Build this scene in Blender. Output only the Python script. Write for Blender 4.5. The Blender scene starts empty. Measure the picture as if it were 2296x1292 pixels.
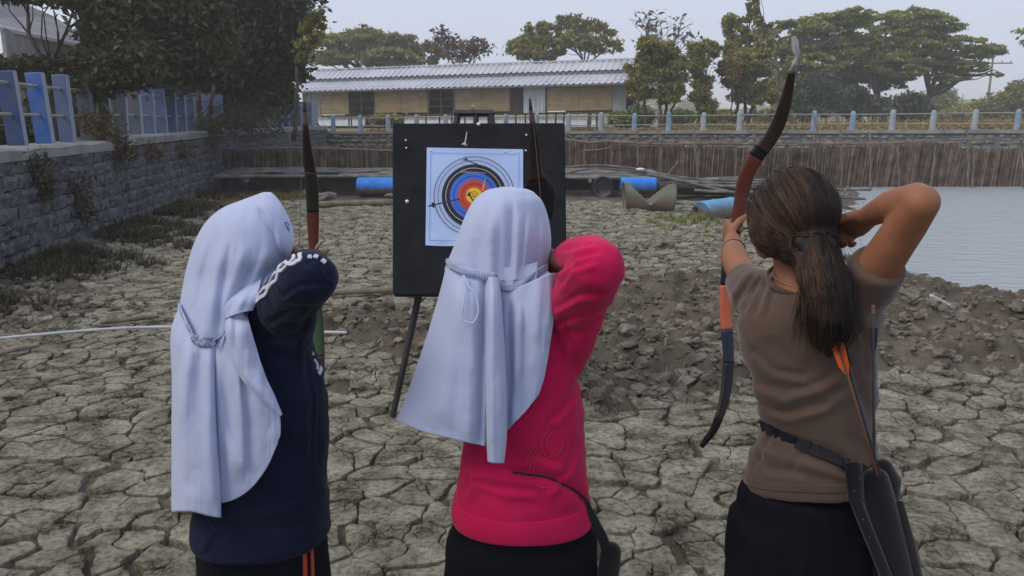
import bpy, bmesh, math, random
import numpy as np
from mathutils import Vector, Matrix
from mathutils.bvhtree import BVHTree

random.seed(7)
RS = np.random.RandomState(11)
SC = bpy.context.scene
COL = SC.collection
PI = math.pi
R = math.radians

# ------------------------------------------------------------------ camera
F = 1768.0
PITCH = R(12.2)
CAMZ = 1.65
cam_d = bpy.data.cameras.new('camera')
cam = bpy.data.objects.new('camera', cam_d)
COL.objects.link(cam)
cam.location = (0, 0, CAMZ)
cam.rotation_euler = (PI / 2 - PITCH, 0, 0)
cam_d.sensor_width = 36
cam_d.lens = 36 * F / 2296
cam_d.clip_start = 0.05
cam_d.clip_end = 6000
SC.camera = cam

# ------------------------------------------------------------------ sky, sun, exposure
SUN_DIR = Vector((-0.62, -0.30, 0.80)).normalized()      # towards the sun
sun_el = math.asin(SUN_DIR.z)
sun_az = math.atan2(SUN_DIR.x, SUN_DIR.y)
W = bpy.data.worlds.new('World')
SC.world = W
W.use_nodes = True
wn = W.node_tree
wn.nodes.clear()
w_out = wn.nodes.new('ShaderNodeOutputWorld')
w_bg = wn.nodes.new('ShaderNodeBackground')
w_sky = wn.nodes.new('ShaderNodeTexSky')
w_sky.sky_type = 'NISHITA'
w_sky.sun_disc = False
w_sky.sun_elevation = sun_el
w_sky.sun_rotation = sun_az
w_sky.air_density = 1.0
w_sky.dust_density = 3.0
w_sky.ozone_density = 1.5
w_mix = wn.nodes.new('ShaderNodeMix')
w_mix.data_type = 'RGBA'
w_mix.inputs[0].default_value = 0.86
w_mix.inputs[7].default_value = (7.1, 7.75, 9.4, 1)      # thin even veil of high cloud
wn.links.new(w_sky.outputs[0], w_mix.inputs[6])
wn.links.new(w_mix.outputs[2], w_bg.inputs[0])
w_bg.inputs[1].default_value = 0.10
wn.links.new(w_bg.outputs[0], w_out.inputs[0])

sun_d = bpy.data.lights.new('sun', 'SUN')
sun_d.energy = 1.7
sun_d.angle = R(35)
sun_d.color = (1.0, 0.86, 0.70)
sun = bpy.data.objects.new('sun', sun_d)
COL.objects.link(sun)
sun.rotation_euler = SUN_DIR.to_track_quat('Z', 'Y').to_euler()
sun.location = (-20, -10, 30)

SC.view_settings.view_transform = 'Standard'
SC.view_settings.look = 'None'
SC.view_settings.gamma = 1
SC.view_settings.use_curve_mapping = False
SC.view_settings.exposure = 0.0
SC.render.engine = 'CYCLES'
SC.cycles.max_bounces = 6
SC.cycles.volume_bounces = 2
SC.cycles.transparent_max_bounces = 6
SC.cycles.use_denoising = True

# ------------------------------------------------------------------ projection helpers (photo pixel + distance -> place)
CP, SP = math.cos(PITCH), math.sin(PITCH)
def at(px, py, Y):
    x = (px - 1148) / F; v = (646 - py) / F
    ry = CP + v * SP; rz = -SP + v * CP
    t = Y / ry
    return Vector((x * t, Y, CAMZ + t * rz))
def at_np(px, py, Y):
    x = (px - 1148) / F; v = (646 - py) / F
    ry = CP + v * SP; rz = -SP + v * CP
    t = Y / ry
    return np.stack([x * t, Y + 0 * t, CAMZ + t * rz], -1)
def gnd(px, py, z=0.0):
    x = (px - 1148) / F; v = (646 - py) / F
    ry = CP + v * SP; rz = -SP + v * CP
    t = (z - CAMZ) / rz
    return Vector((x * t, t * ry, z))

# ------------------------------------------------------------------ noise (numpy)
def _hash(i, j, k, s):
    n = (i * 374761393 + j * 668265263 + k * 2147483647 + s * 974634777) & 0xffffffff
    n = ((n ^ (n >> 13)) * 1274126177) & 0xffffffff
    n = (n ^ (n >> 16)) & 0xffffffff
    return n / 4294967295.0 * 2 - 1
def vnoise(p, seed=0):
    p = np.asarray(p, float)
    f = np.floor(p); t = p - f
    i = f.astype(np.int64)
    u = t * t * (3 - 2 * t)
    r = 0
    for a in (0, 1):
        for b in (0, 1):
            for c in (0, 1):
                w = (u[..., 0] if a else 1 - u[..., 0]) * (u[..., 1] if b else 1 - u[..., 1]) * (u[..., 2] if c else 1 - u[..., 2])
                r = r + w * _hash(i[..., 0] + a, i[..., 1] + b, i[..., 2] + c, seed)
    return r
def fbm(p, oct=4, seed=0):
    p = np.asarray(p, float); r = 0; a = 1.0
    for o in range(oct):
        r = r + a * vnoise(p * 2 ** o, seed + o); a *= 0.5
    return r
def sstep(a, b, x):
    t = np.clip((np.asarray(x, float) - a) / (b - a), 0, 1)
    return t * t * (3 - 2 * t)
def catmull(P, n):
    """dense Catmull-Rom through the rows of P"""
    P = np.asarray(P, float)
    m = len(P)
    if m == 2:
        t = np.linspace(0, 1, n)[:, None]
        return P[0] * (1 - t) + P[1] * t
    Q = np.vstack([2 * P[0] - P[1], P, 2 * P[-1] - P[-2]])
    s = np.linspace(0, m - 1, n)
    i = np.minimum(s.astype(int), m - 2)
    t = (s - i)[:, None]
    a, b, c, d = Q[i], Q[i + 1], Q[i + 2], Q[i + 3]
    return 0.5 * (2 * b + (c - a) * t + (2 * a - 5 * b + 4 * c - d) * t ** 2 + (3 * b - a - 3 * c + d) * t ** 3)

# ------------------------------------------------------------------ objects
def woff(o):
    v = Vector((0, 0, 0))
    while o is not None: v += o.location; o = o.parent
    return v
def link(o, parent=None):
    COL.objects.link(o)
    if parent is not None:
        o.parent = parent
    return o
def tag(o, label=None, cat=None, group=None, kind=None):
    if label: o['label'] = label
    if cat: o['category'] = cat
    if group: o['group'] = group
    if kind: o['kind'] = kind
    return o
def empty(name, loc, label=None, cat=None, group=None):
    o = bpy.data.objects.new(name, None)
    o.empty_display_size = 0.1
    o.location = loc
    link(o)
    return tag(o, label, cat, group)
class MB:
    """collects geometry in world coordinates, builds ONE mesh object"""
    def __init__(s): s.v = []; s.f = []; s.n = 0
    def add(s, verts, faces):
        verts = [tuple(map(float, q)) for q in verts]
        s.v += verts
        k = s.n
        s.f += [tuple(i + k for i in f) for f in faces]
        s.n += len(verts)
        return s
    def box(s, c, size, rot=None):
        hx, hy, hz = size[0] / 2, size[1] / 2, size[2] / 2
        vs = [Vector((x, y, z)) for x in (-hx, hx) for y in (-hy, hy) for z in (-hz, hz)]
        if rot is not None: vs = [rot @ q for q in vs]
        c = Vector(c)
        return s.add([q + c for q in vs], [(0, 1, 3, 2), (4, 6, 7, 5), (0, 4, 5, 1), (2, 3, 7, 6), (0, 2, 6, 4), (1, 5, 7, 3)])
    def bar(s, a, b, r, n=8, r2=None):
        return s.tube([a, b], [r, r if r2 is None else r2], n, cap=0)
    def tube(s, path, radii, n=12, ref=None, cap=1):
        """swept tube; radii scalars or (r_ref, r_other); cap=1 rounds the ends"""
        v, f = tube_geo(path, radii, n, ref, cap)
        return s.add(v, f)
    def ell(s, c, rad, rot=None, nu=14, nv=9):
        v, f = ell_geo(c, rad, rot, nu, nv)
        return s.add(v, f)
    def build(s, name, mat, parent=None, smooth=False, bevel=0, solid=0):
        me = bpy.data.meshes.new(name)
        off = Vector((0, 0, 0))
        if parent is not None:
            off = woff(parent)
        me.from_pydata([(q[0] - off.x, q[1] - off.y, q[2] - off.z) for q in s.v], [], s.f)
        me.update()
        if bevel: do_bevel(me, bevel)
        if smooth: me.shade_smooth()
        if mat is not None: me.materials.append(mat)
        o = bpy.data.objects.new(name, me)
        link(o, parent)
        if solid:
            md = o.modifiers.new('thickness', 'SOLIDIFY'); md.thickness = solid; md.offset = 0
        return o
def do_bevel(me, w, seg=1):
    bm = bmesh.new(); bm.from_mesh(me)
    bmesh.ops.bevel(bm, geom=[e for e in bm.edges], offset=w, segments=seg, affect='EDGES', clamp_overlap=True)
    bm.to_mesh(me); bm.free()
def tube_geo(path, radii, n=12, ref=None, cap=1):
    P = [Vector(p) for p in path]
    rr = [(r, r) if not isinstance(r, (tuple, list)) else tuple(r) for r in radii]
    m = len(P)
    T = []
    for i in range(m):
        a = P[max(i - 1, 0)]; b = P[min(i + 1, m - 1)]
        T.append((b - a).normalized())
    if ref is None:
        ref = Vector((0, 0, 1)) if abs(T[0].z) < 0.9 else Vector((1, 0, 0))
    u = (Vector(ref) - T[0] * T[0].dot(Vector(ref))).normalized()
    rings = []
    for i in range(m):
        u = (u - T[i] * u.dot(T[i])).normalized()
        w = T[i].cross(u)
        rings.append((P[i], u.copy(), w, rr[i][0], rr[i][1], T[i]))
    if cap:
        def capr(rg, sgn):
            out = []
            p, u, w, a, b, t = rg
            rm = min(a, b)
            for k in (0.35, 0.7, 0.92):
                s = math.sqrt(1 - k * k)
                out.append((p + t * (sgn * k * rm), u, w, a * s, b * s, t))
            return out
        rings = capr(rings[0], -1)[::-1] + rings + capr(rings[-1], 1)
    V = []; Fc = []
    for p, u, w, a, b, t in rings:
        for k in range(n):
            an = 2 * PI * k / n
            V.append(p + u * (a * math.cos(an)) + w * (b * math.sin(an)))
    for i in range(len(rings) - 1):
        for k in range(n):
            k2 = (k + 1) % n
            Fc.append((i * n + k, i * n + k2, (i + 1) * n + k2, (i + 1) * n + k))
    Fc.append(tuple(range(n))[::-1])
    e = (len(rings) - 1) * n
    Fc.append(tuple(range(e, e + n)))
    return V, Fc
def ell_geo(c, rad, rot=None, nu=14, nv=9):
    c = Vector(c); V = []; Fc = []
    def P(x, y, z):
        q = Vector((x * rad[0], y * rad[1], z * rad[2]))
        if rot is not None: q = rot @ q
        return q + c
    V.append(P(0, 0, -1))
    for j in range(1, nv):
        ph = -PI / 2 + PI * j / nv
        for i in range(nu):
            th = 2 * PI * i / nu
            V.append(P(math.cos(ph) * math.cos(th), math.cos(ph) * math.sin(th), math.sin(ph)))
    V.append(P(0, 0, 1))
    for i in range(nu): Fc.append((0, 1 + (i + 1) % nu, 1 + i))
    for j in range(nv - 2):
        for i in range(nu):
            a = 1 + j * nu + i; b = 1 + j * nu + (i + 1) % nu
            Fc.append((a, b, b + nu, a + nu))
    e = len(V) - 1; b0 = 1 + (nv - 2) * nu
    for i in range(nu): Fc.append((b0 + i, b0 + (i + 1) % nu, e))
    return V, Fc
def fast_mesh(name, verts, quads, mat, parent=None, smooth=False):
    """verts (n,3) world, quads (m,k)"""
    verts = np.asarray(verts, np.float32).copy(); quads = np.asarray(quads, np.int32)
    if parent is not None:
        verts -= np.array(woff(parent), np.float32)
    me = bpy.data.meshes.new(name)
    k = quads.shape[1]
    me.vertices.add(len(verts)); me.vertices.foreach_set('co', verts.ravel())
    me.loops.add(quads.size); me.loops.foreach_set('vertex_index', quads.ravel())
    me.polygons.add(len(quads))
    me.polygons.foreach_set('loop_start', np.arange(0, quads.size, k, dtype=np.int32))
    me.polygons.foreach_set('loop_total', np.full(len(quads), k, np.int32))
    if smooth: me.polygons.foreach_set('use_smooth', np.ones(len(quads), bool))
    me.update(calc_edges=True)
    me.materials.append(mat)
    o = bpy.data.objects.new(name, me)
    return link(o, parent)
def grid_faces(nr, nc, closed=False):
    i, j = np.meshgrid(np.arange(nr - 1), np.arange(nc if closed else nc - 1), indexing='ij')
    a = i * nc + j; b = i * nc + (j + 1) % nc
    return np.stack([a, b, b + nc, a + nc], -1).reshape(-1, 4)
def copy_tree(o, parent=None):
    c = o.copy(); COL.objects.link(c)
    if parent is not None: c.parent = parent
    for ch in list(o.children): copy_tree(ch, c)
    return c
def bvh_of(o):
    me = o.data
    mw = Matrix.Translation(woff(o))
    return BVHTree.FromPolygons([mw @ v.co for v in me.vertices], [tuple(p.vertices) for p in me.polygons])
def remesh(mb, voxel, smooth=6, fac=0.5):
    """union of closed shapes as one continuous surface -> (coords, polygons mesh)"""
    me = bpy.data.meshes.new('tmp')
    me.from_pydata(mb.v, [], mb.f); me.update()
    bm = bmesh.new(); bm.from_mesh(me); bmesh.ops.recalc_face_normals(bm, faces=bm.faces); bm.to_mesh(me); bm.free()
    o = bpy.data.objects.new('tmp', me); COL.objects.link(o)
    md = o.modifiers.new('r', 'REMESH'); md.mode = 'VOXEL'; md.voxel_size = voxel; md.use_smooth_shade = True
    if smooth:
        m2 = o.modifiers.new('s', 'SMOOTH'); m2.iterations = smooth; m2.factor = fac
    dg = bpy.context.evaluated_depsgraph_get()
    out = bpy.data.meshes.new_from_object(o.evaluated_get(dg))
    bpy.data.objects.remove(o); bpy.data.meshes.remove(me)
    return out
def mesh_co(me):
    a = np.empty(len(me.vertices) * 3, np.float32); me.vertices.foreach_get('co', a)
    return a.reshape(-1, 3).astype(float)
def mesh_no(me):
    a = np.empty(len(me.vertices) * 3, np.float32); me.vertices.foreach_get('normal', a)
    return a.reshape(-1, 3).astype(float)
def set_co(me, co):
    me.vertices.foreach_set('co', np.asarray(co, np.float32).ravel()); me.update()
def mesh_obj(name, me, mat, parent):
    co = mesh_co(me); co -= np.array(woff(parent))
    set_co(me, co); me.shade_smooth(); me.materials.clear(); me.materials.append(mat)
    me.name = name
    return link(bpy.data.objects.new(name, me), parent)

# ------------------------------------------------------------------ materials
def mat(name, col, rough=0.8, var=0.2, scale=6.0, detail=5.0, bump=0.0, bscale=60.0, bdist=0.01, col2=None, spec=0.3,
        metal=0.0, sheen=0.0, island=0.0, transl=0.0, stretch=None, extra=None):
    m = bpy.data.materials.new(name); m.use_nodes = True
    nt = m.node_tree; N = nt.nodes; L = nt.links
    p = N['Principled BSDF']; out = N['Material Output']
    p.inputs['Roughness'].default_value = rough
    p.inputs['Metallic'].default_value = metal
    p.inputs['Specular IOR Level'].default_value = spec
    if sheen:
        p.inputs['Sheen Weight'].default_value = sheen
        p.inputs['Sheen Roughness'].default_value = 0.5
    tc = N.new('ShaderNodeTexCoord')
    src = tc.outputs['Object']
    if stretch:
        mp = N.new('ShaderNodeMapping'); mp.inputs['Scale'].default_value = stretch
        L.new(src, mp.inputs[0]); src = mp.outputs[0]
    nz = N.new('ShaderNodeTexNoise'); nz.inputs['Scale'].default_value = scale; nz.inputs['Detail'].default_value = detail
    L.new(src, nz.inputs['Vector'])
    rp = N.new('ShaderNodeValToRGB')
    c2 = col2 if col2 else tuple(min(1, c * (1 + var)) for c in col)
    c1 = tuple(c * (1 - var) for c in col) if not col2 else col
    rp.color_ramp.elements[0].position = 0.32; rp.color_ramp.elements[1].position = 0.68
    rp.color_ramp.elements[0].color = (*c1, 1); rp.color_ramp.elements[1].color = (*c2, 1)
    L.new(nz.outputs['Fac'], rp.inputs[0])
    csock = rp.outputs[0]
    if island:
        g = N.new('ShaderNodeNewGeometry')
        hs = N.new('ShaderNodeHueSaturation')
        mr = N.new('ShaderNodeMapRange')
        mr.inputs[3].default_value = 1 - island; mr.inputs[4].default_value = 1 + island
        L.new(g.outputs['Random Per Island'], mr.inputs[0])
        L.new(mr.outputs[0], hs.inputs['Value']); L.new(csock, hs.inputs['Color'])
        mh = N.new('ShaderNodeMapRange'); mh.inputs[3].default_value = 0.5 - island * 0.05; mh.inputs[4].default_value = 0.5 + island * 0.04
        ml = N.new('ShaderNodeMath'); ml.operation = 'FRACT'
        mm = N.new('ShaderNodeMath'); mm.operation = 'MULTIPLY'; mm.inputs[1].default_value = 17.3
        L.new(g.outputs['Random Per Island'], mm.inputs[0]); L.new(mm.outputs[0], ml.inputs[0]); L.new(ml.outputs[0], mh.inputs[0])
        L.new(mh.outputs[0], hs.inputs['Hue'])
        csock = hs.outputs[0]
    L.new(csock, p.inputs['Base Color'])
    if bump:
        b2 = N.new('ShaderNodeTexNoise'); b2.inputs['Scale'].default_value = bscale; b2.inputs['Detail'].default_value = 6
        L.new(src, b2.inputs['Vector'])
        bp = N.new('ShaderNodeBump'); bp.inputs['Strength'].default_value = bump; bp.inputs['Distance'].default_value = bdist
        L.new(b2.outputs['Fac'], bp.inputs['Height']); L.new(bp.outputs[0], p.inputs['Normal'])
    if transl:
        tr = N.new('ShaderNodeBsdfTranslucent'); mx = N.new('ShaderNodeMixShader'); mx.inputs[0].default_value = transl
        L.new(csock, tr.inputs['Color']); L.new(p.outputs[0], mx.inputs[1]); L.new(tr.outputs[0], mx.inputs[2])
        L.new(mx.outputs[0], out.inputs['Surface'])
    if extra: extra(nt, p, csock, src)
    return m
def mud_extra(strength, scale):
    """hairline drying cracks and crumbly relief"""
    def f(nt, p, csock, src):
        N = nt.nodes; L = nt.links
        wn_ = N.new('ShaderNodeTexNoise'); wn_.inputs['Scale'].default_value = 9; wn_.inputs['Detail'].default_value = 5
        L.new(src, wn_.inputs['Vector'])
        mxv = N.new('ShaderNodeVectorMath'); mxv.operation = 'MULTIPLY_ADD'
        mxv.inputs[1].default_value = (0.16, 0.16, 0.16)
        L.new(wn_.outputs['Color'], mxv.inputs[0]); L.new(src, mxv.inputs[2])
        vo = N.new('ShaderNodeTexVoronoi'); vo.feature = 'DISTANCE_TO_EDGE'; vo.inputs['Scale'].default_value = scale
        L.new(mxv.outputs[0], vo.inputs['Vector'])
        mr = N.new('ShaderNodeMapRange'); mr.inputs[1].default_value = 0.0; mr.inputs[2].default_value = 0.07
        L.new(vo.outputs['Distance'], mr.inputs[0])
        # only some of the hairlines have opened
        gate = N.new('ShaderNodeTexNoise'); gate.inputs['Scale'].default_value = 5.0
        L.new(src, gate.inputs['Vector'])
        gr = N.new('ShaderNodeMapRange'); gr.inputs[1].default_value = 0.36; gr.inputs[2].default_value = 0.50
        L.new(gate.outputs['Fac'], gr.inputs[0])
        mxg = N.new('ShaderNodeMath'); mxg.operation = 'MAXIMUM'
        L.new(mr.outputs[0], mxg.inputs[0]); L.new(gr.outputs[0], mxg.inputs[1])
        fine = N.new('ShaderNodeTexNoise'); fine.inputs['Scale'].default_value = 38; fine.inputs['Detail'].default_value = 8; fine.inputs['Roughness'].default_value = 0.7
        L.new(src, fine.inputs['Vector'])
        ad = N.new('ShaderNodeMath'); ad.operation = 'MULTIPLY_ADD'; ad.inputs[1].default_value = 0.9
        L.new(fine.outputs['Fac'], ad.inputs[0]); L.new(mxg.outputs[0], ad.inputs[2])
        bp = N.new('ShaderNodeBump'); bp.inputs['Strength'].default_value = strength; bp.inputs['Distance'].default_value = 0.016
        fl = N.new('ShaderNodeTexNoise'); fl.inputs['Scale'].default_value = 14; fl.inputs['Detail'].default_value = 10; fl.inputs['Roughness'].default_value = 0.75; fl.inputs['Distortion'].default_value = 0.8
        L.new(src, fl.inputs['Vector'])
        ad2 = N.new('ShaderNodeMath'); ad2.operation = 'MULTIPLY_ADD'; ad2.inputs[1].default_value = 1.6
        L.new(fl.outputs['Fac'], ad2.inputs[0]); L.new(ad.outputs[0], ad2.inputs[2]); ad = ad2
        L.new(ad.outputs[0], bp.inputs['Height']); L.new(bp.outputs[0], p.inputs['Normal'])
        dk = N.new('ShaderNodeMix'); dk.data_type = 'RGBA'; dk.blend_type = 'MULTIPLY'; dk.inputs[0].default_value = 1
        sc_ = N.new('ShaderNodeMapRange'); sc_.inputs[3].default_value = 0.50; sc_.inputs[4].default_value = 1.0
        L.new(mxg.outputs[0], sc_.inputs[0])
        L.new(csock, dk.inputs[6]); L.new(sc_.outputs[0], dk.inputs[7])
        pit = N.new('ShaderNodeMapRange'); pit.inputs[1].default_value = 0.36; pit.inputs[2].default_value = 0.56; pit.inputs[3].default_value = 0.38
        L.new(fine.outputs['Fac'], pit.inputs[0])
        dk2 = N.new('ShaderNodeMix'); dk2.data_type = 'RGBA'; dk2.blend_type = 'MULTIPLY'; dk2.inputs[0].default_value = 1
        L.new(dk.outputs[2], dk2.inputs[6]); L.new(pit.outputs[0], dk2.inputs[7])
        L.new(dk2.outputs[2], p.inputs['Base Color'])
    return f
M = {}
M['mud_base'] = mat('wet_mud', (0.055, 0.046, 0.034), 0.95, scale=5, detail=10, col2=(0.140, 0.120, 0.090), bump=0.9, bscale=35, bdist=0.02)
M['mud_plate'] = mat('dry_mud', (0.160, 0.147, 0.108), 0.95, scale=5.0, detail=14, col2=(0.40, 0.38, 0.30), spec=0.1, extra=mud_extra(0.9, 15))
M['clod'] = mat('mud_clod', (0.080, 0.069, 0.054), 0.95, scale=8, col2=(0.23, 0.205, 0.165), bump=1.0, bscale=38, bdist=0.025, island=0.14)
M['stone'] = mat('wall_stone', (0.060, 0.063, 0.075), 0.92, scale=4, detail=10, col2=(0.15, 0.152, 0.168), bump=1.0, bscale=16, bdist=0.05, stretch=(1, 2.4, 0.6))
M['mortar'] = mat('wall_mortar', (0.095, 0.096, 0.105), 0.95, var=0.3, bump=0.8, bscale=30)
M['coping'] = mat('coping_concrete', (0.17, 0.18, 0.18), 0.9, scale=2.5, detail=8, col2=(0.29, 0.30, 0.29), bump=0.6, bscale=40)
M['grass'] = mat('bank_grass', (0.13, 0.115, 0.05), 0.95, scale=0.8, detail=8, col2=(0.24, 0.20, 0.10), bump=0.8, bscale=8, bdist=0.1)
M['bark'] = mat('bark', (0.075, 0.06, 0.047), 0.95, scale=9, var=0.45, bump=0.9, bscale=30, stretch=(1, 1, 0.25))
M['bark_pale'] = mat('pale_bark', (0.16, 0.13, 0.10), 0.95, scale=9, var=0.4, bump=0.8, bscale=30, stretch=(1, 1, 0.25))
M['bamboo'] = mat('bamboo', (0.17, 0.145, 0.11), 0.8, scale=6, var=0.35, bump=0.4, bscale=50, island=0.25)
M['reed'] = mat('reed', (0.150, 0.112, 0.082), 0.9, scale=5, var=0.45, island=0.5, bump=0.4, bscale=70)
M['steel_pipe'] = mat('painted_pipe', (0.26, 0.25, 0.22), 0.6, var=0.25, scale=14)
# =================================================================== GROUND
SHX = [(-30, 9), (2, 7.6), (5.5, 6.2), (7, 4.95), (8, 4.55), (9, 4.36), (10.4, 4.45), (13, 5.5), (15, 6.6), (17, 7.8), (20, 8.8), (40, 9)]
def wsh(y): return 0.45 - 0.142 * (np.clip(np.asarray(y, float), 7.0, 20.0) - 8.7)      # the left wall is not square to the pond
def shore(y): return np.interp(y, [a for a, b in SHX], [b for a, b in SHX])
def churn(x, y):
    """how far the mud has been dug over (0..1)"""
    n = fbm(np.stack([x * 0.9, y * 0.9, 0 * x], -1), 3, 5) * 0.55
    right = sstep(-0.5, 0.6, x + n) * sstep(4.65, 5.2, y + n * 0.8 + 0.05 * np.maximum(0, 3 - x)) * (1 - sstep(7.3, 9.0, y + n))
    mid = sstep(-1.7, -1.1, x + n) * (1 - sstep(-0.4, 0.3, x)) * sstep(5.0, 5.5, y + n) * (1 - sstep(6.6, 7.4, y + n))
    left = (1 - sstep(-4.2, -3.5, x + n)) * sstep(5.2, 5.9, y + n) * (1 - sstep(7.6, 8.8, y))
    return np.clip(np.maximum(np.maximum(right, mid), left * 0.6), 0, 1)
def gh(x, y):
    x = np.asarray(x, float); y = np.asarray(y, float)
    p = np.stack([x, y, 0 * x], -1)
    h = 0.018 * fbm(p * 0.7, 3, 1)
    c = churn(x, y)
    h = h + c * (0.040 + 0.060 * fbm(p * 3.0, 5, 9) + 0.095 * np.abs(fbm(p * 5.5, 4, 4)) - 0.05 * np.abs(fbm(p * 11, 3, 14)))
    h = h + 0.03 * np.exp(-(((x - 3.6) / 1.3) ** 2 + ((y - 6.4) / 0.9) ** 2))
    far = sstep(8.5, 10, y)
    h = h + far * 0.022 * fbm(p * 5.5, 4, 31)
    d = x - shore(y) + 0.16 * fbm(p * 2.0, 3, 77)
    h = h - sstep(-0.7, 0.1, d) * 0.075 - np.clip(d, 0, 6) * 0.12
    toe = np.clip((-5.35 + wsh(y) - x) / 0.7, 0, 1)             # silt heaped against the wall foot
    return h + 0.12 * toe ** 2
def axis_pts(lo, hi, a, b, fine, coarse):
    out = [lo]; x = lo
    while x < hi:
        t = max(0, a - x, x - b)
        x += min(coarse, fine + t * 0.08); out.append(x)
    return np.array(out)
gx = axis_pts(-9.4, 60, -4.4, 5.4, 0.042, 3.0)
gy = axis_pts(-25, 36, 3.9, 8.8, 0.042, 1.5)
XX, YY = np.meshgrid(gx, gy)
ZZ = gh(XX, YY) - 0.030 * (1 - churn(XX, YY))           # lies a crack's depth below the tops of the plates
gv = np.stack([XX, YY, ZZ], -1).reshape(-1, 3)
ground = fast_mesh('mud_ground', gv, grid_faces(len(gy), len(gx)), M['mud_base'], smooth=True)
tag(ground, 'dry grey-brown mud floor of the drained pond, cracked into plates', kind='structure')

# ---- cracked plates: Voronoi cells, each its own slab
def clip(poly, mx, my, nx, ny):
    out = []
    k = len(poly)
    for i in range(k):
        ax, ay = poly[i]; bx, by = poly[(i + 1) % k]
        da = (ax - mx) * nx + (ay - my) * ny; db = (bx - mx) * nx + (by - my) * ny
        if da <= 0: out.append((ax, ay))
        if (da < 0 < db) or (db < 0 < da):
            t = da / (da - db); out.append((ax + (bx - ax) * t, ay + (by - ay) * t))
    return out
OFFS = sorted([(i, j) for i in range(-3, 4) for j in range(-3, 4) if (i, j) != (0, 0)], key=lambda t: t[0] ** 2 + t[1] ** 2)
def voronoi(x0, x1, y0, y1, s, drop):
    nx = int((x1 - x0) / s); ny = int((y1 - y0) / s)
    cells = {}
    rs = np.random.RandomState(3)
    gs = 0.33; cl = {}
    def cluster(x, y):
        bi, bj = int(math.floor(x / gs)), int(math.floor(y / gs)); best = None
        for jj in range(bj - 1, bj + 2):
            for ii in range(bi - 1, bi + 2):
                if (ii, jj) not in cl: cl[(ii, jj)] = ((ii + rs.rand()) * gs, (jj + rs.rand()) * gs)
                q = cl[(ii, jj)]; dd = (q[0] - x) ** 2 + (q[1] - y) ** 2
                if best is None or dd < best[0]: best = (dd, (ii, jj))
        return best[1]
    cid = {}
    for j in range(ny):
        for i in range(nx):
            if rs.rand() < drop: continue
            cells[(i, j)] = (x0 + (i + 0.5 + 0.9 * (rs.rand() - 0.5) + 0.5 * (j % 2)) * s, y0 + (j + 0.5 + 0.9 * (rs.rand() - 0.5)) * s)
    for k_, q_ in cells.items(): cid[k_] = cluster(*q_)
    for (i, j), (px, py) in cells.items():
        if abs(px) > 0.70 * py + 0.35: continue
        poly = [(px - 1.6 * s, py - 1.6 * s), (px + 1.6 * s, py - 1.6 * s), (px + 1.6 * s, py + 1.6 * s), (px - 1.6 * s, py + 1.6 * s)]
        rmax = 2.3 * s
        for di, dj in OFFS:
                q = cells.get((i + di, j + dj))
                if q is None: continue
                dx, dy = q[0] - px, q[1] - py
                l = math.hypot(dx, dy)
                if l * .5 > rmax: continue
                h = math.sin(q[0] * 91.7 + px * 91.7 + q[1] * 37.3 + py * 37.3) * 0.5 + 0.5   # shared by both neighbours
                gap = (0.0045 + 0.0185 * h ** 1.8) * (1 if py < 7 else .75) if cid[(i, j)] != cid[(i + di, j + dj)] else 0.0016 + 0.0045 * h ** 2
                poly = clip(poly, px + dx / 2 - dx / l * gap, py + dy / 2 - dy / l * gap, dx / l, dy / l)
                if len(poly) < 3: break
                rmax = max(math.hypot(a_ - px, b_ - py) for a_, b_ in poly)
        if len(poly) >= 3: yield px, py, poly
plates = list(voronoi(-12, 9, 1.2, 16.0, 0.136, 0.30))
pc = np.array([[a, b] for a, b, _ in plates])
pch = churn(pc[:, 0], pc[:, 1])
psh = shore(pc[:, 1]) - pc[:, 0]
pv_near, pf_near, pv_far, pf_far = [], [], [], []
def outline(poly, nb):
    """cell outline with slightly broken corners, resampled to nb points"""
    A = np.array(poly); B = np.roll(A, -1, 0); A = np.stack([A * 0.95 + B * 0.05, A * 0.05 + B * 0.95], 1).reshape(-1, 2)
    d = np.linalg.norm(np.roll(A, -1, 0) - A, axis=1); s = np.concatenate([[0], np.cumsum(d)])
    t = np.linspace(0, s[-1], nb + 1)[:-1]
    A2 = np.vstack([A, A[:1]])
    return np.stack([np.interp(t, s, A2[:, 0]), np.interp(t, s, A2[:, 1])], 1)
def crisp(o, nb):
    k = len(o.data.polygons); s = np.ones(k, bool); s[:nb] = False       # broken sides stay sharp against the top
    o.data.polygons.foreach_set('use_smooth', s)
order = np.argsort(pc[:, 1] + np.abs(pc[:, 0]) * 0.15)
sel = []; made = 0
for i in order:
    px, py, poly = plates[i]
    if pch[i] > 0.35 and random.random() < pch[i] * 0.98: continue
    if psh[i] < 0.5 or px < -5.6 + float(wsh(py)): continue
    nearp = made < 300 and py > 2.2
    made += nearp
    sel.append((px, py, outline(poly, 42 if nearp else (16 if py < 8 else 10)), nearp))
QA = np.vstack([s[2] for s in sel]); P3 = np.column_stack([QA, 0 * QA[:, 0]])
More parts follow.
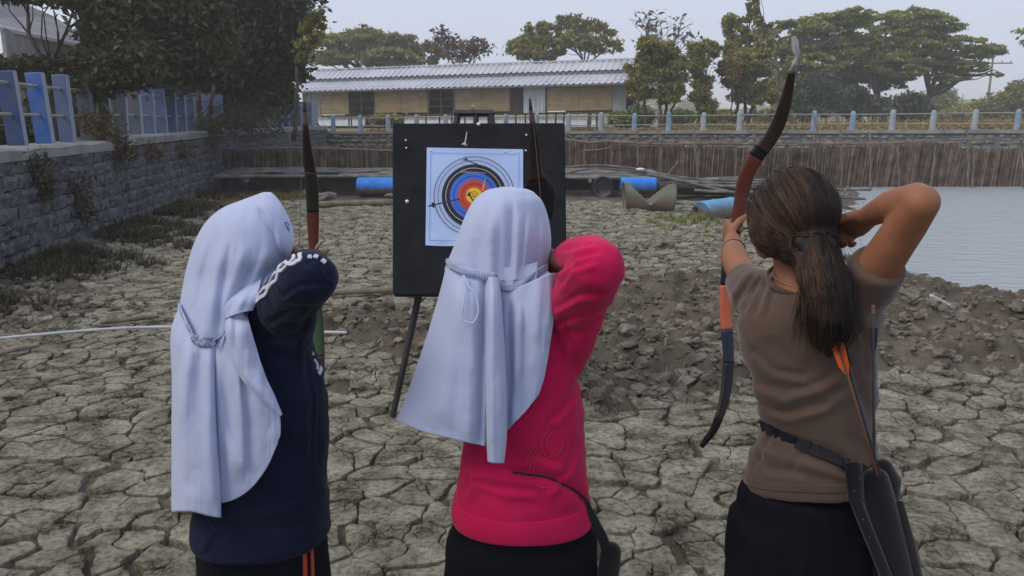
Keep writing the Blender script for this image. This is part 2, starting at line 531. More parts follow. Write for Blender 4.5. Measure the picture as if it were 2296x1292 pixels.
# one warp field for all, so neighbouring plates still fit
QA = QA + np.stack([fbm(P3 * 6, 5, 61) * 0.026 + fbm(P3 * 27, 2, 71) * 0.0045, fbm(P3 * 6 + 50, 5, 62) * 0.026 + fbm(P3 * 27 + 9, 2, 72) * 0.0045], -1)
N1 = fbm(P3 * 11, 3, 21); N2 = vnoise(P3 * 30, 8); Z0 = gh(QA[:, 0], QA[:, 1])
CC = np.array([[s[0], s[1]] for s in sel]); CZ = gh(CC[:, 0], CC[:, 1])
far = MB(); k0 = 0
for m_i, (px, py, O, nearp) in enumerate(sel):
    nb = len(O); Q = QA[k0:k0 + nb]; n1 = N1[k0:k0 + nb]; n2 = N2[k0:k0 + nb]; z0 = Z0[k0:k0 + nb]; k0 += nb
    c = Q.mean(0); rad = Q - c; cz = CZ[m_i]
    hh = math.sin(px * 1271.3 + py * 913.7)
    tilt = np.array([math.sin(px * 57), math.cos(py * 43)]) * (0.020 if py < 6.5 else 0.012)
    lift = 0.005 * hh
    zz = lambda q: lift + (q - c) @ tilt
    r0 = np.column_stack([c + rad * 1.03, z0 - 0.055])
    r1 = np.column_stack([Q, z0 - 0.0025 + 0.003 * n2 + zz(Q)])
    q2 = c + rad * (1 - 0.010 / (np.linalg.norm(rad, axis=1) + .01))[:, None]; r2 = np.column_stack([q2, z0 + 0.0005 + 0.0025 * n2 + zz(q2)])
    q3 = c + rad * 0.5; r3 = np.column_stack([q3, cz * 0.5 + z0 * 0.5 + 0.004 * n1 + 0.003 * hh + zz(q3)])
    V = np.vstack([r0, r1, r2, r3, [[c[0], c[1], cz + 0.002 + lift]]])
    f = [tuple(x) for x in grid_faces(4, nb, True)] + [(3 * nb + k, 3 * nb + (k + 1) % nb, 4 * nb) for k in range(nb)]
    if nearp:
        mb = MB(); mb.add(V, f); o = mb.build('mud_plate', M['mud_plate'], ground, smooth=True); crisp(o, nb)
    else: far.add(V, f)
o = far.build('mud_plate', M['mud_plate'], ground, smooth=False); o['kind'] = 'stuff'

# ---- loose clods of the dug-over mud
def clod_geo(c, r, seed, sub):
    bm = bmesh.new(); bmesh.ops.create_icosphere(bm, subdivisions=sub, radius=1)
    V = np.array([v.co[:] for v in bm.verts]); f = [tuple(v.index for v in p.verts) for p in bm.faces]; bm.free()
    n = fbm(V * 1.5 + seed * 7.7, 4, seed % 97)
    sc = np.array([1 + 0.35 * math.sin(seed), 1 + 0.35 * math.cos(seed * 1.7), 0.72 + 0.2 * math.sin(seed * 2.3)])
    V = V * (1 + 0.55 * n)[:, None] * sc * r
    a = seed * 2.4; ca, sa = math.cos(a), math.sin(a)
    V = np.stack([V[:, 0] * ca - V[:, 1] * sa, V[:, 0] * sa + V[:, 1] * ca, V[:, 2]], -1)
    return V + np.array(c), f
cand = []
rs = np.random.RandomState(5)
ty = rs.uniform(4.3, 10.5, 60000); tx = rs.uniform(-0.75, 0.75, 60000) * ty
tc = churn(tx, ty); tc = np.where(ty > 7.2, np.maximum(tc, 0.25 * (tx > -0.4)), tc)
ok = (rs.rand(60000) < tc * 0.95 + 0.035) & (tx < shore(ty) - 0.2) & (tx < 6)
for x, y in list(zip(tx[ok], ty[ok]))[:4800]:
    cand.append((x, y, 0.008 + 0.044 * rs.rand() ** 2.2 + (0.045 * rs.rand() if rs.rand() < 0.07 else 0)))
cand.sort(key=lambda t: -t[2] / t[1])
zs = gh(np.array([c[0] for c in cand]), np.array([c[1] for c in cand]))
rest = MB()
for k, (x, y, r) in enumerate(cand):
    V, f = clod_geo((x, y, zs[k] + r * 0.10), r, k + 1, 2 if k < 300 else 1)
    if k < 300:
        mb = MB(); mb.add(V, f); mb.build('clod', M['clod'], ground, smooth=False)
    else: rest.add(V, f)
o = rest.build('clod', M['clod'], ground, smooth=False); o['kind'] = 'stuff'

# ---- pond water
def water_mat(name, col, bs, st, bd=1.0, ro=0.08):
    m = bpy.data.materials.new(name); m.use_nodes = True
    nt = m.node_tree; N = nt.nodes; L = nt.links; p = N['Principled BSDF']
    p.inputs['Base Color'].default_value = (*col, 1); p.inputs['Roughness'].default_value = ro
    p.inputs['IOR'].default_value = 1.33; p.inputs['Specular IOR Level'].default_value = 0.9
    tc = N.new('ShaderNodeTexCoord'); mp = N.new('ShaderNodeMapping'); mp.inputs['Scale'].default_value = (0.6, 1.6, 1)
    L.new(tc.outputs['Object'], mp.inputs[0])
    n1 = N.new('ShaderNodeTexNoise'); n1.inputs['Scale'].default_value = bs; n1.inputs['Detail'].default_value = 6; n1.inputs['Roughness'].default_value = 0.6
    L.new(mp.outputs[0], n1.inputs['Vector'])
    b = N.new('ShaderNodeBump'); b.inputs['Strength'].default_value = st; b.inputs['Distance'].default_value = 0.03 * bd
    L.new(n1.outputs['Fac'], b.inputs['Height']); L.new(b.outputs[0], p.inputs['Normal'])
    return m
M['water'] = water_mat('pond_water', (0.40, 0.455, 0.49), 5.0, 1.0, 3.5, 0.20)
wx = np.linspace(2.0, 59, 40); wy = np.linspace(-24, 35, 50)
WX, WY = np.meshgrid(wx, wy)
pw = fast_mesh('pond_water', np.stack([WX, WY, 0 * WX - 0.075], -1).reshape(-1, 3), grid_faces(50, 40), M['water'])
tag(pw, 'grey rippled pond water lying against the reed fence', kind='structure')

# ---- land round the pond, to the horizon
FA, FB = np.array([-7.6, 31.3]), np.array([14.9, 24.6])           # foot of the far wall
fdir = (FB - FA) / np.linalg.norm(FB - FA)
def farwall(x): return FA + fdir * ((x - FA[0]) / fdir[0])
fn = np.array([-fdir[1], fdir[0]])
def far_top(x): return 1.12 + 0.16 * (x + 7.6) / 22.5
mb = MB()
P0 = farwall(-9.6); P1 = farwall(60)
def L3(p, z): return (p[0], p[1], z)
rows = []
for t in np.concatenate([[0.25, 1, 2, 4, 6, 9, 13, 18, 26, 40, 60], np.geomspace(90, 3000, 10)]):
    a = P0 + fn * t; b = P1 + fn * t
    row = []
    for s in np.linspace(0, 1, 40):
        q = a * (1 - s) + b * s
        z0 = far_top(q[0] if t < 10 else -5) - 0.03
        row.append((q[0], q[1], min(z0, 1.3) + (0.06 * vnoise(np.array([q[0] * 0.4, q[1] * 0.4, 0.0]), 3) if 2 < t < 60 else 0)))
    l0 = a - fdir * (40 + t * 1.2); rr = b + fdir * (60 + t * 1.2)
    row = [(l0[0], l0[1], row[0][2])] + row + [(rr[0], rr[1], row[-1][2])]
    rows.append(row)
V = np.array(rows).reshape(-1, 3)
far_bank = fast_mesh('grass_bank', V, grid_faces(len(rows), 42), M['grass'], smooth=True)
tag(far_bank, 'dry grassy bank beyond the far wall', kind='structure')
mb = MB()
mb.add([(-6.75 + float(wsh(y)), y, 1.17) for y in (-25, 7, 20, 31.8)] + [(-60, 40, 1.25), (-60, -25, 1.25)], [(0, 1, 2, 3, 4, 5)])
lb = mb.build('ground', M['grass']); tag(lb, 'shaded earth bank behind the left wall', kind='structure')
# a bright pond behind the hut
M['far_water'] = water_mat('far_water', (0.10, 0.11, 0.12), 1.2, 0.08)
mb = MB(); mb.add([(-30, 45.5, 1.16), (9, 43, 1.16), (26, 150, 1.16), (-75, 160, 1.16)], [(0, 1, 2, 3)])
fw = mb.build('far_pond_water', M['far_water']); tag(fw, 'pale fish pond seen under the stilt hut', kind='structure')

# =================================================================== LEFT RETAINING WALL
def wall_x(z): return -5.98 - 0.17 * (z / 1.32)
lw = empty('retaining_wall', (-6.2, 16, 0), 'battered grey stone retaining wall topped with a concrete coping on the left', 'wall')
mb = MB()
prof = [(-5.99, -0.3), (wall_x(1.18) - 0.02, 1.17), (-6.95, 1.17), (-6.95, -0.3)]
YS = (-6, 7, 20, 31.6)
mb.add([(x + float(wsh(y)), y, z) for y in YS for x, z in prof], [tuple(t) for t in grid_faces(4, 4, True)] + [(0, 3, 2, 1), (12, 13, 14, 15)])
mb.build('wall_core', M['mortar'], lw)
def stone_geo(y0, y1, z0, z1, seed, ny=7, nz=4):
    """hewn face block laid in the sloping face"""
    bb, aa = np.meshgrid(np.linspace(0, 1, nz), np.linspace(0, 1, ny), indexing='ij'); a = aa.ravel(); b = bb.ravel()
    edge = np.minimum(1, np.minimum(np.minimum(a, 1 - a) * 4, np.minimum(b, 1 - b) * 3.2) + 0.08)
    y = y0 + (y1 - y0) * a; z = z0 + (z1 - z0) * b
    n = fbm(np.stack([y * 5.5, z * 7.5, 0 * y + seed * 0.37], -1), 3, 6)
    saw = 0.050 * (((y * 6.5 + 0.9 * z + 0.6 * n) % 1.0) - 0.5)
    out = 0.030 + (0.62 + 0.38 * edge) * (0.030 + 0.034 * n + saw * 1.15 + 0.050 * b)
    V = [tuple(t) for t in np.stack([wall_x(z) + out + wsh(y), y + 0.012 * math.sin(seed * 3.1) + 0.004 * np.sin(b * 9 + seed), z + 0.010 * np.sin(seed * 1.3 + a * 7)], -1)]
    f = [tuple(x) for x in grid_faces(nz, ny)]
    k = len(V)
    ring = [i for i in range(ny)] + [ny * r + ny - 1 for r in range(1, nz)] + [ny * (nz - 1) + i for i in range(ny - 2, -1, -1)] + [ny * r for r in range(nz - 2, 0, -1)]
    for i in ring: V.append((V[i][0] - 0.10, V[i][1], V[i][2]))
    m = len(ring)
    for i in range(m): f.append((ring[i], k + i, k + (i + 1) % m, ring[(i + 1) % m]))
    return V, f
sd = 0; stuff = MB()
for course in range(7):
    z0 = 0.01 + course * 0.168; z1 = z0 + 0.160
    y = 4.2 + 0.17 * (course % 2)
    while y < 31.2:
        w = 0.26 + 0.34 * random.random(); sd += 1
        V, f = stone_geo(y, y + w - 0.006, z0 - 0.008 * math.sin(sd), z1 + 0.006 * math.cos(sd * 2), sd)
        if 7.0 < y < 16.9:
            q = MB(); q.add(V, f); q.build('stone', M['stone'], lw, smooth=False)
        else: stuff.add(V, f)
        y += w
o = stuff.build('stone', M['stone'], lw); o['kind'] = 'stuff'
def coping(y0, y1, dz, name='coping'):
    q = MB(); n = max(2, int((y1 - y0) / 0.5)); V = []
    for i in range(n + 1):
        y = y0 + (y1 - y0) * i / n
        w1 = 0.012 * math.sin(y * 3.7 + dz * 40); w2 = 0.010 * math.sin(y * 5.9)
        for x, z in ((-6.02 + w1, 1.285 + dz), (-6.01 + w1, 1.40 + dz + w2), (-6.05 + w1, 1.425 + dz + w2), (-6.74, 1.425 + dz), (-6.74, 1.285 + dz)):
            V.append((x + float(wsh(y)), y, z))
    f = [tuple(x) for x in grid_faces(n + 1, 5, True)] + [(4, 3, 2, 1, 0), tuple(n * 5 + k for k in range(5))]
    q.add(V, f); q.build(name, M['coping'], lw)
coping(-5, 12.35, -0.12); coping(12.42, 20.5, -0.08); coping(20.55, 31.3, -0.08)

# =================================================================== PICKET FENCE ON THE LEFT WALL
def paint(name, col, wear):
    return mat(name, col, 0.7, scale=3.5, detail=8, col2=tuple(c * 0.55 + w * 0.45 for c, w in zip(col, wear)), bump=0.35, bscale=45)
M['blue1'] = paint('blue_paint', (0.025, 0.115, 0.42), (0.16, 0.20, 0.30))
M['blue0'] = paint('dull_blue_paint', (0.035, 0.075, 0.20), (0.15, 0.16, 0.16))
M['blue2'] = paint('faded_blue_paint', (0.085, 0.125, 0.27), (0.17, 0.19, 0.24))
M['blue3'] = paint('worn_grey_paint', (0.095, 0.115, 0.16), (0.18, 0.18, 0.19))
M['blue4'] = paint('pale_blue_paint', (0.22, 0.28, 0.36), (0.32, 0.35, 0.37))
lf = empty('picket_fence', (-6.5, 16, 1.4), 'run of broad concrete pickets in worn blue paint on the left wall', 'fence')
random.seed(21)
ky = 7.69; i = 0
pal = ['blue1', 'blue1', 'blue1', 'blue0', 'blue1', 'blue2', 'blue3', 'blue3', 'blue3', 'blue3', 'blue2', 'blue2', 'blue2', 'blue2']
ys_p = []
while ky < 31.2:
    m_ = pal[i] if i < len(pal) else random.choice(['blue2', 'blue2', 'blue3', 'blue4'])
    q = MB()
    w = 0.205 + 0.02 * random.random(); h = 0.91 + 0.05 * random.random()
    rot = Matrix.Rotation(R(random.uniform(-2.5, 2.5)), 3, 'Y') @ Matrix.Rotation(R(random.uniform(-6, 6)), 3, 'Z')
    pxx = -6.46 + float(wsh(ky))
    q.box((pxx, ky, 1.29 + h / 2), (w, 0.10, h), rot)
    pk = q.build('picket', M[m_], lf, bevel=0.012)
    q = MB(); q.box(Vector((pxx, ky, 1.29 + h / 2)) + rot @ Vector((w / 2 + .002, -.002, .002)), (.012, .078, h * .985), rot); q.build('skylit_edge', M['blue4'], pk)  # pale strip: skylight on the pond-facing side put into the colour
    ys_p.append(ky)
    ky += 0.78 + random.uniform(-0.03, 0.03); i += 1
for z in (1.68, 2.06):
    q = MB()
    pts = [(-6.46 + float(wsh(y)) + 0.006 * math.sin(y * 2), y, z + 0.012 * math.sin(y * 1.3 + z)) for y in np.arange(5, 31, 0.8)]
    q.tube(pts, [0.021] * len(pts), 8); q.build('rail', M['steel_pipe'], lf, smooth=True)

# =================================================================== FAR WALL + POST AND RAIL FENCE
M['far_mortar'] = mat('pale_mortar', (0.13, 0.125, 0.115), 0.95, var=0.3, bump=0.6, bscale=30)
fwall = empty('retaining_wall', tuple(farwall(10)) + (0,), 'long grey stone retaining wall behind the reed fence', 'wall')
def FP(x, t, z):
    p = farwall(x) + fn * t; return (p[0], p[1], z)
mb = MB()
xs = np.linspace(-9.6, 58, 30)
V = []
for x in xs:
    zt = far_top(x)
    V += [FP(x, -0.25, -0.4), FP(x, 0.02, zt - 0.10), FP(x, 0.5, zt - 0.10), FP(x, 0.5, -0.4)]
mb.add(V, [tuple(q) for q in grid_faces(30, 4, True)] + [(3, 2, 1, 0), tuple(29 * 4 + k for k in range(4))])
mb.build('wall_core', M['far_mortar'], fwall)
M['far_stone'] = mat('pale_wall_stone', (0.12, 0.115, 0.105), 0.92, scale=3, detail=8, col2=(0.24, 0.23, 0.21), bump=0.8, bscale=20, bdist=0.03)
st = MB(); random.seed(4); near_st = 0
for c_ in range(5):
    x = -9.0
    while x < 30:
        w = random.uniform(0.22, 0.42); zt = far_top(x) - 0.12
        z1 = zt - c_ * 0.17; z0 = z1 - 0.155
        t = -0.25 + 0.27 * ((z0 + z1) / 2 + 0.4) / (zt + 0.4)
        a = farwall(x + w / 2) + fn * (t - 0.01)
        ang = math.atan2(fdir[1], fdir[0])
        V, f = clod_geo((0, 0, 0), 1, int(x * 31 + c_ * 7) % 900 + 1, 1)
        V = np.clip(V, -1, 1) * np.array([w * 0.5, 0.07, 0.08])
        ca, sa = math.cos(ang), math.sin(ang)
        V = np.stack([V[:, 0] * ca - V[:, 1] * sa + a[0], V[:, 0] * sa + V[:, 1] * ca + a[1], V[:, 2] + (z0 + z1) / 2], -1)
        if c_ < 2 and -6 < x < 15.5 and near_st < 118:
            q = MB(); q.add(V, f); q.build('stone', M['far_stone'], fwall); near_st += 1
        else: st.add(V, f)
        x += w + 0.012
o = st.build('stone', M['far_stone'], fwall); o['kind'] = 'stuff'
for x0, x1 in ((-9.5, 1.0), (1.02, 9.0), (9.02, 17), (17.02, 30), (30.02, 58)):
    q = MB(); V = []
    for x in np.linspace(x0, x1, 12):
        zt = far_top(x) + 0.008 * math.sin(x * 2.3)
        V += [FP(x, -0.06, zt - 0.10), FP(x, -0.06, zt), FP(x, 0.42, zt), FP(x, 0.42, zt - 0.10)]
    q.add(V, [tuple(p) for p in grid_faces(12, 4, True)] + [(3, 2, 1, 0), tuple(44 + k for k in range(4))])
    q.build('coping', M['coping'], fwall)
rf = empty('post_and_rail_fence', tuple(farwall(5) + fn * 0.2) + (1.2,), 'pale blue post and pipe rail fence along the far wall', 'fence')
M['post'] = mat('post_paint', (0.24, 0.30, 0.35), 0.8, scale=5, detail=7, col2=(0.38, 0.40, 0.40), bump=0.3)
M['post_blue'] = mat('post_blue_paint', (0.14, 0.23, 0.36), 0.8, scale=5, detail=7, col2=(0.30, 0.37, 0.42), bump=0.3)
x = -7.0; k = 0
while x < 40:
    q = MB(); zt = far_top(x); h = 0.64 + 0.02 * math.sin(k * 3)
    p = farwall(x) + fn * 0.18
    r0, r1 = 0.098, 0.085
    ring = []
    prof = [(0, r0), (h * 0.86, r1), (h * 0.95, r1 * 0.82), (h, r1 * 0.42)]
    V = []
    for z, r in prof:
        for a in range(8):
            an = PI / 8 + a * PI / 4
            V.append((p[0] + r * math.cos(an), p[1] + r * math.sin(an), zt - 0.02 + z))
    q.add(V, [tuple(t) for t in grid_faces(4, 8, True)] + [tuple(24 + a for a in range(8))])
    q.build('post', M['post_blue' if (k * 7) % 5 in (0, 2) else 'post'], rf, smooth=False)
    x += 1.12; k += 1
for dz in (0.19, 0.50):
    q = MB(); V = [FP(x, 0.18, far_top(x) + dz + 0.01 * math.sin(x * 1.1 + dz * 9)) for x in np.linspace(-7.2, 40, 44)]
    q.tube(V, [0.021] * len(V), 6); q.build('rail', M['steel_pipe'], rf, smooth=True)

# =================================================================== REED FENCE IN FRONT OF THE FAR WALL
rfn = empty('reed_fence', (2, 20, 0), 'dark brown reed screen tied to crooked bamboo poles along the pond edge', 'fence')
# line and heights measured at pixels; left end 18.2 m away, right end further
def rline(x): return 19.6 + 0.035 * (x + 6)
topx = [-7.1, -3.6, -2.6, 1.7, 3.2, 4.3, 5.1, 6.2, 7.6, 9.4, 10.6, 11.2, 11.21, 14, 30]
topz = [0.86, 0.93, 1.04, 1.08, 0.95, 0.99, 0.94, 0.85, 0.97, 0.98, 1.02, 1.05, 0.86, 0.88, 0.9]
def rtop(x): return float(np.interp(x, topx, topz))
random.seed(8)
sections = [(-7.1, -3.5), (-3.5, -1.0), (-1.0, 1.6), (1.6, 4.2), (4.2, 6.2), (6.2, 8.4), (8.4, 11.2), (11.2, 15), (15, 32)]
for s0, s1 in sections:
    q = MB(); x = s0; lean0 = random.uniform(-0.02, 0.10)
    while x < s1:
        w = random.uniform(0.018, 0.042); zt = rtop(x) + random.uniform(-0.05, 0.03); y = rline(x) + random.uniform(-0.02, 0.02)
        ln = (lean0 + random.uniform(-0.05, 0.05)) * zt
        zb = -0.3
        t = 0.012
        V = []
        for z, dx in ((zb, 0), (zt * 0.5, ln * 0.5 + random.uniform(-.006, .006)), (zt, ln)):
            V += [(x + dx, y, z), (x + w / 2 + dx, y - t, z), (x + w + dx, y, z)]
        q.add(V, [(0, 1, 4, 3), (1, 2, 5, 4), (3, 4, 7, 6), (4, 5, 8, 7)])
        x += w * random.uniform(0.72, 1.0)
    o = q.build('reed', M['reed'], rfn); o['kind'] = 'stuff'
    q = MB(); q.add([(s0, rline(s0) + 0.035, -0.3), (s1, rline(s1) + 0.035, -0.3), (s1, rline(s1) + 0.035, rtop(s1 - 0.01) - 0.05), (s0, rline(s0) + 0.035, rtop(s0 + 0.01) - 0.05)], [(0, 1, 2, 3)])
    q.build('reed_backing', M['reed'], rfn, solid=0.012)
def bpole(pts, r, parent, name='pole', m='bamboo', n=7):
    q = MB(); P = catmull(pts, 9)
    wob = [(p[0] + 0.012 * math.sin(i * 1.9 + p[0] * 5), p[1], p[2]) for i, p in enumerate(P)]
    q.tube(wob, [r * (1.12 - 0.25 * i / 8) * (1 + 0.12 * (i % 2)) for i in range(9)], n)
    return q.build(name, M[m], parent, smooth=True)
for px, yt, yb, ln in ((648, 300, 390, 4), (730, 325, 390, -2), (815, 318, 392, 12), (1308, 300, 380, 3), (1368, 300, 372, 3), (1428, 293, 372, 2), (1478, 290, 385, 3),
                       (1556, 292, 455, 10), (1650, 322, 400, -2), (1690, 296, 400, 0), (1763, 318, 408, 2), (1825, 305, 412, 1), (1884, 294, 416, 2), (1950, 296, 420, 1), (2010, 318, 414, 6),
                       (2098, 320, 412, -12), (2168, 292, 330, 12), (2184, 330, 414, -5), (2290, 312, 414, 2)):
    Yp = 19.45 if yb < 430 else 17.0
    a = at(px, yt, Yp); b = at(px + ln, yb + 6, Yp); b.z = min(b.z, 0.0) if px > 1600 else b.z
    bpole([a, (a + b) / 2 + Vector((0.02, 0, 0)), b], 0.024, rfn)
def rail_px(pts, r=0.024, Yp=19.42):
    bpole([at(a, b, Yp) for a, b in pts], r, rfn, 'cross_rail')
rail_px([(500, 337), (580, 334), (680, 332), (760, 331)]); rail_px([(690, 334), (780, 335), (870, 338), (960, 338)])
rail_px([(1265, 313), (1320, 320), (1366, 316)]); rail_px([(1366, 318), (1440, 322), (1520, 324), (1560, 322)])
rail_px([(1520, 322), (1640, 322), (1700, 324), (1800, 325), (1880, 324)]); rail_px([(1790, 322), (1960, 322), (2010, 320)])
rail_px([(1990, 322), (2060, 316), (2170, 312), (2296, 314)]); rail_px([(1310, 338), (1340, 336), (1370, 331)], 0.018)

# =================================================================== STILT HUT
HA = R(17)
hut_c = Vector(at(1040, 262, 40.5)); hut_c.z = 1.87
hut = empty('stilt_hut', (hut_c.x, hut_c.y, 1.2), 'long bamboo walled stilt hut under a two tier corrugated metal roof', 'hut')
hx = Vector((math.cos(HA), -math.sin(HA), 0.013)).normalized()
hy = Vector((math.sin(HA), math.cos(HA), 0))
hz = Vector((0, 0, 1))
def HP(u, v, z): return hut_c + hx * u + hy * v + hz * z
HL = 17.2
def u_of(px):                      # along the front wall from a photo column
    lo, hi = -12.0, 12.0
    for _ in range(40):
        mid = (lo + hi) / 2; q = HP(mid, 0, 0.7)
        d = q.y * CP + (CAMZ - q.z) * SP
        if 1148 + F * q.x / d < px: lo = mid
        else: hi = mid
    return (lo + hi) / 2
M['roof_metal'] = mat('corrugated_metal', (0.42, 0.44, 0.49), 0.42, scale=0.7, detail=6, col2=(0.58, 0.60, 0.66), spec=0.5, metal=0.15)
M['roof_trim'] = mat('roof_trim', (0.16, 0.19, 0.20), 0.7)
M['woven'] = mat('woven_bamboo', (0.25, 0.19, 0.105), 0.85, scale=2.2, detail=7, col2=(0.36, 0.275, 0.16), bump=0.5, bscale=30, stretch=(1, 1, 2.5))
M['grey_sheet'] = mat('grey_sheet', (0.20, 0.22, 0.22), 0.8, scale=1.5, col2=(0.30, 0.32, 0.32))
M['tin'] = mat('tin_sheet', (0.36, 0.40, 0.46), 0.5, scale=2.0, col2=(0.52, 0.56, 0.62), metal=0.15)
M['timber'] = mat('grey_timber', (0.10, 0.085, 0.07), 0.9, scale=5, var=0.4)
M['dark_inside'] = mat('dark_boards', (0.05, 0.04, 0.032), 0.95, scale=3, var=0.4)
def roof_panel(u0, u1, v0, z0, v1, z1, name):
    """one corrugated sheet from the upper edge (v0,z0) to the lower (v1,z1)"""
    pitch = 0.30; n = max(6, int((u1 - u0) / pitch * 6)); V = []
    for (v, z) in ((v0, z0), ((v0 + v1) / 2, (z0 + z1) / 2 + 0.012), (v1, z1)):
        for i in range(n + 1):
            u = u0 + (u1 - u0) * i / n
            ph = (u / pitch) % 1.0
            rib = 0.060 * (1 if ph < 0.16 else (1 - (ph - 0.16) / 0.1 if ph < 0.26 else (0 if ph < 0.9 else (ph - 0.9) / 0.1)))
            V.append(HP(u, v, z + rib))
    q = MB(); q.add(V, [tuple(f) for f in grid_faces(3, n + 1)])
    return q.build(name, M['roof_metal'], hut, solid=0.006)
zr, ze = 2.42, 1.36           # ridge, eave above the floor
sheets = np.linspace(-HL / 2 - 0.85, HL / 2 + 0.25, 10)
for a, b in zip(sheets[:-1], sheets[1:]):
    roof_panel(a, b + 0.01, 2.0, zr, 1.12, 1.93, 'roof_sheet')          # upper tier
    roof_panel(a, b + 0.01, 1.28, 1.79, -0.52, 1.24, 'roof_sheet')      # lower tier
    roof_panel(a, b + 0.01, 2.04, zr, 4.6, 1.24, 'roof_sheet')          # back slope
q = MB()
def hbar(q, u0, v0, z0, u1, v1, z1, w, h):
    a, b = HP(u0, v0, z0), HP(u1, v1, z1)
    d = (b - a); l = d.length; d.normalize()
    s = d.cross(hz) if abs(d.z) < 0.9 else hx.copy(); s.normalize(); t = s.cross(d)
    V = [a + s * (i * w / 2) + t * (j * h / 2) for i in (-1, 1) for j in (-1, 1)] + [b + s * (i * w / 2) + t * (j * h / 2) for i in (-1, 1) for j in (-1, 1)]
    q.add(V, [(0, 1, 3, 2), (4, 6, 7, 5), (0, 4, 5, 1), (2, 3, 7, 6), (0, 2, 6, 4), (1, 5, 7, 3)])
hbar(q, -HL / 2 - 0.85, 2.02, zr + 0.07, HL / 2 + 0.25, 2.02, zr + 0.07, 0.22, 0.05)
q.build('ridge_cap', M['roof_metal'], hut)
q = MB(); hbar(q, -HL / 2 - 0.8, 1.2, 1.86, HL / 2 + 0.2, 1.2, 1.86, 0.04, 0.11); q.build('step_board', M['roof_trim'], hut)
q = MB(); hbar(q, -HL / 2 - 0.8, -0.5, 1.20, HL / 2 + 0.2, -0.5, 1.20, 0.03, 0.06); q.build('fascia', M['roof_trim'], hut)
for u in (-HL / 2 - 0.8, HL / 2 + 0.22):
    q = MB()
    V = [HP(u, -0.5, 1.2), HP(u, 1.15, 1.74), HP(u, 1.15, 1.90), HP(u, 2.0, zr - 0.04), HP(u, 4.5, 1.22)]
    q.add(V, [(0, 1, 2, 3, 4)]); q.build('gable', M['grey_sheet'], hut, solid=0.03)
def panel(p0, p1, z0, z1, m, name, v=0.0, planks=0, proud=0.0):
    u0, u1 = u_of(p0), u_of(p1)
    if planks:
        n = planks
        for k in range(n):
            a = z0 + (z1 - z0) * k / n; b = z0 + (z1 - z0) * (k + 1) / n - 0.003
            q = MB(); hbar(q, u0, v + 0.0015 * math.sin(k * 2.1 + p0), (a + b) / 2, u1, v + 0.0015 * math.sin(k * 1.7), (a + b) / 2, 0.03, b - a); q.build(name, M[m], hut)
    else:
        q = MB(); hbar(q, u0, v, (z0 + z1) / 2, u1, v, (z0 + z1) / 2, 0.04, z1 - z0); q.build(name, M[m], hut)
def tin(p0, p1, z0, z1, m='tin'):
    u0, u1 = u_of(p0), u_of(p1); n = max(8, int((u1 - u0) / 0.04)); V = []
    for z in (z0, z1):
        for i in range(n + 1):
            u = u0 + (u1 - u0) * i / n; V.append(HP(u, -0.03 + 0.022 * math.cos(2 * PI * u / 0.2), z))
    q = MB(); q.add(V, [tuple(f) for f in grid_faces(2, n + 1)]); q.build('corrugated_sheet', M[m], hut, solid=0.006)
zt = 1.42
tin(680, 720, -0.12, zt, 'grey_sheet')
panel(720, 781, 0.03, zt, 'woven', 'bamboo_panel', planks=8)
panel(839, 899, 0.08, zt, 'woven', 'bamboo_panel', planks=8); panel(900, 960, 0.06, zt, 'woven', 'bamboo_panel', planks=8)
panel(1018, 1080, 0.05, zt, 'woven', 'bamboo_panel', planks=8); panel(1081, 1143, 0.05, zt, 'woven', 'bamboo_panel', planks=8)
panel(1145, 1171, -0.05, zt, 'dark_inside', 'door', v=0.05)
tin(1174, 1224, -0.05, zt)
panel(1226, 1298, 0.03, zt, 'woven', 'bamboo_panel', planks=8); panel(1299, 1373, 0.03, zt, 'woven', 'bamboo_panel', planks=8)
panel(1374, 1404, -0.05, zt, 'grey_sheet', 'side_sheet')
# open bays: railings before a dim interior
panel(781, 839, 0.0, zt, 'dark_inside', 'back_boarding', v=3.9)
for p0, p1 in ((781, 839), (960, 1018)):
    for z in (0.35, 0.72):
        q = MB(); hbar(q, u_of(p0), -0.02, z, u_of(p1), -0.02, z, 0.05, 0.035); q.build('handrail', M['timber'], hut)
    q = MB(); um = (u_of(p0) + u_of(p1)) / 2; hbar(q, um, 0.0, 0.0, um, 0.0, zt, 0.06, 0.06); q.build('handrail_post', M['timber'], hut)
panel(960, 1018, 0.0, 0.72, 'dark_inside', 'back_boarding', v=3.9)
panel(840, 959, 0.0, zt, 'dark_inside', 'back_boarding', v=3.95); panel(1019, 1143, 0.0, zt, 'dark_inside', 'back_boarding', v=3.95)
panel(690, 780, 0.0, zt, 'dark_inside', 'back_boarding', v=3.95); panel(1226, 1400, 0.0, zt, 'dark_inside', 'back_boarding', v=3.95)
q = MB(); V = [HP(u, v, z) for z in (-0.1, -0.02) for u in (-HL / 2, HL / 2) for v in (0.06, 3.9)]
q.add(V, [(0, 1, 3, 2), (4, 6, 7, 5), (0, 4, 5, 1), (2, 3, 7, 6), (0, 2, 6, 4), (1, 5, 7, 3)]); q.build('hut_floor', M['timber'], hut)
for v in (0.15, 2.0, 3.8):
    for u in np.linspace(-HL / 2 + 0.1, HL / 2 - 0.1, 9):
        q = MB(); a = HP(u, v, -0.06); b = Vector((a.x, a.y, 0.9)); q.bar(b, a, 0.045, 7)
        q.build('stilt', M['timber'], hut)
for u in (-HL / 2 + 0.06, u_of(839), u_of(960), u_of(1018), u_of(1144), u_of(1225), HL / 2 - 0.06):
    q = MB(); hbar(q, u, 0.02, -0.05, u, 0.02, zt, 0.1, 0.1); q.build('wall_post', M['timber'], hut)
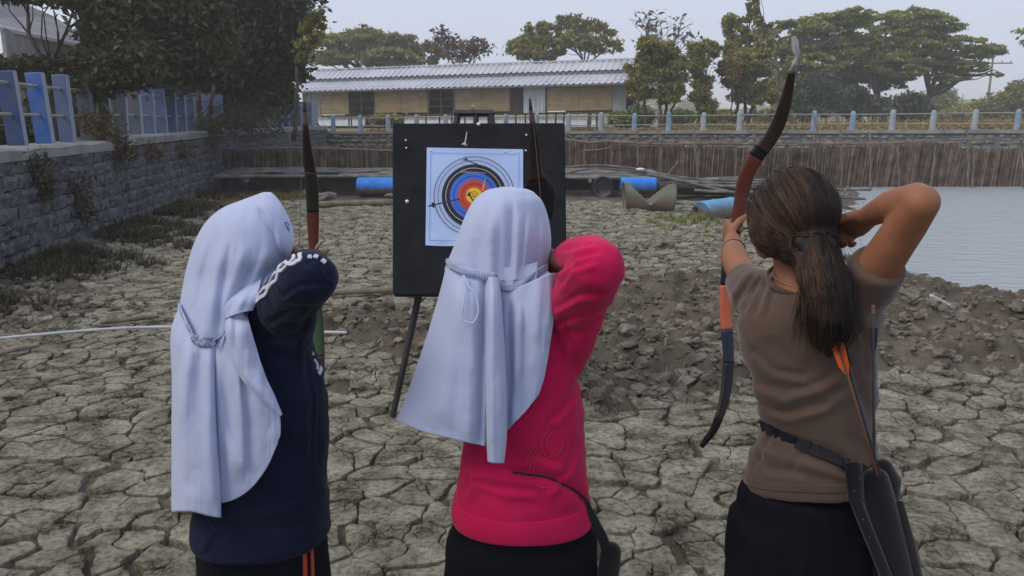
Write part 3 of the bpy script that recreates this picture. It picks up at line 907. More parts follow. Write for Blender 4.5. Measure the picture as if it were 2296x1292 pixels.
# =================================================================== TREES
def leafmat(name, a, b, isl=0.35, tr=0.25):
    return mat(name, a, 0.6, scale=0.5, detail=3, col2=b, island=isl, transl=tr, spec=0.25)
M['leaf_dark'] = leafmat('dark_leaves', (0.054, 0.061, 0.028), (0.095, 0.095, 0.041))
M['leaf_olive'] = leafmat('olive_leaves', (0.179, 0.185, 0.051), (0.312, 0.286, 0.081))
M['leaf_mid'] = leafmat('mid_leaves', (0.189, 0.232, 0.065), (0.345, 0.357, 0.097))
M['leaf_blue'] = leafmat('blue_leaves', (0.070, 0.092, 0.045), (0.126, 0.144, 0.065))
M['leaf_gold'] = leafmat('yellowing_leaves', (0.203, 0.155, 0.054), (0.311, 0.230, 0.081))
M['leaf_dry'] = leafmat('dry_leaves', (0.10, 0.07, 0.04), (0.16, 0.11, 0.06))
M['leaf_weed'] = leafmat('weed_leaves', (0.050, 0.045, 0.026), (0.095, 0.085, 0.045))
M['leaf_green'] = leafmat('green_leaves', (0.124, 0.194, 0.065), (0.211, 0.281, 0.097))
def leaves(pts, size, rs, up=0.35, asp=0.45, var=0.5):
    """one small folded-diamond face per leaf"""
    n = len(pts)
    nrm = rs.normal(size=(n, 3)); nrm[:, 2] += up * 2; nrm /= np.linalg.norm(nrm, axis=1)[:, None]
    a = rs.normal(size=(n, 3)); a -= nrm * (a * nrm).sum(1)[:, None]; a /= np.linalg.norm(a, axis=1)[:, None] + 1e-9
    b = np.cross(nrm, a)
    s = size * (1 + var * (rs.rand(n) * 2 - 1))[:, None]
    V = np.stack([pts - a * s, pts + b * s * asp + nrm * s * 0.12, pts + a * s, pts - b * s * asp + nrm * s * 0.12], 1).reshape(-1, 3)
    return V, np.arange(n * 4).reshape(-1, 4)
def cloud(clumps, n, rs, sub=14, tight=0.30, flat=1.0):
    """leaf positions: bunches spread over and through every clump, denser to the outside"""
    vol = np.array([c[1][0] * c[1][1] * c[1][2] for c in clumps]) ** 0.72
    vol /= vol.sum(); out = []
    for (c, r), w in zip(clumps, vol):
        k = int(n * w)
        m = max(5, int(sub * (0.6 + w * len(clumps))))
        d = rs.normal(size=(m, 3)); d /= np.linalg.norm(d, axis=1)[:, None]
        sc = d * (0.45 + 0.55 * rs.rand(m) ** 0.6)[:, None]
        wt = 0.4 + rs.rand(m); wt /= wt.sum()
        idx = rs.choice(m, k, p=wt)
        q = rs.normal(size=(k, 3)) * tight * np.array([1, 1, 0.75 * flat])
        out.append(np.array(c) + (sc[idx] + q) * np.array(r))
    return np.vstack(out)
def limb(q, a, b, r0, r1, rs, bend=0.12, n=6, sag=0.0):
    a = np.array(a); b = np.array(b); L = np.linalg.norm(b - a)
    P = []
    off = rs.normal(size=3) * bend * L
    for i in range(n):
        t = i / (n - 1)
        P.append(a * (1 - t) + b * t + off * math.sin(PI * t) + np.array([0, 0, sag * L * math.sin(PI * t)]) + rs.normal(size=3) * 0.02 * L * (0 < i < n - 1))
    q.tube(P, [r0 + (r1 - r0) * i / (n - 1) for i in range(n)], 7, cap=0)
    return P
def tree(name, label, Y, base, clumps, n, size, leaf, trunk_r, fork=None, stems=None, bark='bark', group=None, cat='tree', zb=1.15, sub=14,
         tight=0.30, twigs=0, seed=1, up=0.35, depth=1.0, flat=1.0, limb_r=0.4, extra=None):
    """base: photo column of the foot; clumps: (px, py, half-width px, half-height px[, dY]) at distance Y"""
    rs = np.random.RandomState(seed)
    sc_ = Y / F * 1.02
    C = []
    for c in clumps:
        dY = c[4] if len(c) > 4 else rs.uniform(-0.4, 0.4) * c[2] * sc_
        p = at(c[0], c[1], Y + dY)
        C.append((tuple(p), (c[2] * sc_, max(c[2], c[3]) * sc_ * 0.8 * depth, c[3] * sc_)))
    bx = at(base, 285, Y)
    t = empty(name, (bx.x, Y, zb), label, cat, group)
    q = MB()
    foot = np.array([bx.x, Y, zb - 0.1])
    stems_ = stems or [(base, 0, fork)]
    starts = []
    for s in stems_:
        f0 = at(s[0], 285, Y + s[1]); f0 = np.array([f0.x, Y + s[1], zb - 0.1])
        fk = np.array(at(s[2][0], s[2][1], Y + s[1]))
        r = trunk_r * (s[3] if len(s) > 3 else 1)
        limb(q, f0, fk, r * 1.25, r * 0.75, rs, 0.05, 7)
        starts.append((fk, r))
    for c, rad in C:
        fk, r = min(starts, key=lambda s: np.linalg.norm(s[0] - np.array(c)))
        if np.linalg.norm(fk - np.array(c)) < 0.2: continue
        P = limb(q, fk, np.array(c) - np.array([0, 0, rad[2] * 0.2]), r * limb_r * 1.3, r * 0.16, rs, 0.10, 6, 0.06)
        for k in range(3 + twigs):
            d = rs.normal(size=3); d[2] = abs(d[2]) * 0.6; d /= np.linalg.norm(d)
            st_ = P[rs.randint(2, 6)]
            limb(q, st_, np.array(c) + d * np.array(rad) * (0.8 if not twigs else 1.0), r * 0.17, r * 0.05, rs, 0.1, 5)
    q.build('trunk', M[bark], t, smooth=True)
    if n:
        pts = cloud(C, n, rs, sub, tight, flat)
        V, f = leaves(pts, size, rs, up)
        fast_mesh('crown', V, f, M[leaf], t)
    return t
# --- dark trees over the left wall
tree('roadside_tree', 'tall dense dark tree whose rounded edge overhangs the left end of the hut roof', 22, 470,
     [(560, -40, 120, 90), (590, 60, 85, 80), (600, 160, 62, 60), (520, 110, 110, 100), (440, 40, 120, 110), (625, 20, 45, 70), (600, 215, 55, 45), (525, 195, 80, 45), (590, 235, 50, 22), (420, 170, 90, 90), (640, 110, 26, 40), (470, -90, 140, 80)],
     62000, 0.105, 'leaf_dark', 0.22, fork=(480, 190), zb=1.25, seed=2, sub=26, tight=0.24, twigs=2)
tree('roadside_tree', 'dark leafy tree in the middle of the row behind the blue pickets', 16.5, 330,
     [(330, 20, 110, 110), (390, 80, 110, 90), (310, 110, 80, 60), (430, 125, 70, 45), (300, -70, 150, 70)],
     56000, 0.075, 'leaf_dark', 0.14, fork=(335, 180), zb=1.25, seed=3, sub=26, tight=0.24, twigs=3)
tree('roadside_tree', 'sparse bare-twigged dark tree in front of the roof at the upper left corner', 12.5, 110,
     [(60, 160, 90, 26), (235, 60, 60, 60), (40, -10, 60, 20), (210, 170, 80, 40), (170, 0, 80, 22), (290, 150, 70, 50), (120, 150, 70, 30)],
     9000, 0.055, 'leaf_dark', 0.08, fork=(110, 175), zb=1.25, seed=4, sub=22, tight=0.26, twigs=7)
tree('roadside_tree', 'dense dark backing tree behind the row of left hand trees', 27, 250,
     [(60, 185, 150, 45), (320, 60, 100, 140), (420, 120, 160, 130), (150, 220, 180, 60), (350, 230, 180, 60), (520, 200, 90, 80), (0, 230, 140, 60), (220, 180, 110, 50)],
     52000, 0.15, 'leaf_dark', 0.3, fork=(250, 190), zb=1.25, seed=5, sub=26, tight=0.26)
tree('leafy_branch_tree', 'slim tree with light leafy sprays against the sky beside the dark tree', 20, 655,
     [(706, 62, 26, 34), (690, 95, 26, 22), (715, 40, 15, 18), (672, 125, 18, 16)], 620, 0.085, 'leaf_olive', 0.05, fork=(665, 150), zb=1.2, seed=6, sub=10, tight=0.2, twigs=2)
# --- row behind the hut
tree('umbrella_tree', 'broad flat-topped olive tree behind the left half of the hut roof', 60, 830,
     [(735, 120, 45, 26), (790, 100, 50, 32), (850, 105, 55, 36), (910, 112, 50, 28), (955, 122, 38, 22), (830, 72, 26, 14), (760, 130, 60, 18), (880, 130, 80, 20), (700, 130, 24, 14), (965, 100, 14, 16), (820, 88, 70, 22)],
     37800, 0.148, 'leaf_olive', 0.35, fork=(830, 190), seed=7, sub=12, tight=0.13)
tree('sparse_tree', 'thin half-bare tree with dry leaves behind the middle of the hut', 52, 1030,
     [(1035, 115, 40, 22), (1000, 100, 22, 26), (1075, 105, 24, 18), (985, 80, 14, 18)], 900, 0.17, 'leaf_dry', 0.09, fork=(1025, 160), twigs=4, bark='bark_pale', seed=8)
tree('sparse_tree', 'leafy gappy olive tree behind the hut right of its middle', 50, 1200,
     [(1165, 105, 28, 22), (1200, 85, 30, 28), (1235, 110, 26, 22), (1190, 120, 40, 14), (1220, 70, 20, 14)], 7500, 0.17, 'leaf_olive', 0.14, fork=(1205, 150), seed=9, sub=9, tight=0.17)
tree('sparse_tree', 'tall airy tree with bare twigs above the right end of the hut roof', 50, 1320,
     [(1275, 60, 30, 30), (1295, 95, 36, 24), (1330, 80, 30, 32), (1365, 95, 30, 22), (1345, 55, 22, 14), (1260, 100, 22, 20)], 4200, 0.16, 'leaf_olive', 0.12, fork=(1310, 150), twigs=5, bark='bark_pale', seed=10, sub=8, tight=0.18)
tree('bare_tree', 'nearly leafless grey tree rising behind the round crowned trees', 58, 1480,
     [(1480, 50, 45, 30), (1440, 45, 30, 24), (1525, 60, 30, 28), (1490, 90, 50, 20), (1550, 90, 24, 14)], 160, 0.22, 'leaf_dry', 0.12, fork=(1480, 130), twigs=8, bark='bark_pale', seed=11)
tree('round_tree', 'round crowned many-stemmed tree at the right end of the hut', 33, 1470,
     [(1470, 115, 38, 30), (1440, 150, 34, 34), (1500, 150, 36, 36), (1470, 185, 52, 30), (1430, 195, 26, 26), (1515, 190, 28, 28), (1450, 100, 26, 18), (1490, 215, 30, 18), (1475, 140, 40, 40)],
     25650, 0.078, 'leaf_olive', 0.075, stems=[(1452, 0, (1445, 225), 1), (1460, 0.5, (1425, 215), .7), (1488, 0.2, (1500, 220), 1), (1484, -0.3, (1480, 220), .8), (1492, 0.6, (1520, 215), .7)], seed=12, sub=13, tight=0.15)
tree('small_tree', 'narrow small-leaved tree with two tiers right of the round tree', 36, 1572,
     [(1575, 120, 30, 26), (1560, 150, 22, 24), (1590, 105, 18, 14), (1575, 185, 28, 22), (1550, 110, 10, 14), (1570, 215, 22, 20), (1585, 240, 20, 22)],
     10125, 0.078, 'leaf_olive', 0.06, stems=[(1565, 0, (1568, 210)), (1580, 0.2, (1585, 200))], seed=13, sub=12, tight=0.19)
tree('bushy_tree', 'bushy tree with a yellowing left side below the raised bow', 37, 1675,
     [(1660, 150, 42, 28), (1700, 180, 40, 36), (1660, 200, 40, 26), (1710, 215, 34, 24), (1640, 175, 24, 20), (1690, 145, 40, 30)],
     17550, 0.086, 'leaf_olive', 0.09, stems=[(1668, 0, (1655, 225)), (1674, 0.4, (1690, 225)), (1680, 0, (1672, 220))], seed=14, sub=12, tight=0.18)
q = MB()
tree('yellowing_bush', 'small clump of yellow foliage on the left flank of the bushy tree', 36.2, 1640,
     [(1632, 150, 22, 16), (1645, 165, 16, 14)], 2200, 0.10, 'leaf_gold', 0.03, fork=(1640, 200), seed=15, tight=0.26, cat='tree')
tree('slender_tree', 'tall slender leafy tree rising to the top of the picture behind the bow', 41, 1690,
     [(1690, 15, 14, 22), (1690, 60, 26, 26), (1640, 60, 20, 30), (1700, 95, 34, 26), (1640, 110, 22, 26), (1675, 125, 40, 20), (1720, 70, 16, 16), (1620, 105, 14, 10), (1690, -20, 12, 22)],
     16200, 0.094, 'leaf_olive', 0.12, fork=(1690, 150), seed=16, sub=11, tight=0.15)
# --- the big rain trees
tree('rain_tree', 'wide spreading rain tree with a thick pale trunk left of the others', 50, 1738,
     [(1790, 70, 55, 24), (1850, 55, 60, 26), (1900, 40, 50, 18), (1925, 25, 28, 8), (1800, 110, 60, 30), (1870, 105, 60, 30), (1760, 130, 40, 26), (1740, 95, 34, 26), (1830, 145, 60, 24), (1940, 80, 40, 30), (1770, 170, 40, 20)],
     40500, 0.123, 'leaf_mid', 0.42, fork=(1745, 205), seed=17, sub=16, tight=0.12, flat=0.7, limb_r=0.34, bark='bark_pale')
tree('rain_tree', 'largest rain tree with a layered crown reaching far to the right', 52, 2010,
     [(2000, 60, 60, 30), (2060, 45, 55, 26), (2110, 60, 50, 24), (2140, 100, 55, 24), (2200, 115, 45, 16), (2060, 100, 70, 30), (1990, 110, 60, 30), (2100, 140, 60, 22), (2170, 150, 45, 14), (2020, 150, 60, 24), (2130, 175, 45, 14), (2080, 30, 30, 12), (2225, 105, 24, 10), (2235, 168, 14, 5), (2120, 40, 26, 12)],
     48600, 0.123, 'leaf_mid', 0.40, stems=[(2008, 0, (2012, 240), 1), (2040, 0.6, (2085, 215), .7), (1985, 0.4, (1965, 215), .6)], seed=18, sub=16, tight=0.12, flat=0.7, limb_r=0.34)
tree('rain_tree', 'deep green rain tree filling the middle between the two wide crowns', 56, 1930,
     [(1900, 150, 60, 30), (1960, 165, 60, 24), (1930, 115, 60, 30), (1870, 175, 40, 24), (2000, 185, 45, 16), (1890, 200, 30, 18)],
     12825, 0.131, 'leaf_blue', 0.3, stems=[(1920, 0, (1925, 215)), (1955, 0.3, (1970, 205), .6)], seed=19, sub=14, tight=0.17, limb_r=0.34)
tree('dark_tree', 'low dense dark green tree right of the bow limb', 45, 1815,
     [(1820, 205, 36, 26), (1800, 235, 34, 24), (1845, 225, 34, 26), (1830, 185, 30, 20), (1815, 255, 40, 18)], 18000, 0.12, 'leaf_blue', 0.12, fork=(1818, 260), seed=20, tight=0.25)
tree('dark_tree', 'low dark bush-like tree under the middle of the rain trees', 47, 1915,
     [(1910, 215, 26, 20), (1930, 235, 34, 18), (1900, 245, 30, 18), (1960, 240, 30, 20)], 11000, 0.12, 'leaf_blue', 0.10, fork=(1915, 262), seed=21, tight=0.25)
tree('dark_tree', 'low dark thicket tree at the foot of the largest rain tree', 48, 2050,
     [(2040, 235, 30, 24), (2065, 250, 28, 20), (2020, 250, 24, 18)], 9000, 0.12, 'leaf_blue', 0.10, fork=(2045, 262), seed=22, tight=0.25)
tree('feathery_tree', 'pale feathery grey-green tree beyond the fence left of the utility pole', 85, 2105,
     [(2110, 225, 30, 24), (2095, 245, 40, 20), (2125, 250, 40, 18), (2115, 205, 18, 14)], 9000, 0.22, 'leaf_mid', 0.18, fork=(2110, 262), seed=23, tight=0.27, up=0.8)
tree('bank_bush', 'large sunlit olive bush at the far right beyond the fence', 62, 2270,
     [(2260, 250, 60, 34), (2290, 225, 40, 30), (2230, 265, 40, 22), (2320, 250, 60, 40), (2300, 205, 30, 18), (2205, 250, 20, 16)], 22000, 0.18, 'leaf_olive', 0.15, fork=(2275, 275), seed=24, tight=0.25, cat='bush')
tree('feathery_tree', 'small faraway flat-crowned tree between the feathery tree and the bush', 130, 2175,
     [(2178, 236, 20, 4), (2175, 250, 30, 8), (2160, 255, 20, 6), (2190, 248, 20, 6)], 2500, 0.26, 'leaf_mid', 0.15, fork=(2176, 262), seed=25, tight=0.27)
for k, (px, py, rx, ry, Y, lf_, lab) in enumerate([
    (1430, 262, 30, 18, 36, 'leaf_green', 'low light green bush at the foot of the round tree'),
    (1395, 268, 22, 14, 37, 'leaf_olive', 'low olive bush beneath the right end of the hut'),
    (1530, 262, 22, 14, 40, 'leaf_green', 'small green bush between the round tree and the small tree'),
    (1625, 262, 30, 12, 40, 'leaf_olive', 'low olive bush left of the bushy tree stems'),
    (1740, 262, 34, 14, 44, 'leaf_olive', 'olive bush round the foot of the thick pale trunk'),
    (2150, 258, 34, 16, 70, 'leaf_olive', 'hazy olive bush under the gap beside the feathery tree'),
    (870, 270, 26, 12, 37, 'leaf_olive', 'olive bush seen between the stilts under the hut')]):
    tree('bank_bush', lab, Y, px, [(px, py, rx, ry), (px - rx * .5, py + 4, rx * .6, ry * .8), (px + rx * .5, py + 5, rx * .6, ry * .7)], int(rx * 130), 0.10 * Y / 38, lf_, 0.04, fork=(px, py + 8), seed=30 + k, tight=0.26, cat='bush')
# --- palm
def palm(px, top, Y, label, size):
    rs = np.random.RandomState(int(px))
    c = np.array(at(px, top, Y)); t = empty('coconut_palm', (c[0], Y, 1.15), label, 'palm tree')
    q = MB(); limb(q, (c[0] + 0.3, Y, 1.05), c, 0.16, 0.10, rs, 0.02, 6); q.build('trunk', M['bark_pale'], t, smooth=True)
    q = MB()
    for k in range(15):
        a = 2 * PI * k / 15 + rs.uniform(-.2, .2); el = rs.uniform(-0.1, 0.9)
        d = np.array([math.cos(a) * math.cos(el), math.sin(a) * math.cos(el), math.sin(el)])
        side = np.cross(d, [0, 0, 1]); side /= np.linalg.norm(side)
        V = []
        for i in range(7):
            s = i / 6 * size; p = c + d * s - np.array([0, 0, 0.22 * s * s])
            w = size * 0.16 * math.sin(PI * (0.12 + 0.86 * i / 6)) + 0.01
            V += [p - side * w - np.array([0, 0, w * .5]), p, p + side * w - np.array([0, 0, w * .5])]
        for i in range(6):       # leaflets left and right as separate blades
            for j in (0, 1):
                a0 = i * 3 + 1; b0 = i * 3 + (0 if j == 0 else 2)
                q.add([V[a0], V[a0] * 0.55 + V[a0 + 3] * 0.45, V[b0 + 3] if i < 5 else V[b0]], [(0, 1, 2)])
    q.build('frond', M['leaf_mid'], t)
palm(1876, 214, 66, 'distant coconut palm glimpsed under the rain tree crowns', 1.6)
palm(1850, 228, 74, 'smaller distant coconut palm left of the taller palm', 1.5)
# --- masses nobody could count
def mass(name, label, pts, size, leaf, seed, up=0.3):
    rs = np.random.RandomState(seed); V, f = leaves(np.array(pts), size, rs, up)
    o = fast_mesh(name, V, f, M[leaf]); tag(o, label, kind='stuff'); return o
rs = np.random.RandomState(50)
pts = []
for _ in range(26000):
    u = rs.uniform(-150, 420); y = 200 + 0.25 * abs(u) * 0.3 + rs.uniform(-8, 8)
    h = (4.2 + 2.6 * float(math.sin(u * 0.07) * 0.6 + math.sin(u * 0.19 + 1) * 0.4)) * (0.25 if -75 < u < 22 else 1)
    pts.append((u, y, 1.1 + h * rs.rand() ** 0.8))
mass('treeline', 'hazy far belt of trees along the horizon', pts, 0.75, 'leaf_mid', 51)
# weeds along the far bank top and hedge behind
pts = []
for _ in range(26000):
    x = rs.uniform(-6, 40); t = 0.8 + (16 if x > 4.5 else 2.5) * rs.rand() ** 1.6; p = farwall(x) + fn * t
    hgt = (0.10 + 0.22 * abs(math.sin(x * 1.7 + t)) * (rs.rand())) * (1 if t < 8 else 1.6)
    if x < 5: hgt *= 0.35
    pts.append((p[0], p[1], far_top(x) - 0.02 + hgt * rs.rand()))
mass('bank_weeds', 'brownish weeds and grass along the top of the far bank', pts, 0.07, 'leaf_gold', 52, 0.0)
pts = []
for _ in range(30000):
    y = rs.uniform(5, 30); d = abs(rs.normal()) * 0.8
    pts.append((-6.95 + float(wsh(y)) - d - 0.2, y, 1.25 + (0.25 + 1.15 * min(1, d)) * rs.rand() ** 0.9 * (0.75 + 0.35 * math.sin(y * 1.3))))
mass('undergrowth', 'dark tangled undergrowth behind the blue pickets', pts, 0.075, 'leaf_dark', 53)
# dry weeds at the foot of the left wall and on the silt
def tuft_stuff(name, label, spots, leaf, hmin, hmax, seed, wid=0.006, per=26, spread=0.12):
    rs = np.random.RandomState(seed); V = []; f = []
    for (x, y, s) in spots:
        z = float(gh(np.array([x]), np.array([y]))[0]) - 0.02
        for _ in range(per):
            a = rs.uniform(0, 2 * PI); l = rs.uniform(hmin, hmax) * s; b = np.array([x, y, z]) + np.array([math.cos(a), math.sin(a), 0]) * spread * s * rs.rand()
            d = np.array([math.cos(a), math.sin(a), 0]) * rs.uniform(0.1, 0.8) * l
            sd = np.array([-math.sin(a), math.cos(a), 0]) * wid
            m = b + d * 0.4 + np.array([0, 0, l * 0.65]); e = b + d + np.array([0, 0, l * rs.uniform(0.5, 1.0)])
            k = len(V); V += [b - sd, b + sd, m + sd * .8, m - sd * .8, e + sd * .15, e - sd * .15]
            f += [(k, k + 1, k + 2, k + 3), (k + 3, k + 2, k + 4, k + 5)]
    o = fast_mesh(name, np.array(V), np.array(f), M[leaf]); tag(o, label, kind='stuff'); return o
rs = np.random.RandomState(60)
sp = []
while len(sp) < 620:
    y = rs.uniform(5.6, 17.5); x = -5.95 + float(wsh(y)) + abs(rs.normal()) * (0.55 if y < 9.5 or y > 12 else 0.9)
    if x > -3.1 + float(wsh(y)) or math.sin(y * 2.3) + math.sin(y * 5.1 + x * 3) < -0.3: continue
    sp.append((x, y, rs.uniform(0.5, 1.2)))
tuft_stuff('dry_weeds', 'dark dry weeds along the foot of the left wall', sp, 'leaf_weed', 0.04, 0.16, 61, 0.010, 34, 0.16)
sp = []
for _ in range(34):
    p = gnd(rs.normal(1560, 45), rs.normal(497, 9)); sp.append((p.x, p.y, rs.uniform(0.5, 1.0)))
tuft_stuff('green_grass', 'thin green grass growing round the blue drum on the mud', sp, 'leaf_mid', 0.08, 0.22, 62, 0.007, 14, 0.10)
sp = []
for _ in range(240):
    sp.append((rs.uniform(-6.6, -4.4), rs.uniform(14.5, 18.5), rs.uniform(0.4, 0.9)))
tuft_stuff('dry_grass', 'yellowish dry grass in the far left corner of the pond', sp, 'leaf_gold', 0.08, 0.22, 63, 0.007, 14, 0.16)
# plants rooted on or under the coping
def vine(px0, py0, px1, py1, n, leaf, label, Y, seed, size=0.035, name='hanging_weed', wide=26, cat='plant'):
    rs = np.random.RandomState(seed)
    a = np.array(at(px0, py0, Y)); b = np.array(at(px1, py1, Y))
    t = empty(name, tuple(a), label, cat)
    q = MB()
    for _ in range(9):
        o = rs.normal(size=3) * np.array([0.12, 0.16, 0.03])
        P = [a + o * 0.3, a * .6 + b * .4 + o + [0.06, 0, 0], b + o]
        q.tube(P, [0.006, 0.005, 0.003], 5, cap=0)
    q.build('stem', M['bark'], t)
    s = rs.rand(n)[:, None]
    P = a * (1 - s) + b * s + rs.normal(size=(n, 3)) * np.array([wide * Y / F * 0.5, wide * Y / F * .9, 0.06]) * (1.1 - 0.5 * s)
    P[:, 0] += 0.05
    V, f = leaves(P, size, rs, 0.1); fast_mesh('foliage', V, f, M[leaf], t)
vine(70, 352, 100, 445, 520, 'leaf_weed', 'dark weeds hanging down the left wall near the picture edge', 9.53, 70)
vine(150, 395, 186, 490, 620, 'leaf_weed', 'bushy weed sprouting from a crack low in the left wall', 10.5, 71, wide=30)
vine(262, 320, 282, 355, 700, 'leaf_dry', 'brown dry weeds spilling over the break in the coping', 12.4, 72)
vine(195, 255, 240, 318, 900, 'leaf_dry', 'dry brown creeper climbing between the left pickets', 12.2, 73, wide=34)
vine(330, 330, 345, 352, 250, 'leaf_dry', 'thin dry weeds under the coping further along the wall', 13.9, 74)
vine(400, 325, 412, 350, 300, 'leaf_dry', 'reddish dry tuft under the coping near the dark tree', 15.9, 75)
def bigleaf(px, py, Y, label, spec, seed):
    c = np.array(at(px, py, Y)); t = empty('broad_leaf_plant', tuple(c), label, 'plant')
    for k, (ex, ey, w) in enumerate(spec):
        e = np.array(at(ex, ey, Y - 0.1 - 0.05 * k)); q = MB()
        d = e - c; side = np.cross(d, [0, 1, 0.3]); side /= np.linalg.norm(side); V = []
        for i in range(7):
            s = i / 6; p = c + d * s + np.array([0, 0, 0.12 * math.sin(PI * s)]); ww = w * math.sin(PI * (0.06 + 0.92 * s))
            V += [p - side * ww, p + np.array([0, 0.02, -0.01]), p + side * ww]
        q.add(V, [tuple(f) for f in grid_faces(7, 3)]); q.build('leaf', M['leaf_blue'], t, smooth=True, solid=0.004)
bigleaf(214, 232, 12.5, 'broad leaved grey-green plant arching over the fourth and fifth picket', [(186, 232, 0.04), (200, 212, 0.045), (236, 198, 0.05), (238, 222, 0.04), (192, 205, 0.03), (265, 280, 0.03), (225, 282, 0.035)], 1)
# leafless branches hanging over the wall corner
rs = np.random.RandomState(80)
c = np.array(at(455, 300, 18.6)); t = empty('bare_shrub', tuple(c), 'tangled bare shrub leaning over the coping in the shade of the dark tree', 'shrub')
q = MB()
for k in range(46):
    a = np.array(at(rs.uniform(440, 490), rs.uniform(262, 308), 18.6 + rs.uniform(-.3, .6)))
    e = np.array(at(rs.uniform(440, 660), rs.uniform(250, 330), 18.4 + rs.uniform(-.6, .8)))
    P = limb(q, a, e, 0.012, 0.004, rs, 0.12, 6, 0.12)
    for j in range(2): limb(q, P[rs.randint(2, 5)], P[5] + rs.normal(size=3) * 0.25, 0.006, 0.002, rs, 0.1, 4)
q.build('branch', M['bark'], t)
pts = np.array(at(540, 280, 18.6)) + rs.normal(size=(1300, 3)) * np.array([0.55, 0.5, 0.16])
V, f = leaves(pts, 0.045, rs); fast_mesh('foliage', V, f, M['leaf_dark'], t)
for k, (px, f_, r_) in enumerate([(450, (442, 200), .05), (468, (480, 190), .06)]):
    rs2 = np.random.RandomState(90 + k); b0 = np.array(at(px, 300, 19.3)); t = empty('thin_tree', (b0[0], b0[1], 1.25), ['thin bare trunk standing just behind the pickets', 'second thin trunk forking beside the bare one behind the pickets'][k], 'tree')
    q = MB(); b0[2] = 1.2; P = limb(q, b0, np.array(at(f_[0], f_[1], 19.3)), r_, r_ * .7, rs2, .04, 6)
    for j in range(4): limb(q, P[-1], np.array(at(f_[0] + rs2.uniform(-60, 60), f_[1] - rs2.uniform(40, 110), 19.3 + rs2.uniform(-.6, .6))), r_ * .5, .01, rs2, .08, 5)
    q.build('trunk', M['bark'], t, smooth=True)

# --- house glimpsed through the leaves, upper left
hs = empty('house', (-14.5, 20, 1.3), 'grey roofed house half hidden behind trees at the upper left corner', 'house')
M['house_wall'] = mat('house_wall', (0.30, 0.29, 0.30), 0.9)
M['house_roof'] = mat('house_roof', (0.24, 0.24, 0.26), 0.8, scale=2, bump=0.4)
M['white_trim'] = mat('white_trim', (0.72, 0.70, 0.74), 0.6, var=0.08)
a = at(-60, 45, 19); b = at(215, 105, 22.5); up_ = at(-60, -40, 21.5); up2 = at(120, 40, 24)
q = MB(); q.add([a, b, up2, up_], [(0, 1, 2, 3)]); q.build('roof', M['house_roof'], hs, solid=0.08)
q = MB(); d = (b - a).normalized()
q.tube([a - Vector((0, .06, .03)), b - Vector((0, .06, .03))], [(0.075, 0.03)] * 2, 4, ref=Vector((0, 0, 1)), cap=0); q.build('fascia', M['white_trim'], hs)
q = MB(); w0 = a + Vector((0.2, 0.7, -0.1)); w1 = b + Vector((-0.3, 0.5, -0.1))
q.add([w0, w1, Vector((w1.x, w1.y, 1.2)), Vector((w0.x, w0.y, 1.2))], [(0, 1, 2, 3)]); q.build('wall', M['house_wall'], hs, solid=0.1)
# --- utility poles
def upole(px, yt, Y, label, arms):
    top = at(px, yt, Y); t = empty('utility_pole', (top.x, Y, 1.15), label, 'utility pole')
    q = MB(); q.bar((top.x, Y, 1.05), top, 0.16, 8, 0.10); q.build('pole', M['bark_pale'], t)
    for dz, w in arms:
        q = MB(); q.box((top.x, Y - 0.12, top.z - dz), (w, 0.12, 0.14)); q.build('crossarm', M['bark_pale'], t)
        for s in (-1, -.5, .5, 1):
            q = MB(); q.bar((top.x + s * w * .45, Y - .12, top.z - dz), (top.x + s * w * .45, Y - .12, top.z - dz + 0.3), 0.06, 6); q.build('insulator', M['bark_pale'], t)
upole(2227, 128, 95, 'utility pole with a crossarm standing clear right of the rain trees', [(0.7, 4.5)])
upole(2111, 195, 95, 'slim pale pole rising in front of the feathery tree', [])
upole(2160, 212, 190, 'tiny far pole in the gap beside the feathery tree', [])
# far twig at the right edge of the frame
rs = np.random.RandomState(95)
t = tree('edge_tree', 'tree whose thin leafy branch tip pokes in at the right edge of the sky', 40, 2420,
         [(2290, 70, 18, 4), (2300, 98, 14, 6), (2380, 60, 60, 40), (2440, 120, 60, 60), (2330, 84, 22, 5)], 2600, 0.12, 'leaf_mid', 0.2, fork=(2420, 160), seed=96, tight=0.25)

# =================================================================== BAMBOO RAFT, DRUMS, BOATS
M['raft'] = mat('grey_bamboo', (0.15, 0.145, 0.135), 0.75, scale=4, var=0.45, island=0.35, bump=0.4, bscale=40)
M['raft_dark'] = mat('dark_board', (0.030, 0.026, 0.024), 0.9, scale=4, var=0.4)
raft = empty('bamboo_raft', (-1.5, 18, 0), 'long grounded bamboo raft in front of the reed fence', 'raft')
random.seed(33)
def rpole(a, b, r, parent, name='bamboo_pole', m='raft'):
    q = MB(); a = Vector(a); b = Vector(b); n = 8; P = []
    for i in range(n):
        t = i / (n - 1); P.append(a.lerp(b, t) + Vector((0, random.uniform(-.012, .012), random.uniform(-.010, .010) - 0.02 * math.sin(PI * t) * 0)))
    q.tube(P, [r * (1.1 - .25 * i / n) for i in range(n)], 7)
    return q.build(name, M[m], parent, smooth=True)
for k in range(15):
    y = 17.35 + k * 0.10; x = -6.5
    while x < 3.0:
        l = random.uniform(2.4, 3.6); z = 0.37 + 0.012 * random.random() + 0.005 * k
        rpole((x, y + random.uniform(-.03, .03), z + random.uniform(-.015, .03)), (min(x + l, 3.25), y + random.uniform(-.05, .05), z + random.uniform(-.015, .03)), 0.036, raft)
        x += l - 0.15
for x in np.arange(-5.8, 3.2, 1.5):
    q = MB(); q.bar((x, 17.3, 0.30), (x, 18.8, 0.31), 0.045, 8); q.build('cross_bearer', M['raft'], raft)
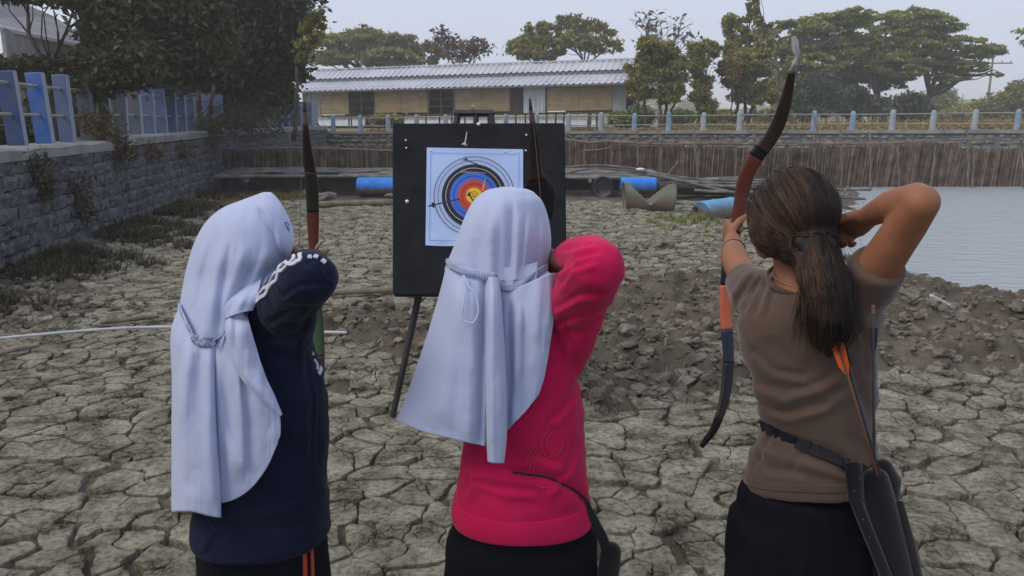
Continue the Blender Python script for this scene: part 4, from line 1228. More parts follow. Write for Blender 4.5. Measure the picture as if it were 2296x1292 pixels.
for pts in ([(640, 392), (700, 386), (780, 387), (850, 384)], [(470, 398), (540, 390), (600, 386), (634, 388)], [(1268, 388), (1330, 378), (1400, 382), (1470, 388)], [(1270, 375), (1340, 371), (1420, 378), (1490, 392)]):
    P = catmull([at(a, b, 17.7) for a, b in pts], 9); q = MB(); q.tube([Vector(p) for p in P], [0.026] * 9, 7); q.build('loose_bamboo', M['raft'], raft, smooth=True)
q = MB()
for (x0, x1) in ((-6.4, -2.9), (-2.85, 0.2)):
    q = MB(); q.box(((x0 + x1) / 2, 17.5, 0.18), (x1 - x0, 0.04, 0.32)); q.build('side_board', M['raft_dark'], raft)
q = MB(); q.box((-3.0, 18.6, 0.15), (6, 0.05, 0.36)); q.build('back_board', M['raft_dark'], raft)
q = MB(); q.box((2.0, 18.7, 0.15), (3.6, 0.05, 0.36)); q.build('back_board', M['raft_dark'], raft)
def plastic(name, col, rough=0.42, mudtop=None):
    """drum plastic, splashed with dried mud on its lower part"""
    m = mat(name, col, rough, scale=3, detail=6, var=0.16, bump=0.15, bscale=20, spec=0.4)
    nt = m.node_tree; N = nt.nodes; L = nt.links; p = N['Principled BSDF']
    old = p.inputs['Base Color'].links[0].from_socket
    g = N.new('ShaderNodeNewGeometry'); sx = N.new('ShaderNodeSeparateXYZ'); L.new(g.outputs['Position'], sx.inputs[0])
    nz = N.new('ShaderNodeTexNoise'); nz.inputs['Scale'].default_value = 7; nz.inputs['Detail'].default_value = 6
    L.new(g.outputs['Position'], nz.inputs['Vector'])
    ad = N.new('ShaderNodeMath'); ad.operation = 'MULTIPLY_ADD'; ad.inputs[1].default_value = -0.22
    L.new(nz.outputs['Fac'], ad.inputs[0]); L.new(sx.outputs[2], ad.inputs[2])
    mr = N.new('ShaderNodeMapRange'); mr.inputs[1].default_value = (mudtop or 0.12) - 0.16; mr.inputs[2].default_value = (mudtop or 0.12) - 0.04
    L.new(ad.outputs[0], mr.inputs[0])
    mx = N.new('ShaderNodeMix'); mx.data_type = 'RGBA'; L.new(mr.outputs[0], mx.inputs[0])
    mx.inputs[6].default_value = (0.13, 0.11, 0.085, 1); L.new(old, mx.inputs[7]); L.new(mx.outputs[2], p.inputs['Base Color'])
    return m
M['drum_blue'] = plastic('blue_plastic', (0.02, 0.22, 0.75), mudtop=0.16)
M['drum_pale'] = plastic('faded_blue_plastic', (0.09, 0.30, 0.52), mudtop=0.20)
M['drum_black'] = plastic('black_plastic', (0.018, 0.018, 0.020), mudtop=0.05)
M['drum_olive'] = plastic('olive_plastic', (0.105, 0.12, 0.082), 0.65, mudtop=0.22)
def lathe(q, a, b, prof, n=28):
    """profile (t along a-b, radius) turned about the axis a-b"""
    a = Vector(a); b = Vector(b); d = (b - a); dn = d.normalized(); u = dn.orthogonal().normalized(); w = dn.cross(u); V = []
    for t, r in prof:
        for k in range(n): an = 2 * PI * k / n; V.append(a + d * t + u * (r * math.cos(an)) + w * (r * math.sin(an)))
    q.add(V, [tuple(f) for f in grid_faces(len(prof), n, True)])
DR = [(0.0, 0.0), (0.0, 0.55), (0.0, 0.86), (-0.012, 0.92), (0.02, 0.985), (0.05, 1), (0.09, 0.985), (0.12, .985), (.28, 1.0), (.31, 1.035), (.34, 1.0), (.66, 1.0), (.69, 1.035), (.72, 1.0), (.88, .985), (.91, .985), (.95, 1), (.98, .985), (1.012, .92), (1.0, .86), (1.0, .55), (1.0, 0.0)]
def drum(a, b, r, m, label, parts=True):
    a = Vector(a); b = Vector(b); c = (a + b) / 2
    t = empty('plastic_drum', (c.x, c.y, 0), label, 'drum')
    q = MB(); lathe(q, a, b, [(u, v * r) for u, v in DR]); q.build('shell', M[m], t, smooth=True)
    if parts:
        d = (a - b).normalized(); u = d.orthogonal().normalized()
        for s in (-1, 1):
            q = MB(); lathe(q, a + d * 0.0 + u * (s * r * .62), a + d * 0.03 + u * (s * r * .62), [(0, .0), (0, .035), (1, .035), (1, 0)], 12); q.build('bung', M['raft_dark'], t)
    return t
drum((-3.35, 17.22, 0.185), (-2.45, 17.22, 0.185), 0.195, 'drum_blue', 'blue drum lying under the raft left of the target board')
drum((2.36, 17.2, 0.20), (3.12, 17.2, 0.20), 0.185, 'drum_blue', 'bright blue drum under the right end of the raft')
drum((1.98, 17.25, 0.17), (1.98, 18.15, 0.17), 0.235, 'drum_black', 'black drum end-on under the raft left of the bright blue drum')
drum((-6.0, 17.25, 0.16), (-6.0, 18.15, 0.16), 0.22, 'drum_black', 'black drum end-on under the left end of the raft')
a_ = gnd(1578, 492); b_ = gnd(1672, 486)
drum((a_.x - 0.06, a_.y - .02, 0.09), (b_.x + .05, b_.y + .30, 0.11), 0.215, 'drum_pale', 'faded blue drum half sunk in the mud left of the archer in brown')
# crushed olive drum, dented to a V
t = empty('crushed_drum', tuple(gnd(1452, 470)), 'crushed olive drum dented into a V shape lying on the mud', 'drum')
a_, b_ = gnd(1398, 466), gnd(1508, 474)
q = MB(); n = 30; m_ = 26; V = []
for i in range(m_):
    s = i / (m_ - 1)
    dent = max(0, 1 - abs(s - 0.50) / 0.44) ** 1.05
    for k in range(n):
        an = 2 * PI * k / n; x, z = math.cos(an), math.sin(an)
        r = 0.275 * (0.97 if 0.03 < s < 0.97 else 0.99) * (1 + 0.02 * math.sin(an * 3 + s * 5))
        zz = z * r
        lim = 0.275 - dent * 0.42
        if zz > lim: zz = lim + (zz - lim) * 0.12
        p = a_.lerp(b_, s) + Vector((0.05 * math.sin(an) * (s - .5), x * r * (1 + 0.15 * dent), zz + 0.22))
        V.append(p)
q.add(V, [tuple(f) for f in grid_faces(m_, n, True)]); q.build('shell', M['drum_olive'], t, smooth=True, solid=0.006)
for s, e in ((0, a_), (1, b_)):
    q = MB(); V2 = [V[(m_ - 1) * n * s + k] for k in range(n)]; c_ = sum((Vector(v) for v in V2), Vector()) / n
    ins = [Vector(v).lerp(c_, 0.12) + Vector((0.05 * (1 - 2 * s), 0, 0)) for v in V2]
    q.add(V2 + ins + [c_ + Vector((0.05 * (1 - 2 * s), 0, 0))], [tuple(f) for f in grid_faces(2, n, True)] + [(n + k, n + (k + 1) % n, 2 * n) for k in range(n)])
    q.build('drum_head', M['drum_olive'], t)
# old canoe
t = empty('dugout_boat', tuple(gnd(1560, 447)), 'old grey-green boat hull beached behind the crushed drum', 'boat')
M['boat'] = mat('boat_paint', (0.085, 0.095, 0.078), 0.8, scale=3, detail=7, var=0.35, bump=0.3)
a_, b_ = Vector((3.15, 17.2, 0)), Vector((6.3, 17.1, 0)); V = []
for i in range(19):
    s = i / 18; w = 0.42 * max(0.04, math.sin(PI * (0.05 + 0.9 * s))) ** 0.6; sh = 0.27 + 0.08 * (2 * s - 1) ** 2
    for k in range(11):
        an = PI * (k / 10)
        V.append(a_.lerp(b_, s) + Vector((0, -math.cos(an) * w, 0.02 + sh * (1 - math.sin(an) ** 0.7))))
q = MB(); q.add(V, [tuple(f) for f in grid_faces(19, 11)]); q.build('hull', M['boat'], t, smooth=True, solid=0.025)
for s_ in (0, 10):
    q = MB(); q.tube([V[i * 11 + s_] for i in range(19)], [0.028] * 19, 6); q.build('gunwale', M['boat'], t, smooth=True)
# loose poles slid off the raft
random.seed(44)
poles = [((1445, 384), (1600, 425), 16.6), ((1470, 388), (1660, 420), 16.7), ((1455, 392), (1655, 434), 16.3), ((1480, 402), (1700, 404), 16.8), ((1500, 410), (1720, 410), 16.7),
         ((1520, 420), (1740, 414), 16.5), ((1480, 396), (1690, 428), 16.4), ((1560, 428), (1780, 436), 16.1), ((1640, 402), (1866, 414), 17.2), ((1720, 420), (1951, 425), 17.2),
         ((1700, 424), (1906, 434), 16.9), ((1640, 432), (1938, 445), 16.3), ((1720, 438), (1900, 438), 16.2), ((1600, 418), (1800, 408), 17.1), ((1510, 414), (1700, 420), 16.4), ((1530, 404), (1690, 398), 16.9)]
for k, (p0, p1, Y) in enumerate(poles):
    a = at(p0[0], p0[1], Y); b = at(p1[0], p1[1], Y + random.uniform(-.3, .3)); a.z = max(a.z, .04); b.z = max(b.z, -0.04)
    o = rpole(a, b, 0.030, None, 'bamboo_pole'); tag(o, 'loose grey bamboo pole in the heap sliding off the raft into the water', 'pole', 'loose bamboo poles heaped beside the raft')
for p0, p1, Y, lab in (((1495, 395), (1520, 364), 17.1, 'short bamboo stake slanting up from the pole heap'), ((1885, 440), (1902, 419), 16.8, 'short stick propped slanting on the pole ends by the water')):
    o = rpole(at(*p0, Y), at(*p1, Y), 0.026, None, 'bamboo_stake'); tag(o, lab, 'stake')
o = MB(); o.ell(at(1436, 380, 17.5), (0.10, 0.06, 0.035)); o = o.build('foam_block', M['white_trim'], None, smooth=True); tag(o, 'pale piece of foam on the raft deck right of the board', 'foam block')
# stones and litter on the mud
M['rock'] = mat('grey_rock', (0.17, 0.17, 0.165), 0.9, scale=5, var=0.4, bump=0.8, bscale=18)
def rock(px, py, w, h, label, seed, m='rock'):
    p = gnd(px, py); r = w * p.y / F
    V, f = clod_geo((0, 0, 0), 1, seed, 2); V = V * np.array([r, r * .7, h * p.y / F]) + np.array([p.x, p.y + r * .5, h * p.y / F * .5])
    q = MB(); q.add(V, f); o = q.build('rock', M[m], None); tag(o, label, 'rock')
rock(728, 448, 20, 13, 'grey stone beside the raft just right of the left bow', 11)
rock(685, 440, 10, 12, 'small grey stone peeping out left of the left bow', 12)
rock(876, 443, 13, 8, 'flat stone at the left edge of the target board', 13)
rock(345, 497, 12, 5, 'pale stone on the mud near the left wall foot', 14)
rock(425, 452, 16, 4, 'flat broken slab lying in the far left corner', 15)
rock(1520, 458, 12, 5, 'small pale stone right of the crushed drum', 16)
rock(1440, 770, 24, 17, 'yellowish lump of dry earth in the dug-over mud behind the red sweater', 19, 'clod')
def stick(pts, r, label, name, m, cat, lift=0.0, z0=None):
    P = []
    for a, b in pts:
        g = gnd(a, b, z0 if z0 else 0.03); g.z = z0 if z0 else float(gh(np.array([g.x]), np.array([g.y]))[0]) + r + lift; P.append(g)
    P = [Vector(p) for p in catmull(P, 14)]
    q = MB(); q.tube(P, [r * (1 + 0.05 * math.sin(i * 2.2)) for i in range(14)], 10); o = q.build(name, M[m], None, smooth=True); tag(o, label, cat)
M['pvc'] = mat('pvc_pipe', (0.45, 0.47, 0.49), 0.6, scale=5, var=0.15)
M['log'] = mat('weathered_log', (0.20, 0.165, 0.12), 0.9, scale=8, var=0.35, bump=0.6, bscale=25)
stick([(-90, 768), (40, 755), (240, 738), (400, 733), (560, 738), (680, 744), (775, 746)], 0.0115, 'long pale plastic pipe lying across the mud on the left', 'plastic_pipe', 'pvc', 'pipe', 0.03, 0.10)
stick([(742, 664), (800, 660), (960, 656)], 0.030, 'bamboo log lying on the mud left of the target legs', 'bamboo_log', 'log', 'log', 0.02)
stick([(738, 676), (752, 688), (766, 694)], 0.024, 'short crooked stick beside the bamboo log', 'stick', 'log', 'stick', 0.02)
stick([(230, 726), (290, 721), (352, 715)], 0.020, 'short brown log lying behind the pale pipe', 'log', 'log', 'log', 0.02)
stick([(712, 462), (790, 459), (900, 457)], 0.06, 'flat driftwood beam on the mud near the raft', 'beam', 'log', 'beam', 0.0)
stick([(0, 800), (40, 786), (84, 778)], 0.018, 'pale stick at the left edge near the pipe', 'stick', 'log', 'stick', 0.02)
stick([(2084, 704), (2126, 701)], 0.018, 'short piece of white pipe on the dug-over mud at the right', 'pipe_piece', 'pvc', 'pipe', 0.05)
stick([(1490, 800), (1496, 838)], 0.006, 'thin pale twig on the mud between the archers', 'twig', 'log', 'twig', 0.03)
stick([(2280, 708), (2310, 706)], 0.022, 'scrap of white pipe at the far right edge', 'pipe_piece', 'pvc', 'pipe', 0.05)
# =================================================================== TARGET BOARD ON ITS EASEL
M['foam'] = mat('black_foam', (0.009, 0.011, 0.016), 0.9, scale=12, var=0.35, bump=0.4, bscale=90, bdist=0.004)
M['paper'] = mat('target_paper', (0.42, 0.55, 0.86), 0.7, scale=3, var=0.04, bump=0.15, bscale=12)
M['steel'] = mat('dark_steel', (0.035, 0.035, 0.04), 0.5, var=0.3)
M['pin'] = mat('bright_pin', (0.75, 0.75, 0.78), 0.25, var=0.05, metal=0.6)
def flat(name, c, rough=0.65): return mat(name, c, rough, scale=20, var=0.05)
M['ink_black'] = flat('print_black', (0.022, 0.020, 0.028)); M['ink_blue'] = flat('print_blue', (0.05, 0.16, 0.62))
M['ink_red'] = flat('print_red', (0.55, 0.065, 0.035)); M['ink_gold'] = flat('print_yellow', (0.72, 0.50, 0.035)); M['ink_white'] = flat('print_white', (0.7, 0.72, 0.8))
TL, TR, BR, BL = at(880, 276, 4.36), at(1266, 275, 4.36), at(1272, 662, 4.06), at(880, 662, 4.06)
bn = (TR - TL).cross(BL - TL).normalized()
if bn.y > 0: bn = -bn                                      # towards the archers
def onb(px, py, off=0.0):
    r = (at(px, py, 4.0) - Vector((0, 0, CAMZ)))
    o = Vector((0, 0, CAMZ)); t = ((TL + bn * off) - o).dot(bn) / r.dot(bn)
    return o + r * t
tb = empty('target_board', (0.0, 4.2, 0), 'square black foam archery target with a coloured ring face on a metal easel', 'archery target')
q = MB(); th = bn * -0.10
P = [TL, TR, BR, BL]; q.add(P + [p + th for p in P], [(0, 1, 2, 3), (7, 6, 5, 4), (0, 4, 5, 1), (1, 5, 6, 2), (2, 6, 7, 3), (3, 7, 4, 0)])
q.build('foam_block', M['foam'], tb, bevel=0.008)
ex = (TR - TL).normalized(); ey = bn.cross(ex); ey = -ey if ey.z < 0 else ey
ctr = onb(1063, 440, 0.0)
# paper, slightly cockled
q = MB(); V = []; nx_, ny_ = 24, 24
for j in range(ny_ + 1):
    for i in range(nx_ + 1):
        u, v = i / nx_, j / ny_
        top = 331 + 4 * u; bot = 550 + 3 * u + 1.5 * math.sin(u * 9)
        lx = 957 - 3 * v; rx = 1173 - 0.5 * v
        o = 0.0035 + 0.0015 * math.sin(u * 7 + v * 3)
        if v > 0.9 or u > 0.95: o += 0.003 * math.sin(u * 20 + v * 13) + 0.002
        if u < 0.03 or v < 0.03: o += 0.001
        V.append(onb(lx + (rx - lx) * u, top + (bot - top) * v, min(max(o, 0.002), 0.0075)))
q.add(V, [tuple(f) for f in grid_faces(ny_ + 1, nx_ + 1)])
face = q.build('target_face', M['paper'], tb, smooth=True)
pxm = (onb(1153, 440) - ctr).length / 90
def disc(r0, r1, off, m, name='ring', n=64):
    q = MB(); V = []
    for r in (r0, r1):
        for k in range(n): an = 2 * PI * k / n; V.append(ctr + ex * (r * pxm * math.cos(an)) + ey * (r * pxm * math.sin(an)) + bn * off)
    q.add(V, [tuple(f) for f in grid_faces(2, n, True)])
    o = q.build(name, M[m], tb); o.parent = face; o.location = -face.location
    return o
bpy.context.view_layer.update()
z_ = 0.0100
for r0, r1, m in ((89, 90.4, 'ink_black'), (80.3, 81.5, 'ink_black'), (54, 72, 'ink_black'), (36, 54, 'ink_blue'), (18, 36, 'ink_red'), (0.01, 18, 'ink_gold')):
    disc(r0, r1, z_, m); z_ += 0.0006
for r, m in ((63, 'ink_white'), (45, 'ink_black'), (27, 'ink_black'), (9, 'ink_black'), (4.4, 'ink_black')): disc(r - .45, r + .45, z_, m, 'ring_line')
# the printed margin line and the small centre cross
for a, b in (((966, 343), (1164, 346)), ((966, 343), (963, 539)), ((1164, 346), (1163, 540)), ((963, 539), (1163, 540))):
    q = MB(); pa, pb = onb(*a, 0.0088), onb(*b, 0.0088); d = (pb - pa).normalized().cross(bn) * 0.0009; q.add([pa - d, pb - d, pb + d, pa + d], [(0, 1, 2, 3)])
    o = q.build('margin_line', M['ink_blue'], tb); o.parent = face
q = MB()
for a, b in (((1061, 440), (1065, 440)), ((1063, 438), (1063, 442))):
    pa, pb = onb(*a, z_ + .0004), onb(*b, z_ + .0004 + .0002 * (a[0] > 1062)); d = (pb - pa).normalized().cross(bn) * 0.0012; q.add([pa - d, pb - d, pb + d, pa + d], [(0, 1, 2, 3)])
o = q.build('centre_mark', M['ink_black'], tb); o.parent = face
for i, (px, py, r) in enumerate([(1073, 279, .011), (913, 452, .011), (910, 315, .006), (911, 332, .006), (1203, 398, .008), (1180, 303, .006), (1179, 338, .006), (966, 338, .005), (1132, 340, .005), (1164, 341, .005)]):
    q = MB(); q.ell(onb(px, py, 0.006), (r, r, r)); q.build('pin', M['pin'], tb, smooth=True)
# handle of the easel above the board, legs below
def hb(a, b, r, name, m='steel', n=4):
    q = MB(); q.tube([a, b], [r, r], n, cap=0); q.build(name, M[m], tb)
hz_ = -0.06
hp = [onb(1020, 300, hz_), onb(1027, 254, hz_), onb(1100, 254, hz_), onb(1106, 300, hz_)]
hb(hp[0], hp[1], .019, 'handle'); hb(hp[1] - ex * .018, hp[2] + ex * .018, .019, 'handle'); hb(hp[2], hp[3], .019, 'handle'); hb(onb(1068, 300, hz_), onb(1067, 256, hz_), .015, 'handle')
def leg(a, b):
    q = MB(); q.tube([a, b], [.019, .017], 4, cap=0); q.build('leg', M['steel'], tb)
g1 = gnd(878, 937); leg(onb(944, 640, -.06), Vector((g1.x, g1.y, -0.02)))
g2_ = gnd(1262, 937); leg(onb(1206, 640, -.06), Vector((g2_.x, g2_.y, -0.02)))
leg(onb(1066, 300, -.12), Vector((0.0, 5.05, -0.02)))
bpy.context.view_layer.update()
# --- arrows standing in the target
M['shaft_dark'] = mat('carbon_shaft', (0.03, 0.035, 0.045), 0.4, var=0.1); M['shaft_pale'] = mat('pale_shaft', (0.42, 0.36, 0.30), 0.5, var=0.1)
M['vane_dark'] = mat('dark_vane', (0.035, 0.04, 0.055), 0.5, var=0.1); M['vane_pale'] = mat('pale_vane', (0.60, 0.50, 0.46), 0.6, var=0.1); M['vane_orange'] = mat('orange_vane', (0.75, 0.14, 0.03), 0.5, var=0.1)
M['vane_grey'] = mat('grey_vane', (0.20, 0.23, 0.28), 0.5, var=0.1)
def arrow(tip, tail, label, sm='shaft_dark', vm='vane_dark', group=None, r=0.0032, vl=0.06, vh=0.016, name='arrow', cat='arrow', tint=False, embed=0.05):
    tip = Vector(tip); tail = Vector(tail); d = (tip - tail).normalized()
    t = empty(name, tuple(tail), label, cat, group)
    q = MB(); q.tube([tail, tip + d * embed], [r, r], 8, cap=0); q.build('shaft', M[sm], t, smooth=True)
    q = MB(); q.tube([tail - d * .012, tail + d * .004], [r * 1.25, r * 1.3], 8, cap=0); q.build('nock', M[vm], t)
    u = d.cross(Vector((0.3, 0.1, 1))).normalized()
    for k in range(3):
        w = Matrix.Rotation(2 * PI * k / 3 + 0.5, 3, d) @ u
        a = tail + d * 0.022
        q = MB(); q.add([a + w * r, a + d * .006 + w * vh, a + d * vl * .55 + w * vh * .8, a + d * vl + w * r], [(0, 1, 2, 3)]); q.build('vane', M[vm], t, solid=0.0009)
    return t
arrow(onb(1030, 446), at(963, 462, 3.72), 'dark fletched arrow slanting out at the left edge of the target face')
arrow(onb(1075, 371), at(1041, 357, 3.85), 'dark fletched arrow in the black ring at the top of the target face', vm='vane_grey')
arrow(onb(1047, 296), at(1042, 324, 3.80), 'arrow with pale fletching in the black foam above the paper', 'shaft_pale', 'vane_pale')
arrow(onb(1066, 460), at(1051, 434, 3.80), 'dark fletched arrow standing in the yellow centre')
arrow(onb(1089, 399), at(1082, 428, 3.75), 'thin pinkish arrow in the red and blue rings', 'shaft_pale', 'vane_orange', vh=0.008)
arrow(onb(1092, 389), at(1036, 386, 3.95), 'grey arrow lying almost level across the black ring', 'shaft_pale', 'vane_grey', vh=0.012)
arrow(hp[1] + ex * 0.085 + Vector((0, 0, .01)), at(1060, 238, 3.95), 'pale fletched arrow sticking up over the easel handle', 'shaft_pale', 'vane_pale', embed=0.0)

# =================================================================== PEOPLE
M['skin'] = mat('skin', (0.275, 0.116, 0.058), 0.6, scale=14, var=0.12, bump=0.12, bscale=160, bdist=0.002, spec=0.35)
M['skin_dark'] = mat('dark_skin', (0.22, 0.105, 0.06), 0.6, scale=14, var=0.12, bump=0.12, bscale=160, bdist=0.002, spec=0.35)  # one even, darker skin colour
def cloth(name, c, rough=0.9, weave=420, strength=0.18, var=0.06, sheen=0.25, scale=5):
    return mat(name, c, rough, scale=scale, var=var, bump=strength, bscale=weave, bdist=0.002, sheen=sheen, spec=0.15)
M['hijab'] = cloth('white_cloth', (0.40, 0.46, 0.65), 0.75, 500, 0.12, 0.04, 0.3)
M['hijab_trim'] = cloth('white_elastic', (0.42, 0.48, 0.67), 0.8, 200, 0.5, 0.1)
M['navy'] = cloth('navy_cloth', (0.0055, 0.009, 0.028), 0.85, 400, 0.2, 0.25, 0.05)
M['white_tape'] = cloth('white_tape', (0.50, 0.52, 0.58), 0.7, 300, 0.2)
M['black_cloth'] = cloth('black_cloth', (0.0045, 0.005, 0.009), 0.95, 300, 0.25, 0.3, 0.0)
M['pink'] = cloth('crimson_fleece', (0.50, 0.007, 0.075), 0.85, 330, 0.3, 0.12, 0.08, 8)
M['pink_print'] = cloth('orange_print', (0.50, 0.011, 0.060), 0.8, 300, 0.2)
M['brown'] = cloth('brown_jersey', (0.092, 0.062, 0.048), 0.9, 380, 0.25, 0.10, 0.25)
M['orange_tape'] = cloth('orange_tape', (0.42, 0.055, 0.014), 0.8)
M['strap'] = mat('black_webbing', (0.014, 0.015, 0.020), 0.8, var=0.2, bump=0.3, bscale=200, bdist=0.003)
M['quiver_blue'] = cloth('dark_blue_canvas', (0.003, 0.0045, 0.010), 1.0, 250, 0.3, 0.25)
M['quiver_dark'] = cloth('dark_canvas', (0.006, 0.0055, 0.006), 0.95, 250, 0.3, 0.3)
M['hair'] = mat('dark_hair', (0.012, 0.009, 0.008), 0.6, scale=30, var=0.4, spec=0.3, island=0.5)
M['hair_brown_lit'] = mat('brown_sunlit_hair', (0.060, 0.031, 0.018), 0.55, scale=30, var=0.4, spec=0.35, island=0.5)  # brown strands; sunlight on the left of the hair put into colour
M['eye'] = mat('eye_white', (0.7, 0.68, 0.64), 0.2, var=0.03)
M['shoe'] = mat('dark_shoe', (0.02, 0.02, 0.022), 0.6)

def ring_loft(q, rows, n=40, sub=8, capped=True, ex=2.3):
    """rows: (pyL, pxL, YL, pyR, pxR, YR, half depth) silhouettes from top to bottom, closed superelliptic tube"""
    A = []
    for (pl, xl, yl, pr, xr, yr, dh) in rows:
        A.append(list(at(xl, pl, yl)) + list(at(xr, pr, yr)) + [dh])
    D = catmull(A, (len(rows) - 1) * sub + 1)
    V = []
    for r in D:
        l = np.array(r[0:3]); rr_ = np.array(r[3:6]); c = (l + rr_) / 2; a = (rr_ - l) / 2
        b = np.cross([0, 0, 1], a); b /= np.linalg.norm(b) + 1e-9; b *= r[6]
        for k in range(n):
            an = 2 * PI * k / n; cs, sn = math.cos(an), math.sin(an)
            m = (abs(cs) ** ex + abs(sn) ** ex) ** (-1 / ex)
            V.append(c + a * (cs * m) + b * (sn * m))
    f = [tuple(x) for x in grid_faces(len(D), n, True)]
    if capped: f += [tuple(range(n))[::-1], tuple(range((len(D) - 1) * n, len(D) * n))]
    return q.add(V, f)
def rows_sym(rows, Y, dh):
    return [(r[0], r[1], Y, r[0], r[2], Y, dh if len(r) < 4 else r[3]) for r in rows]

def hand(q, w, d, n, u, s=1.0, curl=0.2, thumb=0.5, palm=True, spread=1.0):
    """w wrist, d along the hand, n out of the palm, u towards the thumb; five separate fingers"""
    w = Vector(w); d = Vector(d).normalized(); n = Vector(n); n = (n - d * n.dot(d)).normalized(); u = Vector(u); u = (u - d * u.dot(d) - n * u.dot(n)).normalized()
    q.tube([w - d * .02 * s, w + d * .02 * s, w + d * .055 * s + n * .003, w + d * .082 * s], [(.024 * s, .017 * s), (.033 * s, .016 * s), (.039 * s, .015 * s), (.037 * s, .012 * s)], 14, ref=u)
    for off, L, k in ((.028, .070, 0), (.0095, .079, 1), (-.0095, .073, 2), (-.027, .057, 3)):
        p = w + d * (.080 - .004 * (k == 3) - .002 * (k == 0)) * s + u * (off * s)
        ang = 0.0; P = [p - d * .02 * s, p]
        dirn = d.copy()
        for j, fr in enumerate((.46, .30, .24)):
            ang += curl * (1.0, 1.15, 0.8)[j] * (1 + .06 * k)
            dirn = d * math.cos(ang) + n * math.sin(ang) + u * (off * 1.2 * spread)
            for t in (.5, 1.0): P.append(P[-1] + dirn.normalized() * (L * fr * .5 * s))
        rr = [.0090, .0090, .0088, .0084, .0080, .0077, .0073, .0066]
        q.tube(P, [r * s * (1 if k < 3 else .88) for r in rr], 9)
    b = w + d * .022 * s + u * .026 * s + n * .004
    t1 = (d * .62 + u * .62 + n * (.35 + .3 * thumb)).normalized(); t2 = (d * .85 + u * .15 + n * (.2 + .6 * thumb)).normalized()
    q.tube([b - t1 * .012 * s, b + t1 * .034 * s, b + t1 * .036 * s + t2 * .026 * s, b + t1 * .036 * s + t2 * .050 * s], [.0125 * s, .0112 * s, .0098 * s, .0075 * s], 10)

def head_geo(q, c, fwd, up, s=1.0):
    """skull, jaw, nose, brow, lips, ears round the centre c"""
    c = Vector(c); f = Vector(fwd).normalized(); upv = Vector(up); upv = (upv - f * upv.dot(f)).normalized(); r = f.cross(upv)
    rot = Matrix((r, f, upv)).transposed()
    def Pt(x, y, z): return c + rot @ Vector((x * s, y * s, z * s))
    E = lambda p, rad: q.ell(Pt(*p), tuple(k * s for k in rad), rot, 22, 14)
    E((0, -.006, .022), (.072, .090, .082)); E((0, .030, -.035), (.058, .060, .066)); E((0, .052, -.078), (.030, .030, .026))
    E((0, .072, .028), (.046, .020, .022))
    for sx in (-1, 1):
        E((sx * .032, .062, -.028), (.024, .024, .024)); E((sx * .072, -.004, -.014), (.011, .018, .030)); E((sx * .030, .080, .022), (.018, .010, .006))
    q.tube([Pt(0, .082, .012), Pt(0, .094, -.012), Pt(0, .102, -.030)], [.009 * s, .010 * s, .013 * s], 10)
    for sx in (-1, 1): E((sx * .010, .090, -.034), (.009, .009, .007))
    E((0, .086, -.056), (.022, .009, .006)); E((0, .084, -.066), (.019, .009, .007))
    return [Pt(sx * .031, .0765, .006) for sx in (-1, 1)], Pt(0, .0, -.10)

def person_base(name, label):
    raise NotImplementedError
def finish(me, amp=0.0, fold=None):
    """woven unevenness plus folds: fold(co, no) -> signed displacement"""
    co = mesh_co(me); no = mesh_no(me)
    d = np.zeros(len(co))
    if amp: d += amp * fbm(co * 14, 3, 3)
    if fold is not None: d += fold(co)
    set_co(me, co + no * d[:, None])
    return me
def seg_fold(co, a, b, wl, amp, rad, seed=0, skew=0.0):
    """creases running round a limb between a and b"""
    a = np.array(a); b = np.array(b); ab = b - a; L = np.linalg.norm(ab); d = ab / L
    t = (co - a) @ d; r = np.linalg.norm(co - a - t[:, None] * d, axis=1)
    w = sstep(-0.02, 0.03, t) * (1 - sstep(L - 0.01, L + 0.04, t)) * (1 - sstep(rad * 0.9, rad * 1.4, r))
    ph = t / wl * 2 * PI + 4.5 * vnoise(co * 14, seed) + skew * (co[:, 0] * 60)
    return amp * .42 * w * (np.abs(np.sin(ph * .5)) * 2 - 1.2) * np.clip(vnoise(co * 13, seed + 5) * 1.5 + .25, 0, 1)
def px_of(co):
    """photo column and row of points"""
    y = co[:, 1]; z = co[:, 2] - CAMZ
    d = y * CP - z * SP; v = y * SP + z * CP
    return 1148 + F * co[:, 0] / d, 646 - F * v / d
def crease(co, pts, amp, w0, w1=None):
    """a crease along a polyline given in photo pixels, acting on the side facing the camera"""
    px, py = px_of(co); w1 = w1 or w0
    best = np.full(len(co), 1e9); sgn = np.ones(len(co))
    for (x0, y0), (x1, y1) in zip(pts[:-1], pts[1:]):
        dx, dy = x1 - x0, y1 - y0; L = math.hypot(dx, dy)
        t = np.clip(((px - x0) * dx + (py - y0) * dy) / L ** 2, 0, 1)
        ex_, ey_ = px - x0 - t * dx, py - y0 - t * dy
        dd = np.hypot(ex_, ey_); s = np.sign(ex_ * (-dy) + ey_ * dx)
        m = dd < best; best[m] = dd[m]; sgn[m] = s[m]
    w = np.where(sgn > 0, w0, w1)
    return amp * np.exp(-(best / w) ** 2)
def ribbon(name, bvh, pts, w, m, parent, off=0.0025, n=40, closed=False, smooth=True, thick=0.0015):
    """a strip laid on a surface along a path drawn in photo pixels"""
    P = catmull([(a, b) for a, b in pts], n) if smooth else np.array(pts, float)
    o = Vector((0, 0, CAMZ)); H = []
    for a, b in P:
        d = (at(a, b, 2.0) - o).normalized(); h, nn, i, ds = bvh.ray_cast(o, d)
        if h is None: continue
        if nn.dot(d) > 0: nn = -nn
        H.append((h, nn))
    return strip(name, H, w, m, parent, off, thick)
